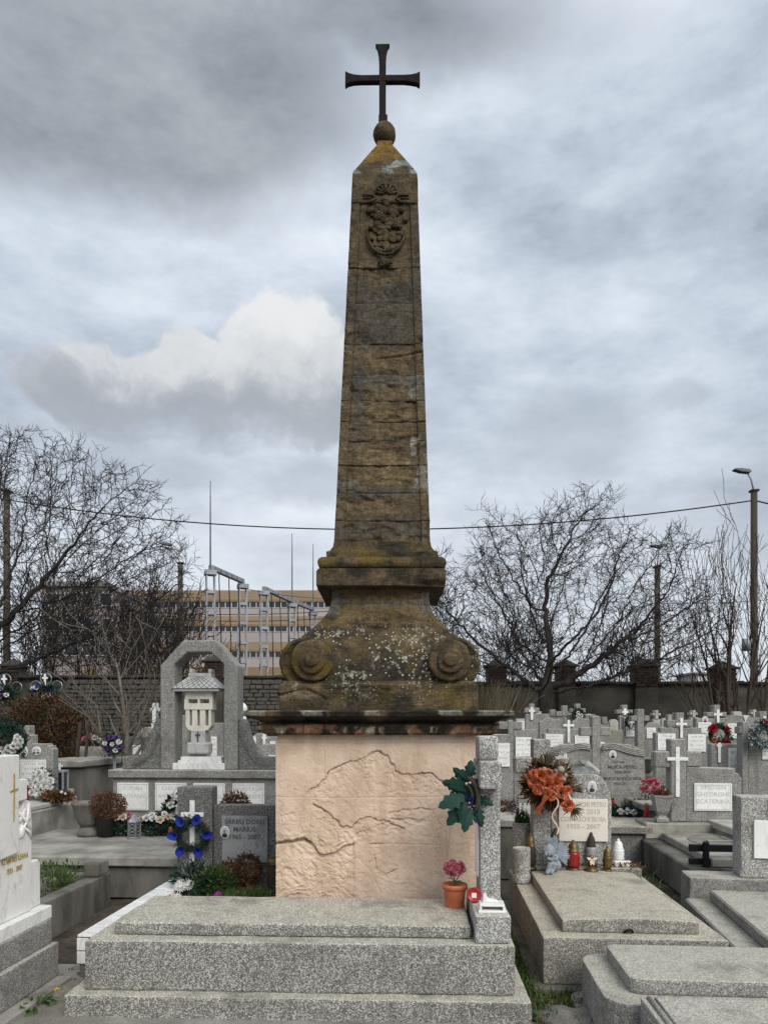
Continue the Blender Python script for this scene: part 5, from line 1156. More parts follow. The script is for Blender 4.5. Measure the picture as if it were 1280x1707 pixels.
# pots at the corner
for (lx, ly, z, r, h, lab) in ((.045, 1.50, .341, .072, .28, 'speckled cylindrical stone planter on the near left corner of the lantern grave'), (.10, 1.96, .341, .078, .42, 'taller speckled stone planter with purple heather behind the first planter')):
    q = cw(lx, ly); t = thing('stone_planter', lab, 'planter', q[0], q[1], z)
    b = B(); b.lathe([(r * .95, 0), (r, .02), (r, .07), (r * .9, .085), (r * .97, .10), (r, .12), (r, h - .01), (r * .95, h), (r * .8, h), (.01, h - .02)], n=22); part(t, 'body', b, 'terrazzo_light', True)
    if h > .3:
        b = B(); blades(b, -.05, .06, -.05, .05, h - .02, 70, .17, .006, .7); part(t, 'leaves', b, 'leaf_green', kind='stuff')
        b = B()
        for i in range(26):
            p = Vector((-.05 + RNG.normal() * .035, RNG.normal() * .03, h)); e = p + Vector((RNG.normal() * .04 - .03, RNG.normal() * .03, .17 + RNG.random() * .06))
            for k in range(12): b.leaf(p.lerp(e, .35 + .65 * k / 12), rdir(), rdir(), .018, .010)
        part(t, 'heather', b, 'petal_purple', kind='stuff')
# dried flower arrangement hung on the cross
q = cw(.22, 1.62); dfx, dfy = wx(914, 5.92), 5.92
df = thing('dried_flower_spray', 'large dried flower spray with orange roses and ribbon hanging on the speckled cross', 'flower spray', dfx, dfy, 1.11)
b = foliage(B(), (0, .04, .02), (.20, .07, .19), 900, .07, .018, .3, .1)
for i in range(130):
    d = Vector((RNG.normal(), -.35 * RNG.random(), RNG.normal() + .15)).normalized(); p = Vector((0, .02, 0)) + d * .10; b.leaf(p, d, (0, -1, 0), .07 + .05 * RNG.random(), .018)
part(df, 'dried_leaves', b, 'leaf_brown', kind='stuff')
b = B()
for (cx, cz, a0, n, L) in ((-.03, .17, 90, 26, .12), (.15, -.02, 0, 22, .13), (.17, -.17, -45, 22, .11), (.06, .14, 45, 14, .08)):
    for i in range(n):
        a = R(a0 + RNG.normal() * 32); b.leaf((cx, -.03 + RNG.normal() * .012, cz), (math.cos(a), -.25, math.sin(a)), (0, -1, 0), L, .012)
part(df, 'fan_leaves', b, 'dry_grass', kind='stuff')
for (x, z, s) in ((-.085, .085, .060), (-.03, .01, .064), (.035, .025, .056), (.085, -.045, .054), (.13, -.145, .054), (-.14, .03, .042), (.055, .08, .040), (-.10, -.02, .046), (.0, -.065, .046), (-.02, .10, .042), (.13, -.03, .038), (-.14, .10, .036)): inst(df, 'orange_rose', flower('orange'), (x, -.075, z), (x * 2, -1, .15), s, RNG.random() * 6)
for (x, z, r) in ((.0, .115, .022), (.025, .085, .022), (-.015, .085, .020), (.06, .10, .020), (.04, .125, .018), (.10, .06, .022), (.12, .09, .018), (-.05, .14, .018), (.08, .135, .03)):
    b = B(); b.sphere((x, -.07, z), r, 12, 8, (1, 1, 1), .25); part(df, 'seed_pod', b, 'pod_grey', True)
b = B()
def ribbon(b, pts, w):
    pts = [Vector(p) for p in pts]; vs = []
    for i, p in enumerate(pts):
        t_ = (pts[min(i + 1, len(pts) - 1)] - pts[max(0, i - 1)]).normalized(); s_ = t_.cross(Vector((0.2 * math.sin(i * 1.7), -1, .3 * math.cos(i * 1.3)))).normalized(); vs += [p - s_ * w * .5, p + s_ * w * .5]
    b.add(vs, [(2 * i, 2 * i + 1, 2 * i + 3, 2 * i + 2) for i in range(len(pts) - 1)])
ribbon(b, [(-.03, -.085, -.02), (-.05, -.10, -.08), (-.075, -.10, -.14), (-.095, -.09, -.19), (-.105, -.085, -.215)], .026)
ribbon(b, [(-.02, -.085, -.02), (-.10, -.10, .02), (-.17, -.08, .04), (-.20, -.06, .10), (-.17, -.07, .03), (-.08, -.10, -.03)], .02)
ribbon(b, [(-.03, -.09, -.02), (.0, -.11, -.05), (-.05, -.11, -.10), (-.11, -.10, -.17), (-.14, -.085, -.19)], .02)
part(df, 'orange_ribbon', b, 'ribbon_orange')
b = B(); ribbon(b, [(.0, -.085, -.03), (.06, -.10, -.06), (.10, -.10, -.09), (.13, -.10, -.05), (.16, -.09, -.10)], .018); ribbon(b, [(.03 + .025 * math.sin(u * 9), -.10 + .01 * math.cos(u * 9), -.07 - .30 * u) for u in np.linspace(0, 1, 22)], .010); part(df, 'cream_ribbon', b, 'petal_cream')
# cherub (one continuous remeshed body)
q = cw(.28, 1.52)
an = thing('cherub_statue', 'small grey-blue seated cherub statue with feathered wings on the lantern grave', 'statue', q[0], q[1], .428)
b = B(); b.sphere((.03, 0, .055), .052, 16, 12, (1, .9, .95)); b.sphere((.02, -.005, .105), .042, 16, 12, (.9, .85, 1.1)); b.sphere((-.022, -.035, .172), .046, 18, 14, (1, .95, 1.08)); b.tube([(.015, -.005, .13), (-.01, -.02, .155)], [.024, .022], 10)
b.tube([(.035, -.02, .05), (-.015, -.07, .085), (-.022, -.075, .09)], [.034, .026, .022], 10); b.tube([(-.02, -.075, .09), (-.035, -.065, .03), (-.045, -.085, .012), (-.06, -.105, .01)], [.023, .019, .016, .012], 10)
b.tube([(.05, -.01, .05), (.02, -.065, .08)], [.034, .025], 10); b.tube([(.02, -.065, .08), (.0, -.06, .03), (-.01, -.08, .012), (-.02, -.10, .01)], [.023, .019, .016, .012], 10)
b.tube([(.035, -.01, .125), (.03, -.06, .11), (-.02, -.085, .112), (-.045, -.08, .125)], [.02, .017, .014, .012], 8); b.tube([(-.005, -.01, .125), (-.035, -.055, .115), (-.02, -.085, .115), (.015, -.085, .12)], [.02, .016, .013, .011], 8)
b.sphere((-.034, -.082, .165), .009, 8, 6); b.sphere((-.05, -.062, .155), .018, 10, 8); b.sphere((-.008, -.066, .155), .018, 10, 8); b.sphere((-.03, -.078, .147), .008, 8, 6); b.sphere((.024, -.035, .165), .011, 8, 6)
for i in range(28):
    d = rdir(); d.z = abs(d.z) * .9 + .05; d.y = max(d.y, -.35)
    b.sphere((-.022 + d.x * .046, -.030 + d.y * .044, .180 + d.z * .044), .010, 8, 6)
body = part(an, 'body', b, 'angel_grey', True)
rm = body.modifiers.new('remesh', 'REMESH'); rm.mode = 'VOXEL'; rm.voxel_size = .0035; rm.use_smooth_shade = True
sm = body.modifiers.new('smooth', 'SMOOTH'); sm.factor = .5; sm.iterations = 2
def feather(b, p, d, L, W): d = Vector(d).normalized(); w = d.cross(Vector((0, -1, .0))).normalized(); n = Vector((0, -1, 0)); p = Vector(p); pr = ((0, .5), (.35, 1), (.75, .9), (.93, .55), (1, .05)); vs = []; [vs.extend([p + d * L * s - w * W * k * .5, p + d * L * s + n * .004, p + d * L * s + w * W * k * .5]) for s, k in pr]; b.add(vs, [f for i in range(4) for f in ((3 * i, 3 * i + 1, 3 * i + 4, 3 * i + 3), (3 * i + 1, 3 * i + 2, 3 * i + 5, 3 * i + 4))])
for (ox, oy, oz, a0, a1, n, L, tw) in ((.03, .05, .13, 112, 74, 7, .165, 1.0), (.05, .045, .125, 72, -42, 13, .125, 1.0)):
    b = B(); b.sphere((ox, oy + .004, oz), .026, 10, 8, (1, .45, 1.1))
    for r_ in range(3):
        for k in range(n):
            a = R(a0 + (a1 - a0) * k / (n - 1)); feather(b, (ox, oy - .010 * r_ - .0007 * k, oz), (math.cos(a), .08 - .05 * r_, math.sin(a)), L * (1.0, .72, .45)[r_] * (.92 + .08 * math.sin(k * 1.7)), (.021, .020, .018)[r_])
    part(an, 'wing', b, 'angel_grey')
# lanterns on the slab
def on(px, d): return wx(px, d), d
lantern('large red glass grave lantern with bronze lid in front of the name plaque', *on(955, 5.98), .425, .245, .056)
lantern('slim gold and red grave lantern right of the red one', *on(1012, 5.95), .422, .205, .040, 'bronze')
lantern('clear glass lantern with dark domed lid below the name plaque', *on(985, 6.06), .42, .30, .045, 'marble_grey', 'wood_dark')
lantern('brown lantern half hidden left of the cherub', *on(884, 6.02), .422, .30, .048, 'wood_dark', 'bronze')
lantern('dark lantern half hidden behind the cherub wing', *on(925, 6.09), .42, .33, .046, 'marble_grey', 'wood_dark')
t = lantern('white ceramic lantern on the right end of the lantern grave base', *on(1030, 6.16), .441, .21, .050, 'white_ceramic', 'white_ceramic')
q = cw(.93, 1.64); b = B(); b.box(-.068, .068, -.02, .03, 0, .042, .004); single('name_block', 'small white inscribed block in front of the white ceramic lantern', 'block', b, 'marble_plaque', wx(1037, 6.06), 6.06, .441)
t = thing('ornament_figure', 'small bronze ornament with cream bow before the clear lantern', 'ornament', *on(985, 5.93), .424)
b = B(); b.lathe([(.055, 0), (.058, .012), (.035, .03), (.02, .05)], n=16); b.sphere((0, 0, .07), .03, 12, 8, (1, .8, 1.1), .5); b.sphere((.0, -.005, .115), .02, 10, 8, (1, 1, 1), .3); b.tube([(-.04, 0, .10), (.0, 0, .08), (.05, 0, .03)], .008, 5); part(t, 'figure', b, 'bronze', True)
b = B(); [b.leaf((0, -.02, .10), d_, (0, -1, 0), .05, .03) for d_ in ((-1, -.2, .35), (1, -.2, .35), (-.3, -.3, -1), (.3, -.3, -1))]; part(t, 'bow', b, 'petal_cream')

# ================================================================== right foreground slabs
rf_ = thing('rounded_tomb', 'low grey concrete tomb with rounded corners in the right foreground', 'tomb', 1.12, 4.27, 0, R(-4.6))
def rrect(x0, x1, y0, y1, r, n=6):
    pts = []
    for cx, cy, a0 in ((x1 - r, y1 - r, 0), (x0 + r, y1 - r, 90), (x0 + r, y0 + r, 180), (x1 - r, y0 + r, 270)):
        pts += [(cx + r * math.cos(R(a0 + 90 * i / n)), cy + r * math.sin(R(a0 + 90 * i / n))) for i in range(n + 1)]
    return pts
def slab(b, pts, z0, z1, c=.012):
    b.prism(pts, -z1, -z0, c, Matrix(((1, 0, 0, 0), (0, 0, 1, 0), (0, -1, 0, 0), (0, 0, 0, 1))), 2); return b       # (x,y) outline, swept along z
b = slab(B(), rrect(-.05, 1.6, -1.05, .05, .10), 0, .055, .008); part(rf_, 'footing', b, 'concrete')
b = slab(B(), rrect(0, 1.5, -.78, 0, .13), .056, .29); part(rf_, 'box', b, 'terrazzo_grey')
b = slab(B(), rrect(.135, 1.42, -.65, -.06, .06), .2905, .365, .014); part(rf_, 'cover_slab', b, 'terrazzo_grey')
fg = thing('moulded_tomb', 'flat grey slab with moulded edge in the bottom right corner', 'slab', wx(1066, 3.46), 3.46, 0, R(-4))
b = B(); b.box(0, 1.2, -1.1, 0, 0, .30, .01); part(fg, 'box', b, 'terrazzo_grey'); b = B(); b.box(.0, 1.2, -1.12, .0, .3005, .335, .012, 2); cs2 = part(fg, 'cover_slab', b, 'terrazzo_grey')
b = B(); b.tube([(.035, -1.1, .337), (.035, -.02, .337)], .012, 8); b.tube([(.065, -1.1, .336), (.065, -.02, .336)], .007, 6); part(cs2, 'edge_moulding', b, 'terrazzo_grey', True)

# grave at the right edge
sgx = thing('right_edge_grave', 'speckled headstone with white plaque and long grey slab at the right edge', 'grave', 2.43, 6.0, 0, R(-9.5))
b = B(); b.box(0, 1.3, -1.75, -.022, 0, .20, .012, 1, None, .003, .1); part(sgx, 'kerb', b, 'terrazzo_grey')
b = B(); b.box(.17, 1.12, -1.65, -.10, .201, .29, .012, 1, None, .002, .1); part(sgx, 'cover_slab', b, 'terrazzo_grey')
b = B(); b.box(.04, 1.35, -.02, .30, 0, .365, .014, 2, None, .005, .06); part(sgx, 'headstone_base', b, 'terrazzo_grey')
b = B(); b.box(.44, 1.2, .03, .27, .3655, 1.02, .018, 2, None, .003, .06); hq = part(sgx, 'headstone', b, 'terrazzo_light')
plaque(hq, .535, 1.1, .03, .53, .835, 'marble_plaque', .02, ['CUNITA', '1923'], .06, 'letter_cream', top=.10)
b = B(); b.box(.66, .76, .0, .028, .86, .99, .006); part(hq, 'side_plate', b, 'marble_grey')
bn = thing('bench', 'black wooden bench with two back rails behind the right edge headstone', 'bench', 2.77, 6.72, 0, R(-6))
for z0, z1, n_ in ((.445, .51, 'back_rail'), (.325, .385, 'back_rail')): b = B(); b.box(0, .95, 0, .035, z0, z1, .006); part(bn, n_, b, 'bench_black')
for x_ in (.11, .80): b = B(); b.box(x_, x_ + .055, -.045, -.001, 0, .545, .012); part(bn, 'leg', b, 'bench_black')
b = B(); b.box(0, .95, .05, .32, .27, .30, .006); part(bn, 'seat', b, 'bench_black')
for x_ in (.14, .83): b = B(); b.box(x_, x_ + .05, .25, .30, 0, .269, .006); part(bn, 'leg', b, 'bench_black')

# grave with corner cross
sm_ = thing('corner_cross_grave', 'stained concrete grave with corner cross headstone and carved slab behind the black bench', 'grave', 2.74, 6.58, 0, R(-5))
b = B(); b.box(0, 1.4, .0, 1.98, 0, .31, .014, 1, None, .004, .12); part(sm_, 'box', b, 'concrete_dark')
b = B(); b.box(.2, 1.3, .1, 1.70, .311, .39, .01, 1, None, .002, .12); sl_ = part(sm_, 'cover_slab', b, 'concrete')
b = B(); b.lathe([(.40, .3905), (.40, .397), (.38, .40), (.01, .40)], n=36, M=Matrix.Translation((.75, 1.12, 0)) @ Matrix.Diagonal((1.05, 1.15, 1, 1)));  part(sl_, 'oval_relief', b, 'path')
b = B(); b.box(.70, .77, .62, 1.35, .401, .412, .002); b.box(.48, .6995, 1.02, 1.09, .401, .411, .002); b.box(.7705, 1.0, 1.02, 1.09, .401, .411, .002); part(sl_, 'relief_cross', b, 'concrete')
b = B(); b.box(.04, 1.38, 1.72, 2.2, .3105, .49, .012, 1, None, .004, .1); part(sm_, 'headstone_base', b, 'concrete')
b = B(); b.prism([(.52, .491), (1.13, .491), (1.13, 1.0), (1.105, 1.0), (1.105, 1.04), (1.06, 1.05), (1.06, 1.10), (.52, 1.115)], 1.86, 2.02, .01); hs2 = part(sm_, 'headstone', b, 'terrazzo_grey')
b = B(); b.box(.345, .5195, 1.84, 2.04, .491, 1.43, .012, 1, None, .003, .08); b.box(.175, .3445, 1.85, 2.03, 1.105, 1.29, .012); b.box(.52, .69, 1.85, 2.03, 1.1165, 1.29, .012); c3 = part(sm_, 'cross', b, 'terrazzo_grey')
inlay_cross(c3, .42, 1.84, .775, 1.34, 1.205, .115, .022)
plaque(hs2, .605, 1.015, 1.86, .62, .93, 'marble_plaque', .018, ['SIMOSEN', 'GHEORGHE', 'ECATERINA'], .07, 'engraving', rim=True, top=.10, lead=1.15)
urn('square tapered stone urn with dry flowers beside the corner cross', wx(1102, 8.35), 8.35, .491, .31, .105, 'terrazzo_grey', square=True, rz=R(-5), plant=('leaf_dry', .35, 260, .04))

# double headstone with wavy top
mu = thing('wavy_double_headstone', 'grey double headstone with wavy carved top and central cross', 'headstone', wx(993, 9.9), 9.9, 0, GR)
m9 = 9.9 / FPX
def mz(px, py): return ((px - 993) * m9, EYE + (HOR - py) * m9)
b = B(); b.box(-.85, .85, -1.55, .35, 0, .36, .012); part(mu, 'kerb', b, 'terrazzo_dark')
b = B(); b.box(-.90, .90, -1.6, .4, .361, .45, .012); part(mu, 'cover_slab', b, 'terrazzo_warm')
for s in (-1, 1):
    tops = [mz(1000, 1250), mz(1008, 1243), mz(1020, 1240), mz(1035, 1240), mz(1050, 1241), mz(1062, 1246), mz(1068, 1258), mz(1072, 1262)]
    pts = [(.06, .451)] + [(x, z) for x, z in tops] + [(tops[-1][0] + .03, .451)]
    pts = [(s * x, z) for x, z in pts]
    b = B(); b.prism(pts, .0, .13, .008); lobe = part(mu, 'headstone', b, 'terrazzo_grey')
    b = B()
    for k in range(4): b.tube([(s * (.06 + (tops[-1][0] - .04) * u), -.004 - .004 * k, 1.315 - .022 * k - .10 * u ** 3 + .02 * math.sin(u * 7)) for u in np.linspace(0.02, .97, 14)], .009, 6)
    part(lobe, 'wave_moulding', b, 'terrazzo_grey', True)
    if s > 0:
        xm = mz(1036, 0)[0]; t_ = lines_text(['COLONEL'], xm - .06, -.002, mz(0, 1272)[1], .3, .04, .05); t2 = lines_text(['MUICA PETRU'], xm, -.002, mz(0, 1281)[1], .48, .062, .07, .0008); t3 = lines_text(['1930-2010'], xm, -.002, mz(0, 1289)[1], .4, .05, .07, .0008); t4 = lines_text(['MUICA RODICA AIDA'], xm, -.002, mz(0, 1300)[1], .50, .06, .07, .0008); t5 = lines_text(['1966-20'], xm - .04, -.002, mz(0, 1308)[1], .4, .05, .07, .0008)
        for q_ in (t2, t3, t4, t5): t_.add(q_.v, q_.f)
        part(lobe, 'lettering', t_, 'engraving_dark', kind='stuff'); portrait(lobe, mz(1020, 0)[0], 0, mz(0, 1258)[1], .05, .065)
    else:
        t_ = lines_text(['MUICA ION', '1901-1975'], mz(952, 0)[0], -.002, mz(0, 1278)[1], .4, .055, .075); part(lobe, 'lettering', t_, 'engraving_dark', kind='stuff'); portrait(lobe, mz(938, 0)[0], 0, mz(0, 1260)[1], .06, .065)
b = B(); b.box(mz(986, 0)[0], mz(1000, 0)[0], -.01, .15, .451, mz(0, 1194)[1], .01); x0, z0 = mz(967, 1227); x1, z1 = mz(1017, 1212); b.box(x0, mz(986, 0)[0] - .001, .0, .14, z0, z1, .01); b.box(mz(1000, 0)[0] + .001, x1, .0, .14, z0, z1, .01); part(mu, 'cross', b, 'terrazzo_grey')
candle('tall red votive candle on the slab of the wavy double headstone', *on(1077, 8.9), .4505, .20, .034)
candle('red votive candle half hidden behind the lantern grave headstone', *on(1019, 9.3), .4505, .26, .034)
arrangement('slab_bouquet', 'white and green bouquet lying on the slab of the wavy double headstone', *on(1040, 9.2), .4505, .17, .08, 'leaf_teal', [(-.08, .07, 'white', .04), (0, .075, 'white', .045), (.08, .06, 'white', .04)], n=120, L=.09, W=.025)
arrangement('dry_clump', 'clump of brown dried foliage at the foot of the wavy double headstone', *on(1066, 9.55), .4505, .16, .17, 'leaf_brown', [], n=350)

# ================================================================== rear rows of headstones
def gs(label, px0, px1, ytop, d, mat='terrazzo_grey', cross=None, inlay=None, plaques=(), shape='flat', th=.16, oval=None, base=True):
    """headstone: outline in picture columns/rows at its own distance d. cross=(pxc, bar half px, top row, arm row0, arm row1, arm half px)"""
    X0 = wx((px0 + px1) / 2, d); t = thing('headstone', label, 'headstone', X0, d, 0, GR); m = d / FPX
    L = lambda px: (px - (px0 + px1) / 2) * m
    a, c, zt = L(px0), L(px1), wz(ytop, d)
    if shape == 'flat': pts = [(a, .2), (c, .2), (c, zt), (a, zt)]
    elif shape == 'chamfer': k = (c - a) * .16; pts = [(a, .2), (c, .2), (c, zt - k), (c - k, zt), (a + k, zt), (a, zt - k)]
    elif shape == 'notch': k = (c - a) * .10; pts = [(a, .2), (c, .2), (c, zt - k), (c - k, zt - k), (c - k, zt), (a + k, zt), (a + k, zt - k), (a, zt - k)]
    elif shape == 'wave':
        pts = [(a, .2), (c, .2)] + [(c - (c - a) * u, zt - .06 * (abs(2 * u - 1) ** 2.0) + .015 * math.sin(u * 12.5)) for u in np.linspace(0, 1, 13)]
    elif shape == 'round': pts = [(a, .2), (c, .2)] + [(c - (c - a) * u, zt - (c - a) * .35 * abs(2 * u - 1) ** 2.5) for u in np.linspace(0, 1, 13)]
    b = B(); b.prism(pts, 0, th, .008); st = part(t, 'stele', b, mat)
    if base: b = B(); b.box(a - .08, c + .08, -.10, th + .08, 0, .199, .01); part(t, 'base', b, mat)
    if cross:
        pc, hb, yt, ya0, ya1, ha = cross; xc = L(pc); w = hb * m; za0, za1 = wz(ya1, d), wz(ya0, d); b = B(); zb = zt + .001 if a < xc < c else .2
        b.box(xc - w, xc + w, -.015, th + .015, zb - (.0 if zb > .3 else 0), wz(yt, d), .008)
        if za0 > zb: b.box(xc - ha * m, xc - w - .001, -.01, th + .01, za0, za1, .008); b.box(xc + w + .001, xc + ha * m, -.01, th + .01, za0, za1, .008)
        else: b.box(xc - ha * m, xc - w - .001, -.022, th, za0, za1, .008); b.box(xc + w + .001, xc + ha * m, -.022, th, za0, za1, .008)
        part(t, 'cross', b, mat)
    if inlay:
        pc, y0, y1, yc, ha = inlay; inlay_cross(st, L(pc), -.016, wz(y1, d), wz(y0, d), wz(yc, d), ha * m, max(.018, 2.2 * m))
    for (p0, p1, y0, y1) in plaques: plaque(st, L(p0), L(p1), 0, wz(y1, d), wz(y0, d), rows=4 if (y1 - y0) > 16 else 3)
    if oval: portrait(st, L(oval[0]), 0, wz(oval[1], d), .05, .06)
    return t
gs('plain chamfered headstone with white plaque just right of the front headstone', 818, 853, 1224, 9.4, 'terrazzo_grey', plaques=[(826, 849, 1239, 1278)], shape='chamfer')
gs('headstone with corner cross and large veined plaque behind the chamfered one', 856, 893, 1216, 10.2, 'terrazzo_grey', cross=(851, 4.5, 1200, 1203, 1216, 19), inlay=None, plaques=[(859, 885, 1229, 1262)])
gs('distant headstone topped by a square-armed cross with white inlay, left of the tree trunk', 876, 915, 1190, 14.2, cross=(886.5, 4, 1173, 1180, 1188, 12), inlay=(886, 1179, 1200, 1185, 5))
gs('distant grey headstone behind the right tree trunk with small cross', 905, 934, 1194, 15.0, cross=(921, 4.5, 1183, 1188, 1189, 4.6))
gs('wavy topped double headstone in the rear row, left lobe beside the white cross', 899, 936, 1197, 12.6, 'terrazzo_grey', shape='wave')
gs('wavy topped double headstone in the rear row, right lobe', 953, 986, 1197, 12.6, 'terrazzo_grey', shape='wave')
gs('broad distant cross headstone in the middle of the far row', 928, 955, 1194, 14.6, cross=(941, 4.5, 1176, 1186, 1194, 14))
gs('distant cross headstone carrying a black and white wreath', 947, 992, 1191, 14.0, cross=(963, 4, 1173, 1181, 1188, 12.5))
gs('wide headstone with two plaques and a tall white cross behind the wavy pair', 906, 980, 1215, 11.2, 'terrazzo_grey', inlay=(947, 1200, 1238, 1209, 9), plaques=[(909, 938, 1224, 1246), (957, 981, 1226, 1246)], shape='notch')
gs('tall dark speckled distant slab right of the wavy lobes', 984, 998, 1193, 13.2, 'terrazzo_dark')
gs('small stepped distant headstone near the brick heap', 1000, 1014, 1207, 13.4, 'concrete', cross=(1007, 4.5, 1195, 1200, 1201, 4.6))
gs('beige headstone with carved relief and small oval portrait', 999, 1038, 1217, 11.8, 'path', oval=(1003.5, 1243), base=True)
gs('far cross headstone before the wall pillar, half hidden by a dark wreath', 1032, 1054, 1192, 14.4, cross=(1040.5, 4.5, 1175, 1183, 1190, 13.5), inlay=(1041, 1181, 1192, 1187, 5))
gs('leaning looking white plaque headstone with dark ribbon wreath', 1039, 1064, 1195, 12.8, 'terrazzo_grey', plaques=[(1043, 1062, 1197, 1228)])
gs('headstone with offset cross and white inlay behind the small stone urn', 1072, 1105, 1204, 12.0, cross=(1067.5, 5.5, 1182, 1193, 1202, 15), inlay=None, plaques=[(1077, 1092, 1213, 1231)], shape='round')
gs('large headstone with two veined plaques and central white cross', 1093, 1176, 1213, 10.6, 'terrazzo_grey', cross=(1132.5, 6.5, 1188, 1200, 1212, 21), inlay=(1134.5, 1197, 1230, 1207, 9), plaques=[(1096, 1125, 1223, 1251), (1145, 1174, 1224, 1253)], shape='notch')
gs('pale stepped block headstone behind the two veined plaques', 1113, 1128, 1191, 13.5, 'concrete')
gs('headstone with round portrait and cross above the red flowered wreath', 1160, 1212, 1197, 12.2, 'terrazzo_grey', cross=(1193.5, 5, 1175, 1187, 1195, 16), inlay=(1195, 1183, 1206, 1191, 7), plaques=[(1163, 1186, 1204, 1228)], oval=(1174.5, 1200))
ch = gs('headstone with white chalice emblem and plaque', 1211, 1255, 1192, 12.6, 'terrazzo_grey', plaques=[(1212, 1237, 1206, 1231)], shape='chamfer')
b = B(); b.lathe([(.03, -.08), (.035, -.075), (.008, -.06), (.008, -.02), (.03, .01), (.042, .05), (.045, .06)], n=14); cst = [c for c in ch.children if c.name.startswith('stele')][0]; b.moved(Matrix.Translation(((1241 - 1233) * 12.6 / FPX, -.01, wz(1199, 12.6))) @ Matrix.Diagonal((1, .3, 1, 1))); part(cst, 'chalice', b, 'white_paint', True)
gs('broad headstone with tall veined plaque below the red flowered wreath', 1186, 1251, 1240, 9.9, 'terrazzo_grey', inlay=(1198, 1238, 1271, 1243, 4), plaques=[(1213, 1247, 1247, 1295)])
gs('headstone under the grey-blue wreath at the right edge', 1247, 1300, 1232, 9.6, 'terrazzo_grey', cross=(1242, 5, 1203, 1211, 1223, 9), plaques=[(1269, 1290, 1250, 1266)])
gs('far cross headstone at the right edge above the grey-blue wreath', 1255, 1295, 1200, 12.8, cross=(1271, 6, 1186, 1196, 1204, 18), inlay=(1273, 1194, 1210, 1202, 6))
gs('small pale far headstone left of the inlaid cross near the trunk', 860, 877, 1198, 15.2, 'concrete_pale', plaques=[(863, 874, 1202, 1216)])
gs('slim pale far stone between the wavy lobes and the tree trunk', 893, 902, 1186, 16.0, 'concrete_pale')
gs('low pale far headstone right of the black and white wreath', 975, 985, 1190, 15.6, 'concrete_pale')
gs('pale far headstone just left of the small reddish shrub', 1016, 1030, 1199, 13.9, 'concrete_pale', shape='round')
gs('small far cross stone right of the far wall pillar', 1088, 1100, 1199, 14.8, 'concrete_pale', cross=(1094, 2.6, 1184, 1189, 1193, 6.5))
gs('small far round-topped stone above the left veined plaque', 1102, 1114, 1197, 15.0, 'concrete_pale', shape='round')
gs('pale far stone between the two cross headstones on the right', 1150, 1163, 1196, 14.2, 'concrete_pale', cross=(1156, 2.6, 1184, 1188, 1192, 6))
gs('low pale far stone behind the chalice headstone', 1222, 1236, 1186, 15.4, 'concrete_pale', shape='chamfer')
gs('narrow pale far cross stone left of the right edge cross', 1252, 1262, 1196, 14.9, 'concrete_pale', cross=(1257, 2.4, 1183, 1187, 1191, 5.5))
# left rear stones
gs('small grey headstone with white plaque seen past the bare tree', 228, 262, 1212, 14.0, plaques=[(247, 256, 1228, 1242)], shape='round')
gs('dark grey double block headstone behind the purple wreath', 214, 246, 1228, 13.0, 'terrazzo_dark', plaques=[(222, 236, 1242, 1258)])
gs('tall thin distant cross headstone right of the bare tree', 252, 268, 1205, 16.0, 'marble', cross=(257, 3, 1172, 1180, 1186, 7))
gs('pale angled headstone seen through the arch on the left', 290, 312, 1192, 12.4, 'terrazzo_grey', shape='chamfer')
gs('grey headstone with white slab seen through the arch on the right', 345, 372, 1205, 12.8, 'terrazzo_grey', plaques=[(352, 362, 1228, 1262)])
gs('headstone with white cross and plaque between arch monument and pedestal', 434, 470, 1240, 10.6, 'terrazzo_light', plaques=[(448, 466, 1259, 1288)], shape='chamfer')
gs('low white headstone with thin cross left of the pedestal', 418, 447, 1222, 13.4, 'terrazzo_grey', inlay=(441, 1224, 1242, 1230, 4), plaques=[(419, 427, 1228, 1244)], shape='round')
gs('distant grey headstone row end behind the cornice', 446, 470, 1228, 14.6, 'terrazzo_grey', plaques=[(450, 464, 1236, 1250)])
b = B(); b.prism([(-.10, 0), (.08, 0), (.09, .5), (.13, 1.0), (.05, 1.35), (-.04, 1.75), (-.13, 1.80), (-.09, 1.5), (-.02, 1.1), (-.10, .6)], 0, .2, .02); b.sphere((-.1, .1, 1.86), .1, 12, 8); single('white_statue', 'white draped marble statue glimpsed right of the arch', 'statue', rough(b, .02, 6), 'marble', wx(411, 12.4), 12.4, 0)

# rear graves: slabs and kerbs between the stones
def grave_box(label, px0, px1, d0, d1, z, mat='concrete', top='concrete_pale'):
    x0, x1 = wx(px0, d0), wx(px1, d0); t = thing('low_grave', label, 'grave', (x0 + x1) / 2, d0, 0, GR); w = (x1 - x0) / 2
    b = B(); b.box(-w, w, 0, d1 - d0, 0, z - .08, .01); part(t, 'kerb', b, mat); b = B(); b.box(-w - .03, w + .03, -.03, d1 - d0, z - .079, z, .01); part(t, 'cover_slab', b, top); return t
grave_box('low grave slab with dry flowers below the plain chamfered headstone', 818, 912, 7.6, 9.2, .62, 'concrete_dark', 'terrazzo_grey')
grave_box('grave slab in front of the small stone urn', 1066, 1098, 10.2, 11.8, .75, 'concrete', 'concrete_pale')
grave_box('grave slab below the two veined plaques', 1076, 1170, 9.0, 10.4, .62, 'concrete_dark', 'terrazzo_grey')
grave_box('wide pale slab behind the right edge headstone', 1236, 1330, 7.5, 9.3, .52, 'concrete', 'concrete_pale')
arrangement('dry_bouquet', 'small dry bouquet on the slab below the chamfered headstone', *on(838, 8.3), .62, .13, .10, 'leaf_brown', [(-.07, .08, 'white', .03)], n=160)
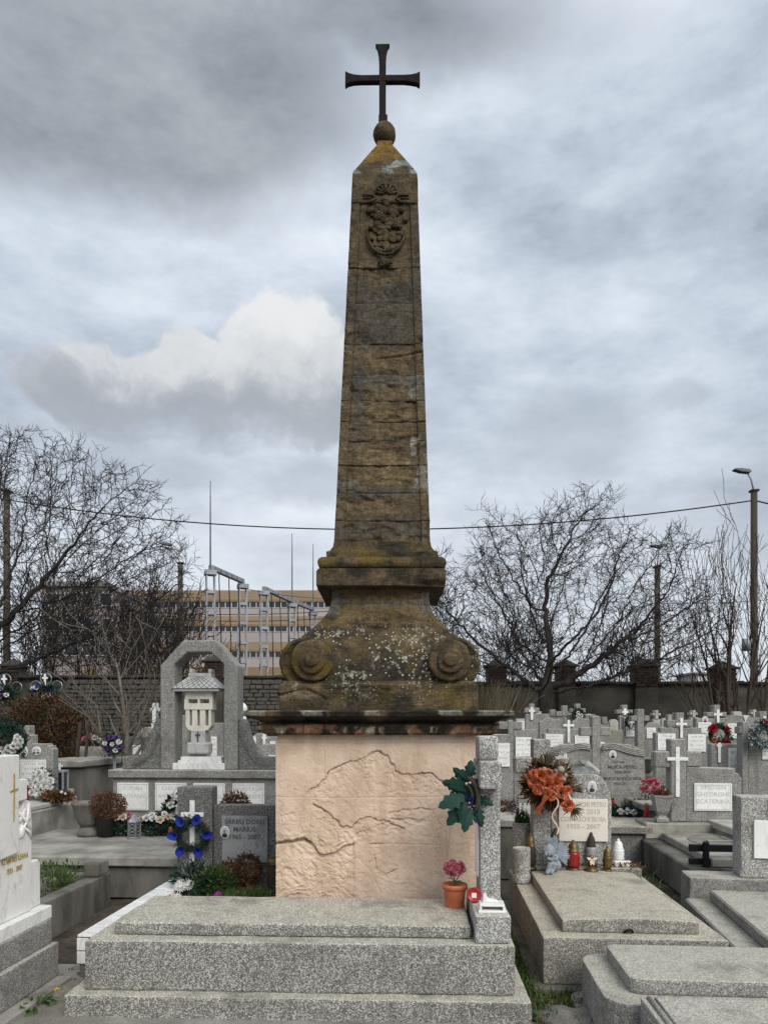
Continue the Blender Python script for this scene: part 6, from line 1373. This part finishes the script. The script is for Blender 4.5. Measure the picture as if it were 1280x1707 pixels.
arrangement('pink_bouquet', 'bright pink bouquet beside the corner cross grave', *on(1084, 9.6), .62, .14, .22, 'leaf_green', [((RNG.random() - .5) * .26, .08 + RNG.random() * .18, 'pink', .04) for _ in range(16)], n=80)
arrangement('teal_bouquet', 'dark green and white bouquet right of the pink flowers', *on(1110, 9.7), .62, .14, .12, 'leaf_dark', [(-.04, .10, 'white', .035), (.05, .09, 'white', .03)], n=150, L=.07, W=.02)
urn('small tapered stone urn in the rear row', *on(1075, 11.4), .751, .32, .16, 'terrazzo_grey')
t = thing('stone_barrel', 'small brown ribbed barrel planter lying by the tall veined plaque', 'barrel', *on(1257, 8.6), .521, 0)
b = B(); b.lathe([(.085, -.1), (.10, -.08), (.105, 0), (.10, .08), (.085, .1), (.07, .1)], n=18, M=Matrix.Translation((0, 0, .104)) @ Matrix.Rotation(R(90), 4, 'Y')); part(t, 'body', b, 'bronze', True)
arrangement('black_bouquet', 'dark wreath lying on the slab at the right edge', *on(1276, 8.7), .521, .12, .14, 'leaf_dark', [(0, .1, 'white', .03)], n=200)
arrangement('red_dried_bouquet', 'upright dried reddish bouquet beside the tall veined plaque', *on(1183, 9.6), .62, .12, .28, 'leaf_dry', [(-.03, .05, 'cream', .04), (.04, .03, 'cream', .035)], n=260)
wreath('round fir wreath with red flowers hung on a rear headstone', wx(1197.5, 11.7), 11.7, wz(1225, 11.7), .135, .075, (0, -1, .1), 'leaf_dark', [(R(140), 1.05, 'red', .075), (R(-60), 1.15, 'red', .075), (R(40), 1.0, 'red', .05), (R(-140), 1.0, 'orange', .04), (R(-100), 1.0, 'red', .04)], n=420, L=.06, W=.018)
wreath('round grey-blue leafy wreath at the right edge', wx(1269, 9.5), 9.5, wz(1228, 9.5), .115, .085, (0, -1, .1), 'leaf_greyblue', [], n=520, L=.05, W=.03)
arrangement('red_bouquet', 'red flowers and greenery above the grey-blue wreath', *on(1277, 9.45), wz(1212, 9.45), .08, .10, 'leaf_dark', [(-.03, .06, 'red', .03), (.03, .08, 'red', .03)], n=60)
wreath('black and white wreath on the distant cross', wx(963, 13.9), 13.9, wz(1191, 13.9), .08, .09, (0, -1, 0), 'leaf_dark', [(R(-30), .6, 'white', .04), (R(120), .4, 'white', .035), (R(-120), .5, 'white', .035)], n=220, L=.06, W=.02, fill=60)
wreath('dark wreath with grey ribbon on the leaning white plaque', wx(1052, 12.65), 12.65, wz(1203, 12.65), .09, .06, (0, -1, 0), 'leaf_dark', [(R(-90), 1, 'white', .04)], n=180, L=.06, W=.02)
b = foliage(B(), (0, 0, 1.2), (.45, .3, .42), 1100, .06, .03, .3, .2); b.tube([(0, 0, 0), (0, 0, 1.1)], .04, 5); single('red_shrub', 'small reddish shrub in front of the wall left of the pillar', 'shrub', b, 'leaf_dry', wx(1024, 15.5), 15.5)

# ================================================================== boundary walls
WD = 20.5
lw = thing('rubble_wall', 'dark rubble stone boundary wall behind the graves on the left', 'wall', -7.5, WD)
ZL = wz(1131, WD)
b = B(); b.box(-30, 8.05, .05, .45, 0, ZL, .02); part(lw, 'wall_core', b, 'mortar')
cpm = B(); cpm.box(-.46, .46, -.06, .52, 0, .075, .02, 1, None, .012, .2); cpm = cpm.mesh('coping_slab'); cpm.materials.append(MATS['coping'])
for i in range(24):
    o = inst(lw, 'coping_slab', cpm, (-13.6 + i * .93, 0, ZL + .001 + RNG.random() * .01), None, (1, 1, 1 + RNG.random() * .3))
stm = []
for k in range(7):
    sb = B(); sb.box(-.5, .5, -.5, .5, -.5, .5, .16, 2); sb.v = [tuple(Vector(p) + mnoise.noise_vector(Vector(p) * 2.3 + Vector((k * 9, 0, 0))) * .13) for p in sb.v]; me = sb.mesh('rubble_stone', False); me.materials.append(MATS['rubble']); stm.append(me)
nst = 0; z = ZL - .03
while z > 1.35 and nst < 295:
    h = .08 + RNG.random() * .06; z -= h; x = -4.6 + RNG.random() * .2
    while x < 5.0:
        w = .13 + RNG.random() * .22; px = CXP + (lw.location.x + x + w / 2) * FPX / WD
        if (105 < px < 285 or 388 < px < 470) and nst < 295:
            o = inst(lw, 'rubble_stone', stm[int(RNG.integers(7))], (x + w / 2, .06 - RNG.random() * .03, z + h / 2), None, (w * .96, .16, h * .95)); nst += 1
        x += w + .012
    z -= .010
rwl = thing('rendered_wall', 'dark rendered boundary wall with brick pillars behind the graves on the right', 'wall', 8.0, WD)
ZR = wz(1141, WD)
b = B(); b.box(-7.44, 30, .10, .40, 0, ZR, .02, 1, None, .015, .5); part(rwl, 'wall_panel', b, 'render_wall')
for i in range(22):
    inst(rwl, 'coping_slab', cpm, (-6.9 + i * .935, .04, ZR + .001 + RNG.random() * .01), None, (1, 1, 1 + RNG.random() * .3))
def pillar(parent, x, w, zt, brick_from=None):
    b = B(); b.box(x - w / 2, x + w / 2, -.08, .48, 0, zt - .55, .015, 1, None, .012, .3); p = part(parent, 'pillar', b, 'render_wall')
    bk = B(); bk.box(-.105, .105, -.05, .05, -.032, .032, .006); bkm = bk.mesh('brick'); bkm.materials.append(MATS['brick_red'])
    b = B(); b.box(x - w / 2 + .012, x + w / 2 - .012, -.068, .468, zt - .5495, zt, 0); part(p, 'pillar_core', b, 'mortar')
    n = max(2, int(w / .225)); r_ = 0; z = zt - .55 + .04
    while z < zt - .03:
        for k in range(n + (r_ % 2)):
            xx = x - w / 2 + (w / n) * (k + (.5 if r_ % 2 == 0 else 0)); xx = min(max(xx, x - w / 2 + .055), x + w / 2 - .055); inst(p, 'brick', bkm, (xx + RNG.normal() * .003, -.055 + RNG.normal() * .004, z), None, (w / n / .225 * (1 if (r_ % 2 == 0 or 0 < k < n) else .5), 1, 1))
        z += .076; r_ += 1
    b = B(); b.box(x - w / 2 - .07, x + w / 2 + .07, -.15, .55, zt, zt + .06, .015); z0 = zt + .06; q = w / 2 + .03
    b.add([(x - q, -.11, z0), (x + q, -.11, z0), (x + q, .51, z0), (x - q, .51, z0), (x, .2, z0 + .20)], [(0, 1, 4), (1, 2, 4), (2, 3, 4), (3, 0, 4)]); part(p, 'pillar_cap', b, 'coping')
for px, w, yt in ((828, .52, 1112), (944, .48, 1112), (1076, .62, 1112), (1208, .56, 1116)): pillar(rwl, wx(px, WD) - 8.0, w, wz(yt, WD))
for px, w, yt in ((357, .50, 1104), (18, .5, 1112)): pillar(lw, wx(px, WD) + 7.5, w, wz(yt, WD))

# ================================================================== bare trees
def colonise(trunk, attract, step, dinf, dkill, iters=160, seed=1, up=.0):
    rg = np.random.default_rng(seed); P = [np.array(p, float) for p in trunk]; par = [-1] + list(range(len(trunk) - 1)); A = np.array(attract)
    near = np.full(len(A), -1); nd_ = np.full(len(A), 1e9)
    def upd(i0):
        nonlocal near, nd_
        Q = np.array(P[i0:]); D = np.linalg.norm(A[:, None] - Q[None], axis=2); j = D.argmin(1); d = D[np.arange(len(A)), j]; m = d < nd_; near = np.where(m, j + i0, near); nd_ = np.where(m, d, nd_)
    upd(0)
    for it in range(iters):
        act = nd_ < dinf
        if not act.any(): break
        new = []; idx = near[act]; dv = A[act] - np.array(P)[idx]; dv /= np.linalg.norm(dv, axis=1)[:, None] + 1e-9
        for n in np.unique(idx):
            d = dv[idx == n].sum(0) + rg.normal(size=3) * .22 + np.array([0, 0, up]); L = np.linalg.norm(d)
            if L < 1e-6: continue
            new.append((n, P[n] + d / L * step))
        i0 = len(P)
        for n, p in new: P.append(p); par.append(int(n))
        if i0 == len(P): break
        upd(i0); keep = nd_ > dkill; A = A[keep]; near = near[keep]; nd_ = nd_[keep]
        if len(A) == 0: break
    return np.array(P), np.array(par)
def limbs(P, par, r0, rmin, expo=2.4, twig_jit=.02, seed=1, extra=0.0, elen=.25, trunk_n=4):
    """pipe-model radii; returns (trunk B, crown B)"""
    rg = np.random.default_rng(seed); n = len(P); ch = [[] for _ in range(n)]
    for i in range(1, n): ch[par[i]].append(i)
    w = np.zeros(n)
    for i in range(n - 1, -1, -1): w[i] = 1.0 if not ch[i] else sum(w[c] for c in ch[i])
    rad = rmin * w ** (1 / expo); k = r0 / rad[0]
    rad = rmin + (rad - rmin) * (r0 - rmin) / (rad[0] - rmin)
    P = P + rg.normal(size=P.shape) * twig_jit * (rad < r0 * .5)[:, None]
    tr, cr_ = B(), B(); stack = [(0, None)]
    while stack:
        i, prev = stack.pop(); pts = [P[prev]] if prev is not None else []; rs = [min(rad[i], rad[prev])] if prev is not None else []
        cur = i
        while True:
            pts.append(P[cur]); rs.append(rad[cur])
            if not ch[cur]: break
            c = sorted(ch[cur], key=lambda q: -w[q])
            for o_ in c[1:]: stack.append((o_, cur))
            cur = c[0]
        rs[-1] = rmin * .7
        if len(pts) < 2: continue
        big = max(rs) > r0 * .55; (tr if (prev is None) else cr_).tube(pts, rs, 8 if max(rs) > .05 else (5 if max(rs) > .02 else 3), False)
        if extra:      # fine twigs along the thin end
            for j in range(max(1, len(pts) // 3), len(pts)):
                for rep_ in range(2 if (rs[j] < rmin * 3.2 and rg.random() < extra) else 0):
                    d = np.array(pts[j]) - np.array(pts[j - 1]); d /= np.linalg.norm(d) + 1e-9; e = d + rg.normal(size=3) * .75; e /= np.linalg.norm(e); L = elen * (.4 + rg.random()); p = np.array(pts[j]); kink = p + e * L * .5; e2 = e + rg.normal(size=3) * .35 + np.array([0, 0, .15])
                    tip = kink + e2 / np.linalg.norm(e2) * L * .5; cr_.tube([p, kink, tip], [rmin * .85, rmin * .75, rmin * .55], 3, False)
                    for q_ in range(2):
                        e3 = e2 / np.linalg.norm(e2) + rg.normal(size=3) * .7; s0 = (p + kink) / 2 if q_ else kink; cr_.tube([s0, s0 + e3 / np.linalg.norm(e3) * L * (.25 + .25 * rg.random())], [rmin * .7, rmin * .5], 3, False)
    return tr, cr_
def ell(n, c, r, seed, flo=None, inner=.15):
    rg = np.random.default_rng(seed); d = rg.normal(size=(n, 3)); d /= np.linalg.norm(d, axis=1)[:, None]; rr = (inner + (1 - inner) * rg.random(n)) ** .45; p = np.array(c) + d * rr[:, None] * np.array(r)
    if flo is not None: p = p[p[:, 2] > flo]
    return p
def tree(name, label, x, y, trunk, pts, r0, rmin, mats=('bark', 'bark_twig'), step=.22, dinf=2.6, dkill=.40, seed=1, extra=.6, elen=.3, up=0, jit=.02, expo=2.3):
    t = thing(name, label, 'tree', x, y); P, par = colonise(trunk, pts, step, dinf, dkill, 220, seed, up); tr, c = limbs(P, par, r0, rmin, expo, jit, seed, extra, elen)
    part(t, 'trunk', tr, mats[0], True); part(t, 'crown', c, mats[1], kind='stuff'); return t
# right: broad gnarled walnut
rtz = 18.0
pts = np.concatenate([ell(3000, (.35, 0, 4.5), (3.7, 2.0, 2.2), 11, 2.2), ell(800, (-1.7, 0, 4.3), (1.7, 1.3, 1.7), 12, 2.3), ell(800, (2.9, 0, 4.0), (1.8, 1.3, 1.6), 13, 2.1), ell(600, (.9, 0, 6.0), (1.5, 1.2, 1.4), 14), ell(260, (-1.5, 0, 6.0), (.7, .7, 1.0), 15), ell(260, (3.2, 0, 5.6), (.7, .7, .9), 16)])
gm = vnoise(pts[:, 0] * 1.5 + 30, pts[:, 2] * 1.5 + pts[:, 1] * .6 + 30, 77); pts = pts[gm > .24]
tree('walnut_tree', 'broad gnarled bare tree in front of the rendered wall on the right', wx(908, rtz), rtz, [(0, 0, 0), (.02, 0, .6), (0, 0, 1.2), (-.05, 0, 1.7), (0, 0, 2.1)], pts, .18, .0062, seed=3, extra=.8, elen=.36, step=.13, dkill=.185, expo=1.6, jit=.02)
# left: large spreading tree, trunk outside the frame
ltz = 15.0
pts = np.concatenate([ell(5000, (.6, 0, 5.0), (4.1, 2.0, 2.6), 21, 2.4), ell(1300, (3.2, 0, 4.2), (1.7, 1.2, 1.7), 22, 2.2), ell(500, (1.0, 0, 6.2), (1.8, 1.4, 1.3), 23)])
tree('ash_tree', 'large spreading bare tree reaching in from the left edge', wx(-62, ltz), ltz, [(0, 0, 0), (0, 0, .8), (.03, 0, 1.6), (.1, 0, 2.2)], pts, .16, .0056, seed=5, extra=.75, elen=.30, step=.13, dkill=.19, expo=1.55, jit=.018)
# recursive upright growth for shoots and saplings
def shoots(b, p, d, L, r, depth, rg, spread=.5, up=.35, n=3, rmin=.005, kink=.12):
    p = np.array(p, float); d = np.array(d, float); d /= np.linalg.norm(d); pts = [p]; rs = [r]; m = 5; q = p; dd = d
    for i in range(m):
        dd = dd + rg.normal(size=3) * kink + np.array([0, 0, up * .12]); dd /= np.linalg.norm(dd); q = q + dd * L / m; pts.append(q); rs.append(max(rmin, r * (1 - .72 * (i + 1) / m)))
    b.tube(pts, rs, 6 if r > .02 else 3, False)
    if depth <= 0: return
    for k in range(n):
        i = int(rg.integers(1, m + 1)) if k else m; e = (pts[i] - pts[i - 1]); e = e / np.linalg.norm(e) + rg.normal(size=3) * spread + np.array([0, 0, up]); shoots(b, pts[i], e, L * (.55 + .25 * rg.random()), max(rmin, rs[i] * .75), depth - 1, rg, spread, up, n, rmin, kink)
def sapling(name, label, x, y, stems, mat, twig, rmin=.006, seed=1, n=3, depth=4, spread=.5, up=.35):
    t = thing(name, label, 'tree', x, y); rg = np.random.default_rng(seed); tb, cb = B(), B()
    for (bx, dx, dy, H, r) in stems:
        pts = [np.array([bx, 0, 0.0])]; rs = [r]; d = np.array([dx, dy, 1.0]); m = 9
        for i in range(m):
            d = d + rg.normal(size=3) * .05; d /= np.linalg.norm(d); pts.append(pts[-1] + d * H / m); rs.append(max(rmin, r * (1 - .85 * (i + 1) / m)))
        tb.tube(pts, rs, 8, False)
        for i in range(3, m + 1):
            for k in range(n):
                e = d * .6 + np.array([rg.normal() * spread * 1.6, rg.normal() * spread, up + .2]); shoots(cb, pts[i], e, H * (.42 - .02 * i) * (.7 + .5 * rg.random()), max(rmin, rs[i] * .55), depth - 2, rg, spread, up, n, rmin)
    part(t, 'trunk', tb, mat, True); part(t, 'crown', cb, twig, kind='stuff'); return t
sapling('young_tree', 'young pale-barked bare tree left of the arch monument', wx(212, 11.2), 11.2, [(0, .02, 0, 2.6, .085), (.05, .20, .05, 1.8, .042), (-.05, -.30, .0, 1.9, .042)], 'bark_pale', 'bark_pale', .0045, 31, 2, 4, .5, .35)
sapling('shrubby_tree', 'many-stemmed upright bare shrub around the concrete pole at the right edge', wx(1222, 18.2), 18.2, [(0, -.05, 0, 4.9, .085), (-.2, -.20, 0, 4.5, .065), (.25, .10, .1, 4.6, .07), (.5, .25, 0, 4.2, .055), (-.35, -.36, 0, 3.6, .045), (.1, .02, -.1, 4.4, .055), (.7, .42, 0, 3.8, .045), (-.1, -.12, .1, 4.7, .06), (.35, .2, -.1, 4.4, .055)], 'bark_brown', 'bark_brown', .006, 41, 2, 4, .36, .6)
for k, (px, d, H, s, lab) in enumerate(((335, 27, 5.4, 51, 'thin upright leafless tree behind the left lamp pole'), (240, 24, 5.6, 52, 'dark tangled bare thicket tree behind the rubble wall'), (150, 24, 5.2, 53, 'dark bare thicket tree behind the wall left of the young tree'), (60, 23, 5.4, 54, 'dark bare thicket tree behind the wall at the far left'), (770, 24, 5.0, 55, 'bare thicket tree behind the wall right of the scroll base'), (860, 25, 4.6, 56, 'low bare thicket tree behind the wall beside the walnut trunk'), (1010, 24, 4.4, 57, 'low bare thicket tree behind the wall under the walnut crown'))):
    rg = np.random.default_rng(s); st = [(rg.normal() * .4, rg.normal() * .22, rg.normal() * .1, H * (.75 + .25 * rg.random()), .05) for _ in range(3)]
    sapling('thicket_tree', lab, wx(px, d), d, st, 'bark', 'bark_twig', .0095, s, 3, 4, .55, .30)
b = B(); rgd = np.random.default_rng(9)
for i in range(240):
    p = np.array([rgd.normal() * .12, rgd.normal() * .08, 0]); d = np.array([p[0] * 2 + rgd.normal() * .12, rgd.normal() * .15, 1.0]); shoots(b, p, d, .16 + .12 * rgd.random(), .0018, 0, rgd, rmin=.0010)
g_ = part(ob, 'dry_grass_tuft', b, 'dry_grass', kind='stuff'); g_.location = (.82, .12, 1.695)

# ================================================================== poles, wires and the switchyard beyond the wall
def pole(label, px, ytop, d, r, lamp=None, group=None):
    X = wx(px, d); zt = wz(ytop, d); t = thing('utility_pole', label, 'pole', X, d, 0, 0, group)
    b = B(); b.tube([(0, 0, 0), (0, 0, zt)], [r * 1.25, r], 10); part(t, 'shaft', b, 'pole_concrete', True)
    b = B(); b.box(-r * 1.25, r * 1.25, -r * 1.25, r * 1.25, zt, zt + .06, .01); part(t, 'pole_cap', b, 'coping')
    if lamp:
        (dx, dz, side_) = lamp; b = B(); b.tube([(0, 0, zt), (dx * .4, 0, zt + dz * .6), (dx, 0, zt + dz)], .025, 6); a = part(t, 'lamp_arm', b, 'galvanised', True)
        b = B(); b.prism([(-.34, -.02), (-.1, -.06), (.16, -.05), (.2, .0), (.14, .05), (-.12, .05), (-.3, .02)], -.10, .10, .015); b.moved(Matrix.Translation((dx - .08 * side_, 0, zt + dz)) @ Matrix.Rotation(R(8 * side_), 4, 'Y')); part(a, 'lamp_head', b, 'steel_dark')
    return t, Vector((X, d, zt))
_, topL = pole('brown utility pole at the left edge behind the bare tree', 12, 820, 24, .10)
_, topR = pole('tall concrete utility pole with street lamp at the right edge', 1256, 820, 22, .092, (-.22, .62, 1))
_, pL2 = pole('slim lamp pole left of the switchyard gantry', 301, 940, 30, .10, (-.45, .80, 1))
_, pR2 = pole('slim lamp pole standing behind the walnut crown', 1095, 946, 30, .11, (.10, .85, 1))
b = B(); b.tube([(0, -.16, 0), (0, -.16, .34)], .15, 12); single('meter_can', 'grey metal can fixed to the right concrete pole', 'box', b, 'galvanised', topR.x - .28, topR.y, wz(1076, 22) - .17, 0, smooth=True)
def wire(label, a, c, sag, r=.012, n=24):
    a, c = Vector(a), Vector(c); b = B(); m = (a + c) / 2
    b.tube([a.lerp(c, u) - m - Vector((0, 0, sag * 4 * u * (1 - u))) for u in np.linspace(0, 1, n)], r, 4); return single('cable', label, 'cable', b, 'iron', *m)
wire('thick sagging cable crossing behind the obelisk between the two tall poles', topL + Vector((0, 0, -.25)), topR + Vector((0, 0, -.25)), .92, .022, 40)
wire('cable stub leaving the right pole towards the right edge', topR + Vector((0, 0, -.25)), topR + Vector((6, 3, -.1)), .1, .022, 8)
wire('thin lower wire behind the walnut crown', (wx(1000, 30), 30, wz(1002, 30)), (wx(1300, 30), 30, wz(998, 30)), .15, .012)
wire('thin wire slanting from the gantry towards the obelisk', (wx(408, 44), 44, wz(981, 44)), (wx(600, 60), 60, wz(996, 60)), .3, .02)
def lattice(label, X, Y, H, w=.42, rod=0):
    t = thing('lattice_post', label, 'post', X, Y, 0, R(20), 'steel lattice posts of the switchyard'); b = B()
    for sx in (-1, 1):
        for sy in (-1, 1): b.box(sx * w / 2 - .035, sx * w / 2 + .035, sy * w / 2 - .035, sy * w / 2 + .035, 0, H, 0)
    part(t, 'corner_angles', b, 'galvanised', kind='stuff'); z = .6
    pm = B(); pm.box(-w / 2 - .02, w / 2 + .02, -w / 2 - .02, w / 2 + .02, -.09, .09, 0); pm = pm.mesh('batten_plate'); pm.materials.append(MATS['galvanised'])
    while z < H: inst(t, 'batten_plate', pm, (0, 0, z), None, 1); z += 1.15
    b = B(); b.box(-w / 2 - .1, w / 2 + .1, -w / 2 - .1, w / 2 + .1, H, H + .25, 0); part(t, 'head', b, 'galvanised')
    if rod: b = B(); b.tube([(0, 0, H + .2), (0, 0, H + rod * .55), (0, 0, H + rod)], [.05, .04, .02], 6); part(t, 'lightning_rod', b, 'steel_dark')
    return Vector((X, Y, H))
A_ = lattice('nearest steel lattice post with the tallest lightning rod', wx(351, 40), 40, 9.57, .42, 5.1)
B_ = lattice('steel lattice post at the right end of the first gantry beam', wx(405, 44), 44, 9.57)
C_ = lattice('steel lattice post at the left end of the second gantry beam', wx(440, 46.3), 46.3, 9.57)
D_ = lattice('steel lattice post with lightning rod in the middle of the second gantry', wx(487, 51.1), 51.1, 9.57, .42, 5.1)
E_ = lattice('farthest steel lattice post with lightning rod next to the obelisk', wx(522, 54.9), 54.9, 9.57, .42, 5.3)
F_ = lattice('steel lattice post behind the bare thicket on the left', wx(160, 44), 44, 9.3, .42, 0)
for p, q_, lab in ((A_, B_, 'first gantry beam between the near lattice posts'), (C_, D_, 'second gantry beam between the middle lattice posts'), (D_, E_, 'third gantry beam ending next to the obelisk')):
    m = (p + q_) / 2; L = (q_ - p).length; b = B(); t = thing('gantry_beam', lab, 'beam', m.x, m.y, m.z + .26, math.atan2((q_ - p).y, (q_ - p).x)); b.box(-L / 2, L / 2, -.13, .13, .04, .30, .02); part(t, 'girder', b, 'galvanised')
    b = B(); [b.box(x_, x_ + .1, -.14, .14, .09, .25, 0) for x_ in np.linspace(-L / 2 + .3, L / 2 - .4, 6)]; part(t, 'web_opening', b, 'steel_dark', kind='stuff')
    for k, u in enumerate((.25, .55, .85)):
        b = B(); x_ = -L / 2 + L * u; b.tube([(x_, 0, 0), (x_, 0, -.35), (x_ + .25, 0, -3.5), (x_ + .3, 0, -8)], .03, 4, False); part(t, 'drop_wire', b, 'iron')
wire('upper switchyard wire crossing in front of the tan building', (wx(180, 47), 47, wz(1016, 47)), (wx(560, 52), 52, wz(1018, 52)), .3, .03)
wire('lower switchyard wire crossing in front of the tan building', (wx(180, 47), 47, wz(1026, 47)), (wx(560, 52), 52, wz(1030, 52)), .3, .03)
for px, d in ((152, 26), (42, 26)):
    b = B(); b.lathe([(.12, 0), (.12, 2.6), (.17, 2.62), (.17, 3.0), (.13, 3.05), (.13, 3.15), (.17, 3.2), (.17, 3.5), (.1, 3.55)], n=12); single('yellow_vent_pipe', 'yellow vent pipe rising behind the rubble wall, %s' % ('below the young tree' if px > 100 else 'at the far left'), 'pipe', b, 'yellow_drum', wx(px, d), d)

# ================================================================== tan office block
BD = 85.0
bl = thing('office_building', 'long tan and pale banded office building with ribbon windows behind the switchyard', 'building', wx(400, BD), BD)
mB = BD / FPX; xl, xr = wx(200, BD) - wx(400, BD), wx(700, BD) - wx(400, BD)
rowsB = [(984, 1003, 'facade_tan', 0), (1013, 1027, 'facade_pale', .0), (1027, 1044, 'facade_tan', 0), (1053, 1070, 'facade_pale', 0), (1070, 1086, 'facade_tan', 0), (1096, 1112, 'facade_pale', 0), (1112, 1204, 'facade_tan_dark', 0)]
b = B(); b.box(xl + .3, xr - .3, .35, 14, 0, wz(986, BD), 0); part(bl, 'wall_core', b, 'facade_grey')
for (y0, y1, mt, off) in rowsB:
    b = B(); b.box(xl, xr, 0 + (.12 if mt == 'facade_pale' else 0), .8, max(0, wz(y1, BD)), wz(y0, BD), 0); part(bl, 'facade_band', b, mt)
    if mt == 'facade_tan': b = B(); b.box(xl, xr, -.06, -.001, wz(y1, BD), wz(y1 - 3.5, BD), 0); part(bl, 'band_lip', b, 'facade_tan_dark')
b = B(); b.box(xr - 12, xr - 4, 2, 8, wz(985, BD), wz(974, BD), 0); part(bl, 'roof_block', b, 'facade_grey')
fw = 10.3 * mB
for wi, (y0, y1) in enumerate(((1003, 1013), (1044, 1053), (1086, 1096))):
    z0, z1 = wz(y1, BD), wz(y0, BD); h = z1 - z0
    fm = B(); fm.box(0, .09, 0, .12, 0, h, 0); fm.box(.09, fw - .002, 0.01, .12, 0, .05, 0); fm.box(.09, fw - .002, .01, .12, h - .05, h - .001, 0); fm = fm.mesh('window'); fm.materials.append(MATS['frame_white'])
    pn = B(); pn.box(.09, fw - .002, .06, .10, .05, h - .05, 0); pn = pn.mesh('pane'); pn.materials.append(MATS['glass_dark'])
    for k in range(int((xr - xl) / fw)):
        px = CXP + (xl + k * fw + wx(400, BD)) / mB
        if px < 198 or px > 690: continue
        o = inst(bl, 'window', fm, (xl + k * fw, .05, z0), None, 1); inst(o, 'pane', pn, (0, 0, 0), None, 1)
# paler block further left
bp = thing('pink_building', 'paler pinkish building glimpsed through the bare branches on the left', 'building', wx(120, 72), 72)
m7 = 72 / FPX; b = B(); b.box(-50 * m7, 58 * m7, 0, 12, 0, wz(978, 72), 0); part(bp, 'wall', b, 'facade_pink'); b = B(); b.box(-52 * m7, 60 * m7, -.3, 12.3, wz(978, 72) + .001, wz(970, 72), 0); part(bp, 'roof', b, 'facade_grey')
wm = B(); wm.box(0, 1.3, 0, .1, 0, 1.3, 0); wm = wm.mesh('window'); wm.materials.append(MATS['frame_white']); pm_ = B(); pm_.box(.12, 1.18, -.02, .02, .12, 1.18, 0); pm_ = pm_.mesh('pane'); pm_.materials.append(MATS['glass_dark'])
for r_ in range(3):
    for k in range(4): o = inst(bp, 'window', wm, (-2.4 + k * 1.7, -.06, wz(1010 + r_ * 42, 72)), None, 1); inst(o, 'pane', pm_, (0, 0, 0), None, 1)
fb = thing('far_building', 'small pale far building just above the right wall', 'building', wx(1182, 120), 120)
b = B(); b.box(-2.2, 2.0, 0, 8, 0, wz(1124, 120), 0); part(fb, 'wall', b, 'facade_pale'); b = B(); b.box(-2.6, 2.4, -.4, 8.4, wz(1124, 120) + .01, wz(1121, 120), 0); part(fb, 'roof', b, 'facade_grey')
for k in range(4): o = inst(fb, 'window', wm, (-1.9 + k * .95, -.06, wz(1136, 120)), None, (.5, 1, .6))

# ================================================================== weeds, litter in the gaps
b = B(); blades(b, .80, .93, 3.9, 5.6, 0, 700, .13, .004, .8); blades(b, .93, 1.12, 3.9, 4.33, 0, 350, .10, .004, .9); single('weed_strip', None, None, b, 'leaf_grass', 0, 0, kind='stuff')
b = B()
for i in range(520): b.leaf((.82 + RNG.random() * .32, 3.6 + RNG.random() * .72, .012 + RNG.random() * .02), (RNG.normal(), RNG.normal(), .15), (0, 0, 1), .05, .02)
for i in range(60): b.leaf((-2.02 + RNG.random() * .25, 4.2 + RNG.random() * 1.0, .045), (RNG.normal(), RNG.normal(), .15), (0, 0, 1), .03, .014)
single('leaf_litter', None, None, b, 'leaf_litter', 0, 0, kind='stuff')
b = B(); b.sphere((0, 0, 0), .15, 20, 12, (1.25, .9, .42), .5); single('field_stone', 'flat brown field stone in the weeds between the front tomb and the rounded tomb', 'stone', b, 'path', .985, 3.95, .02, smooth=True)
b = B(); blades(b, 2.15, 2.4, 6.15, 6.6, 0, 60, .36, .008, .95); single('iris_leaves', None, None, b, 'leaf_grass', 0, 0, kind='stuff')
wd = thing('weed_plant', 'low green weed with a yellow dandelion at the bottom left', 'weed', -1.95, 4.16, .016)
b = foliage(B(), (0, 0, .015), (.07, .14, .02), 80, .045, .022, .2, .2); part(wd, 'leaves', b, 'leaf_green', kind='stuff')
leafmat('petal_yellow', [(.55, .40, .02), (.62, .48, .05)]); inst(wd, 'blossom', daisy('yellow'), (.07, .10, .06), (0, -.3, 1), .02)
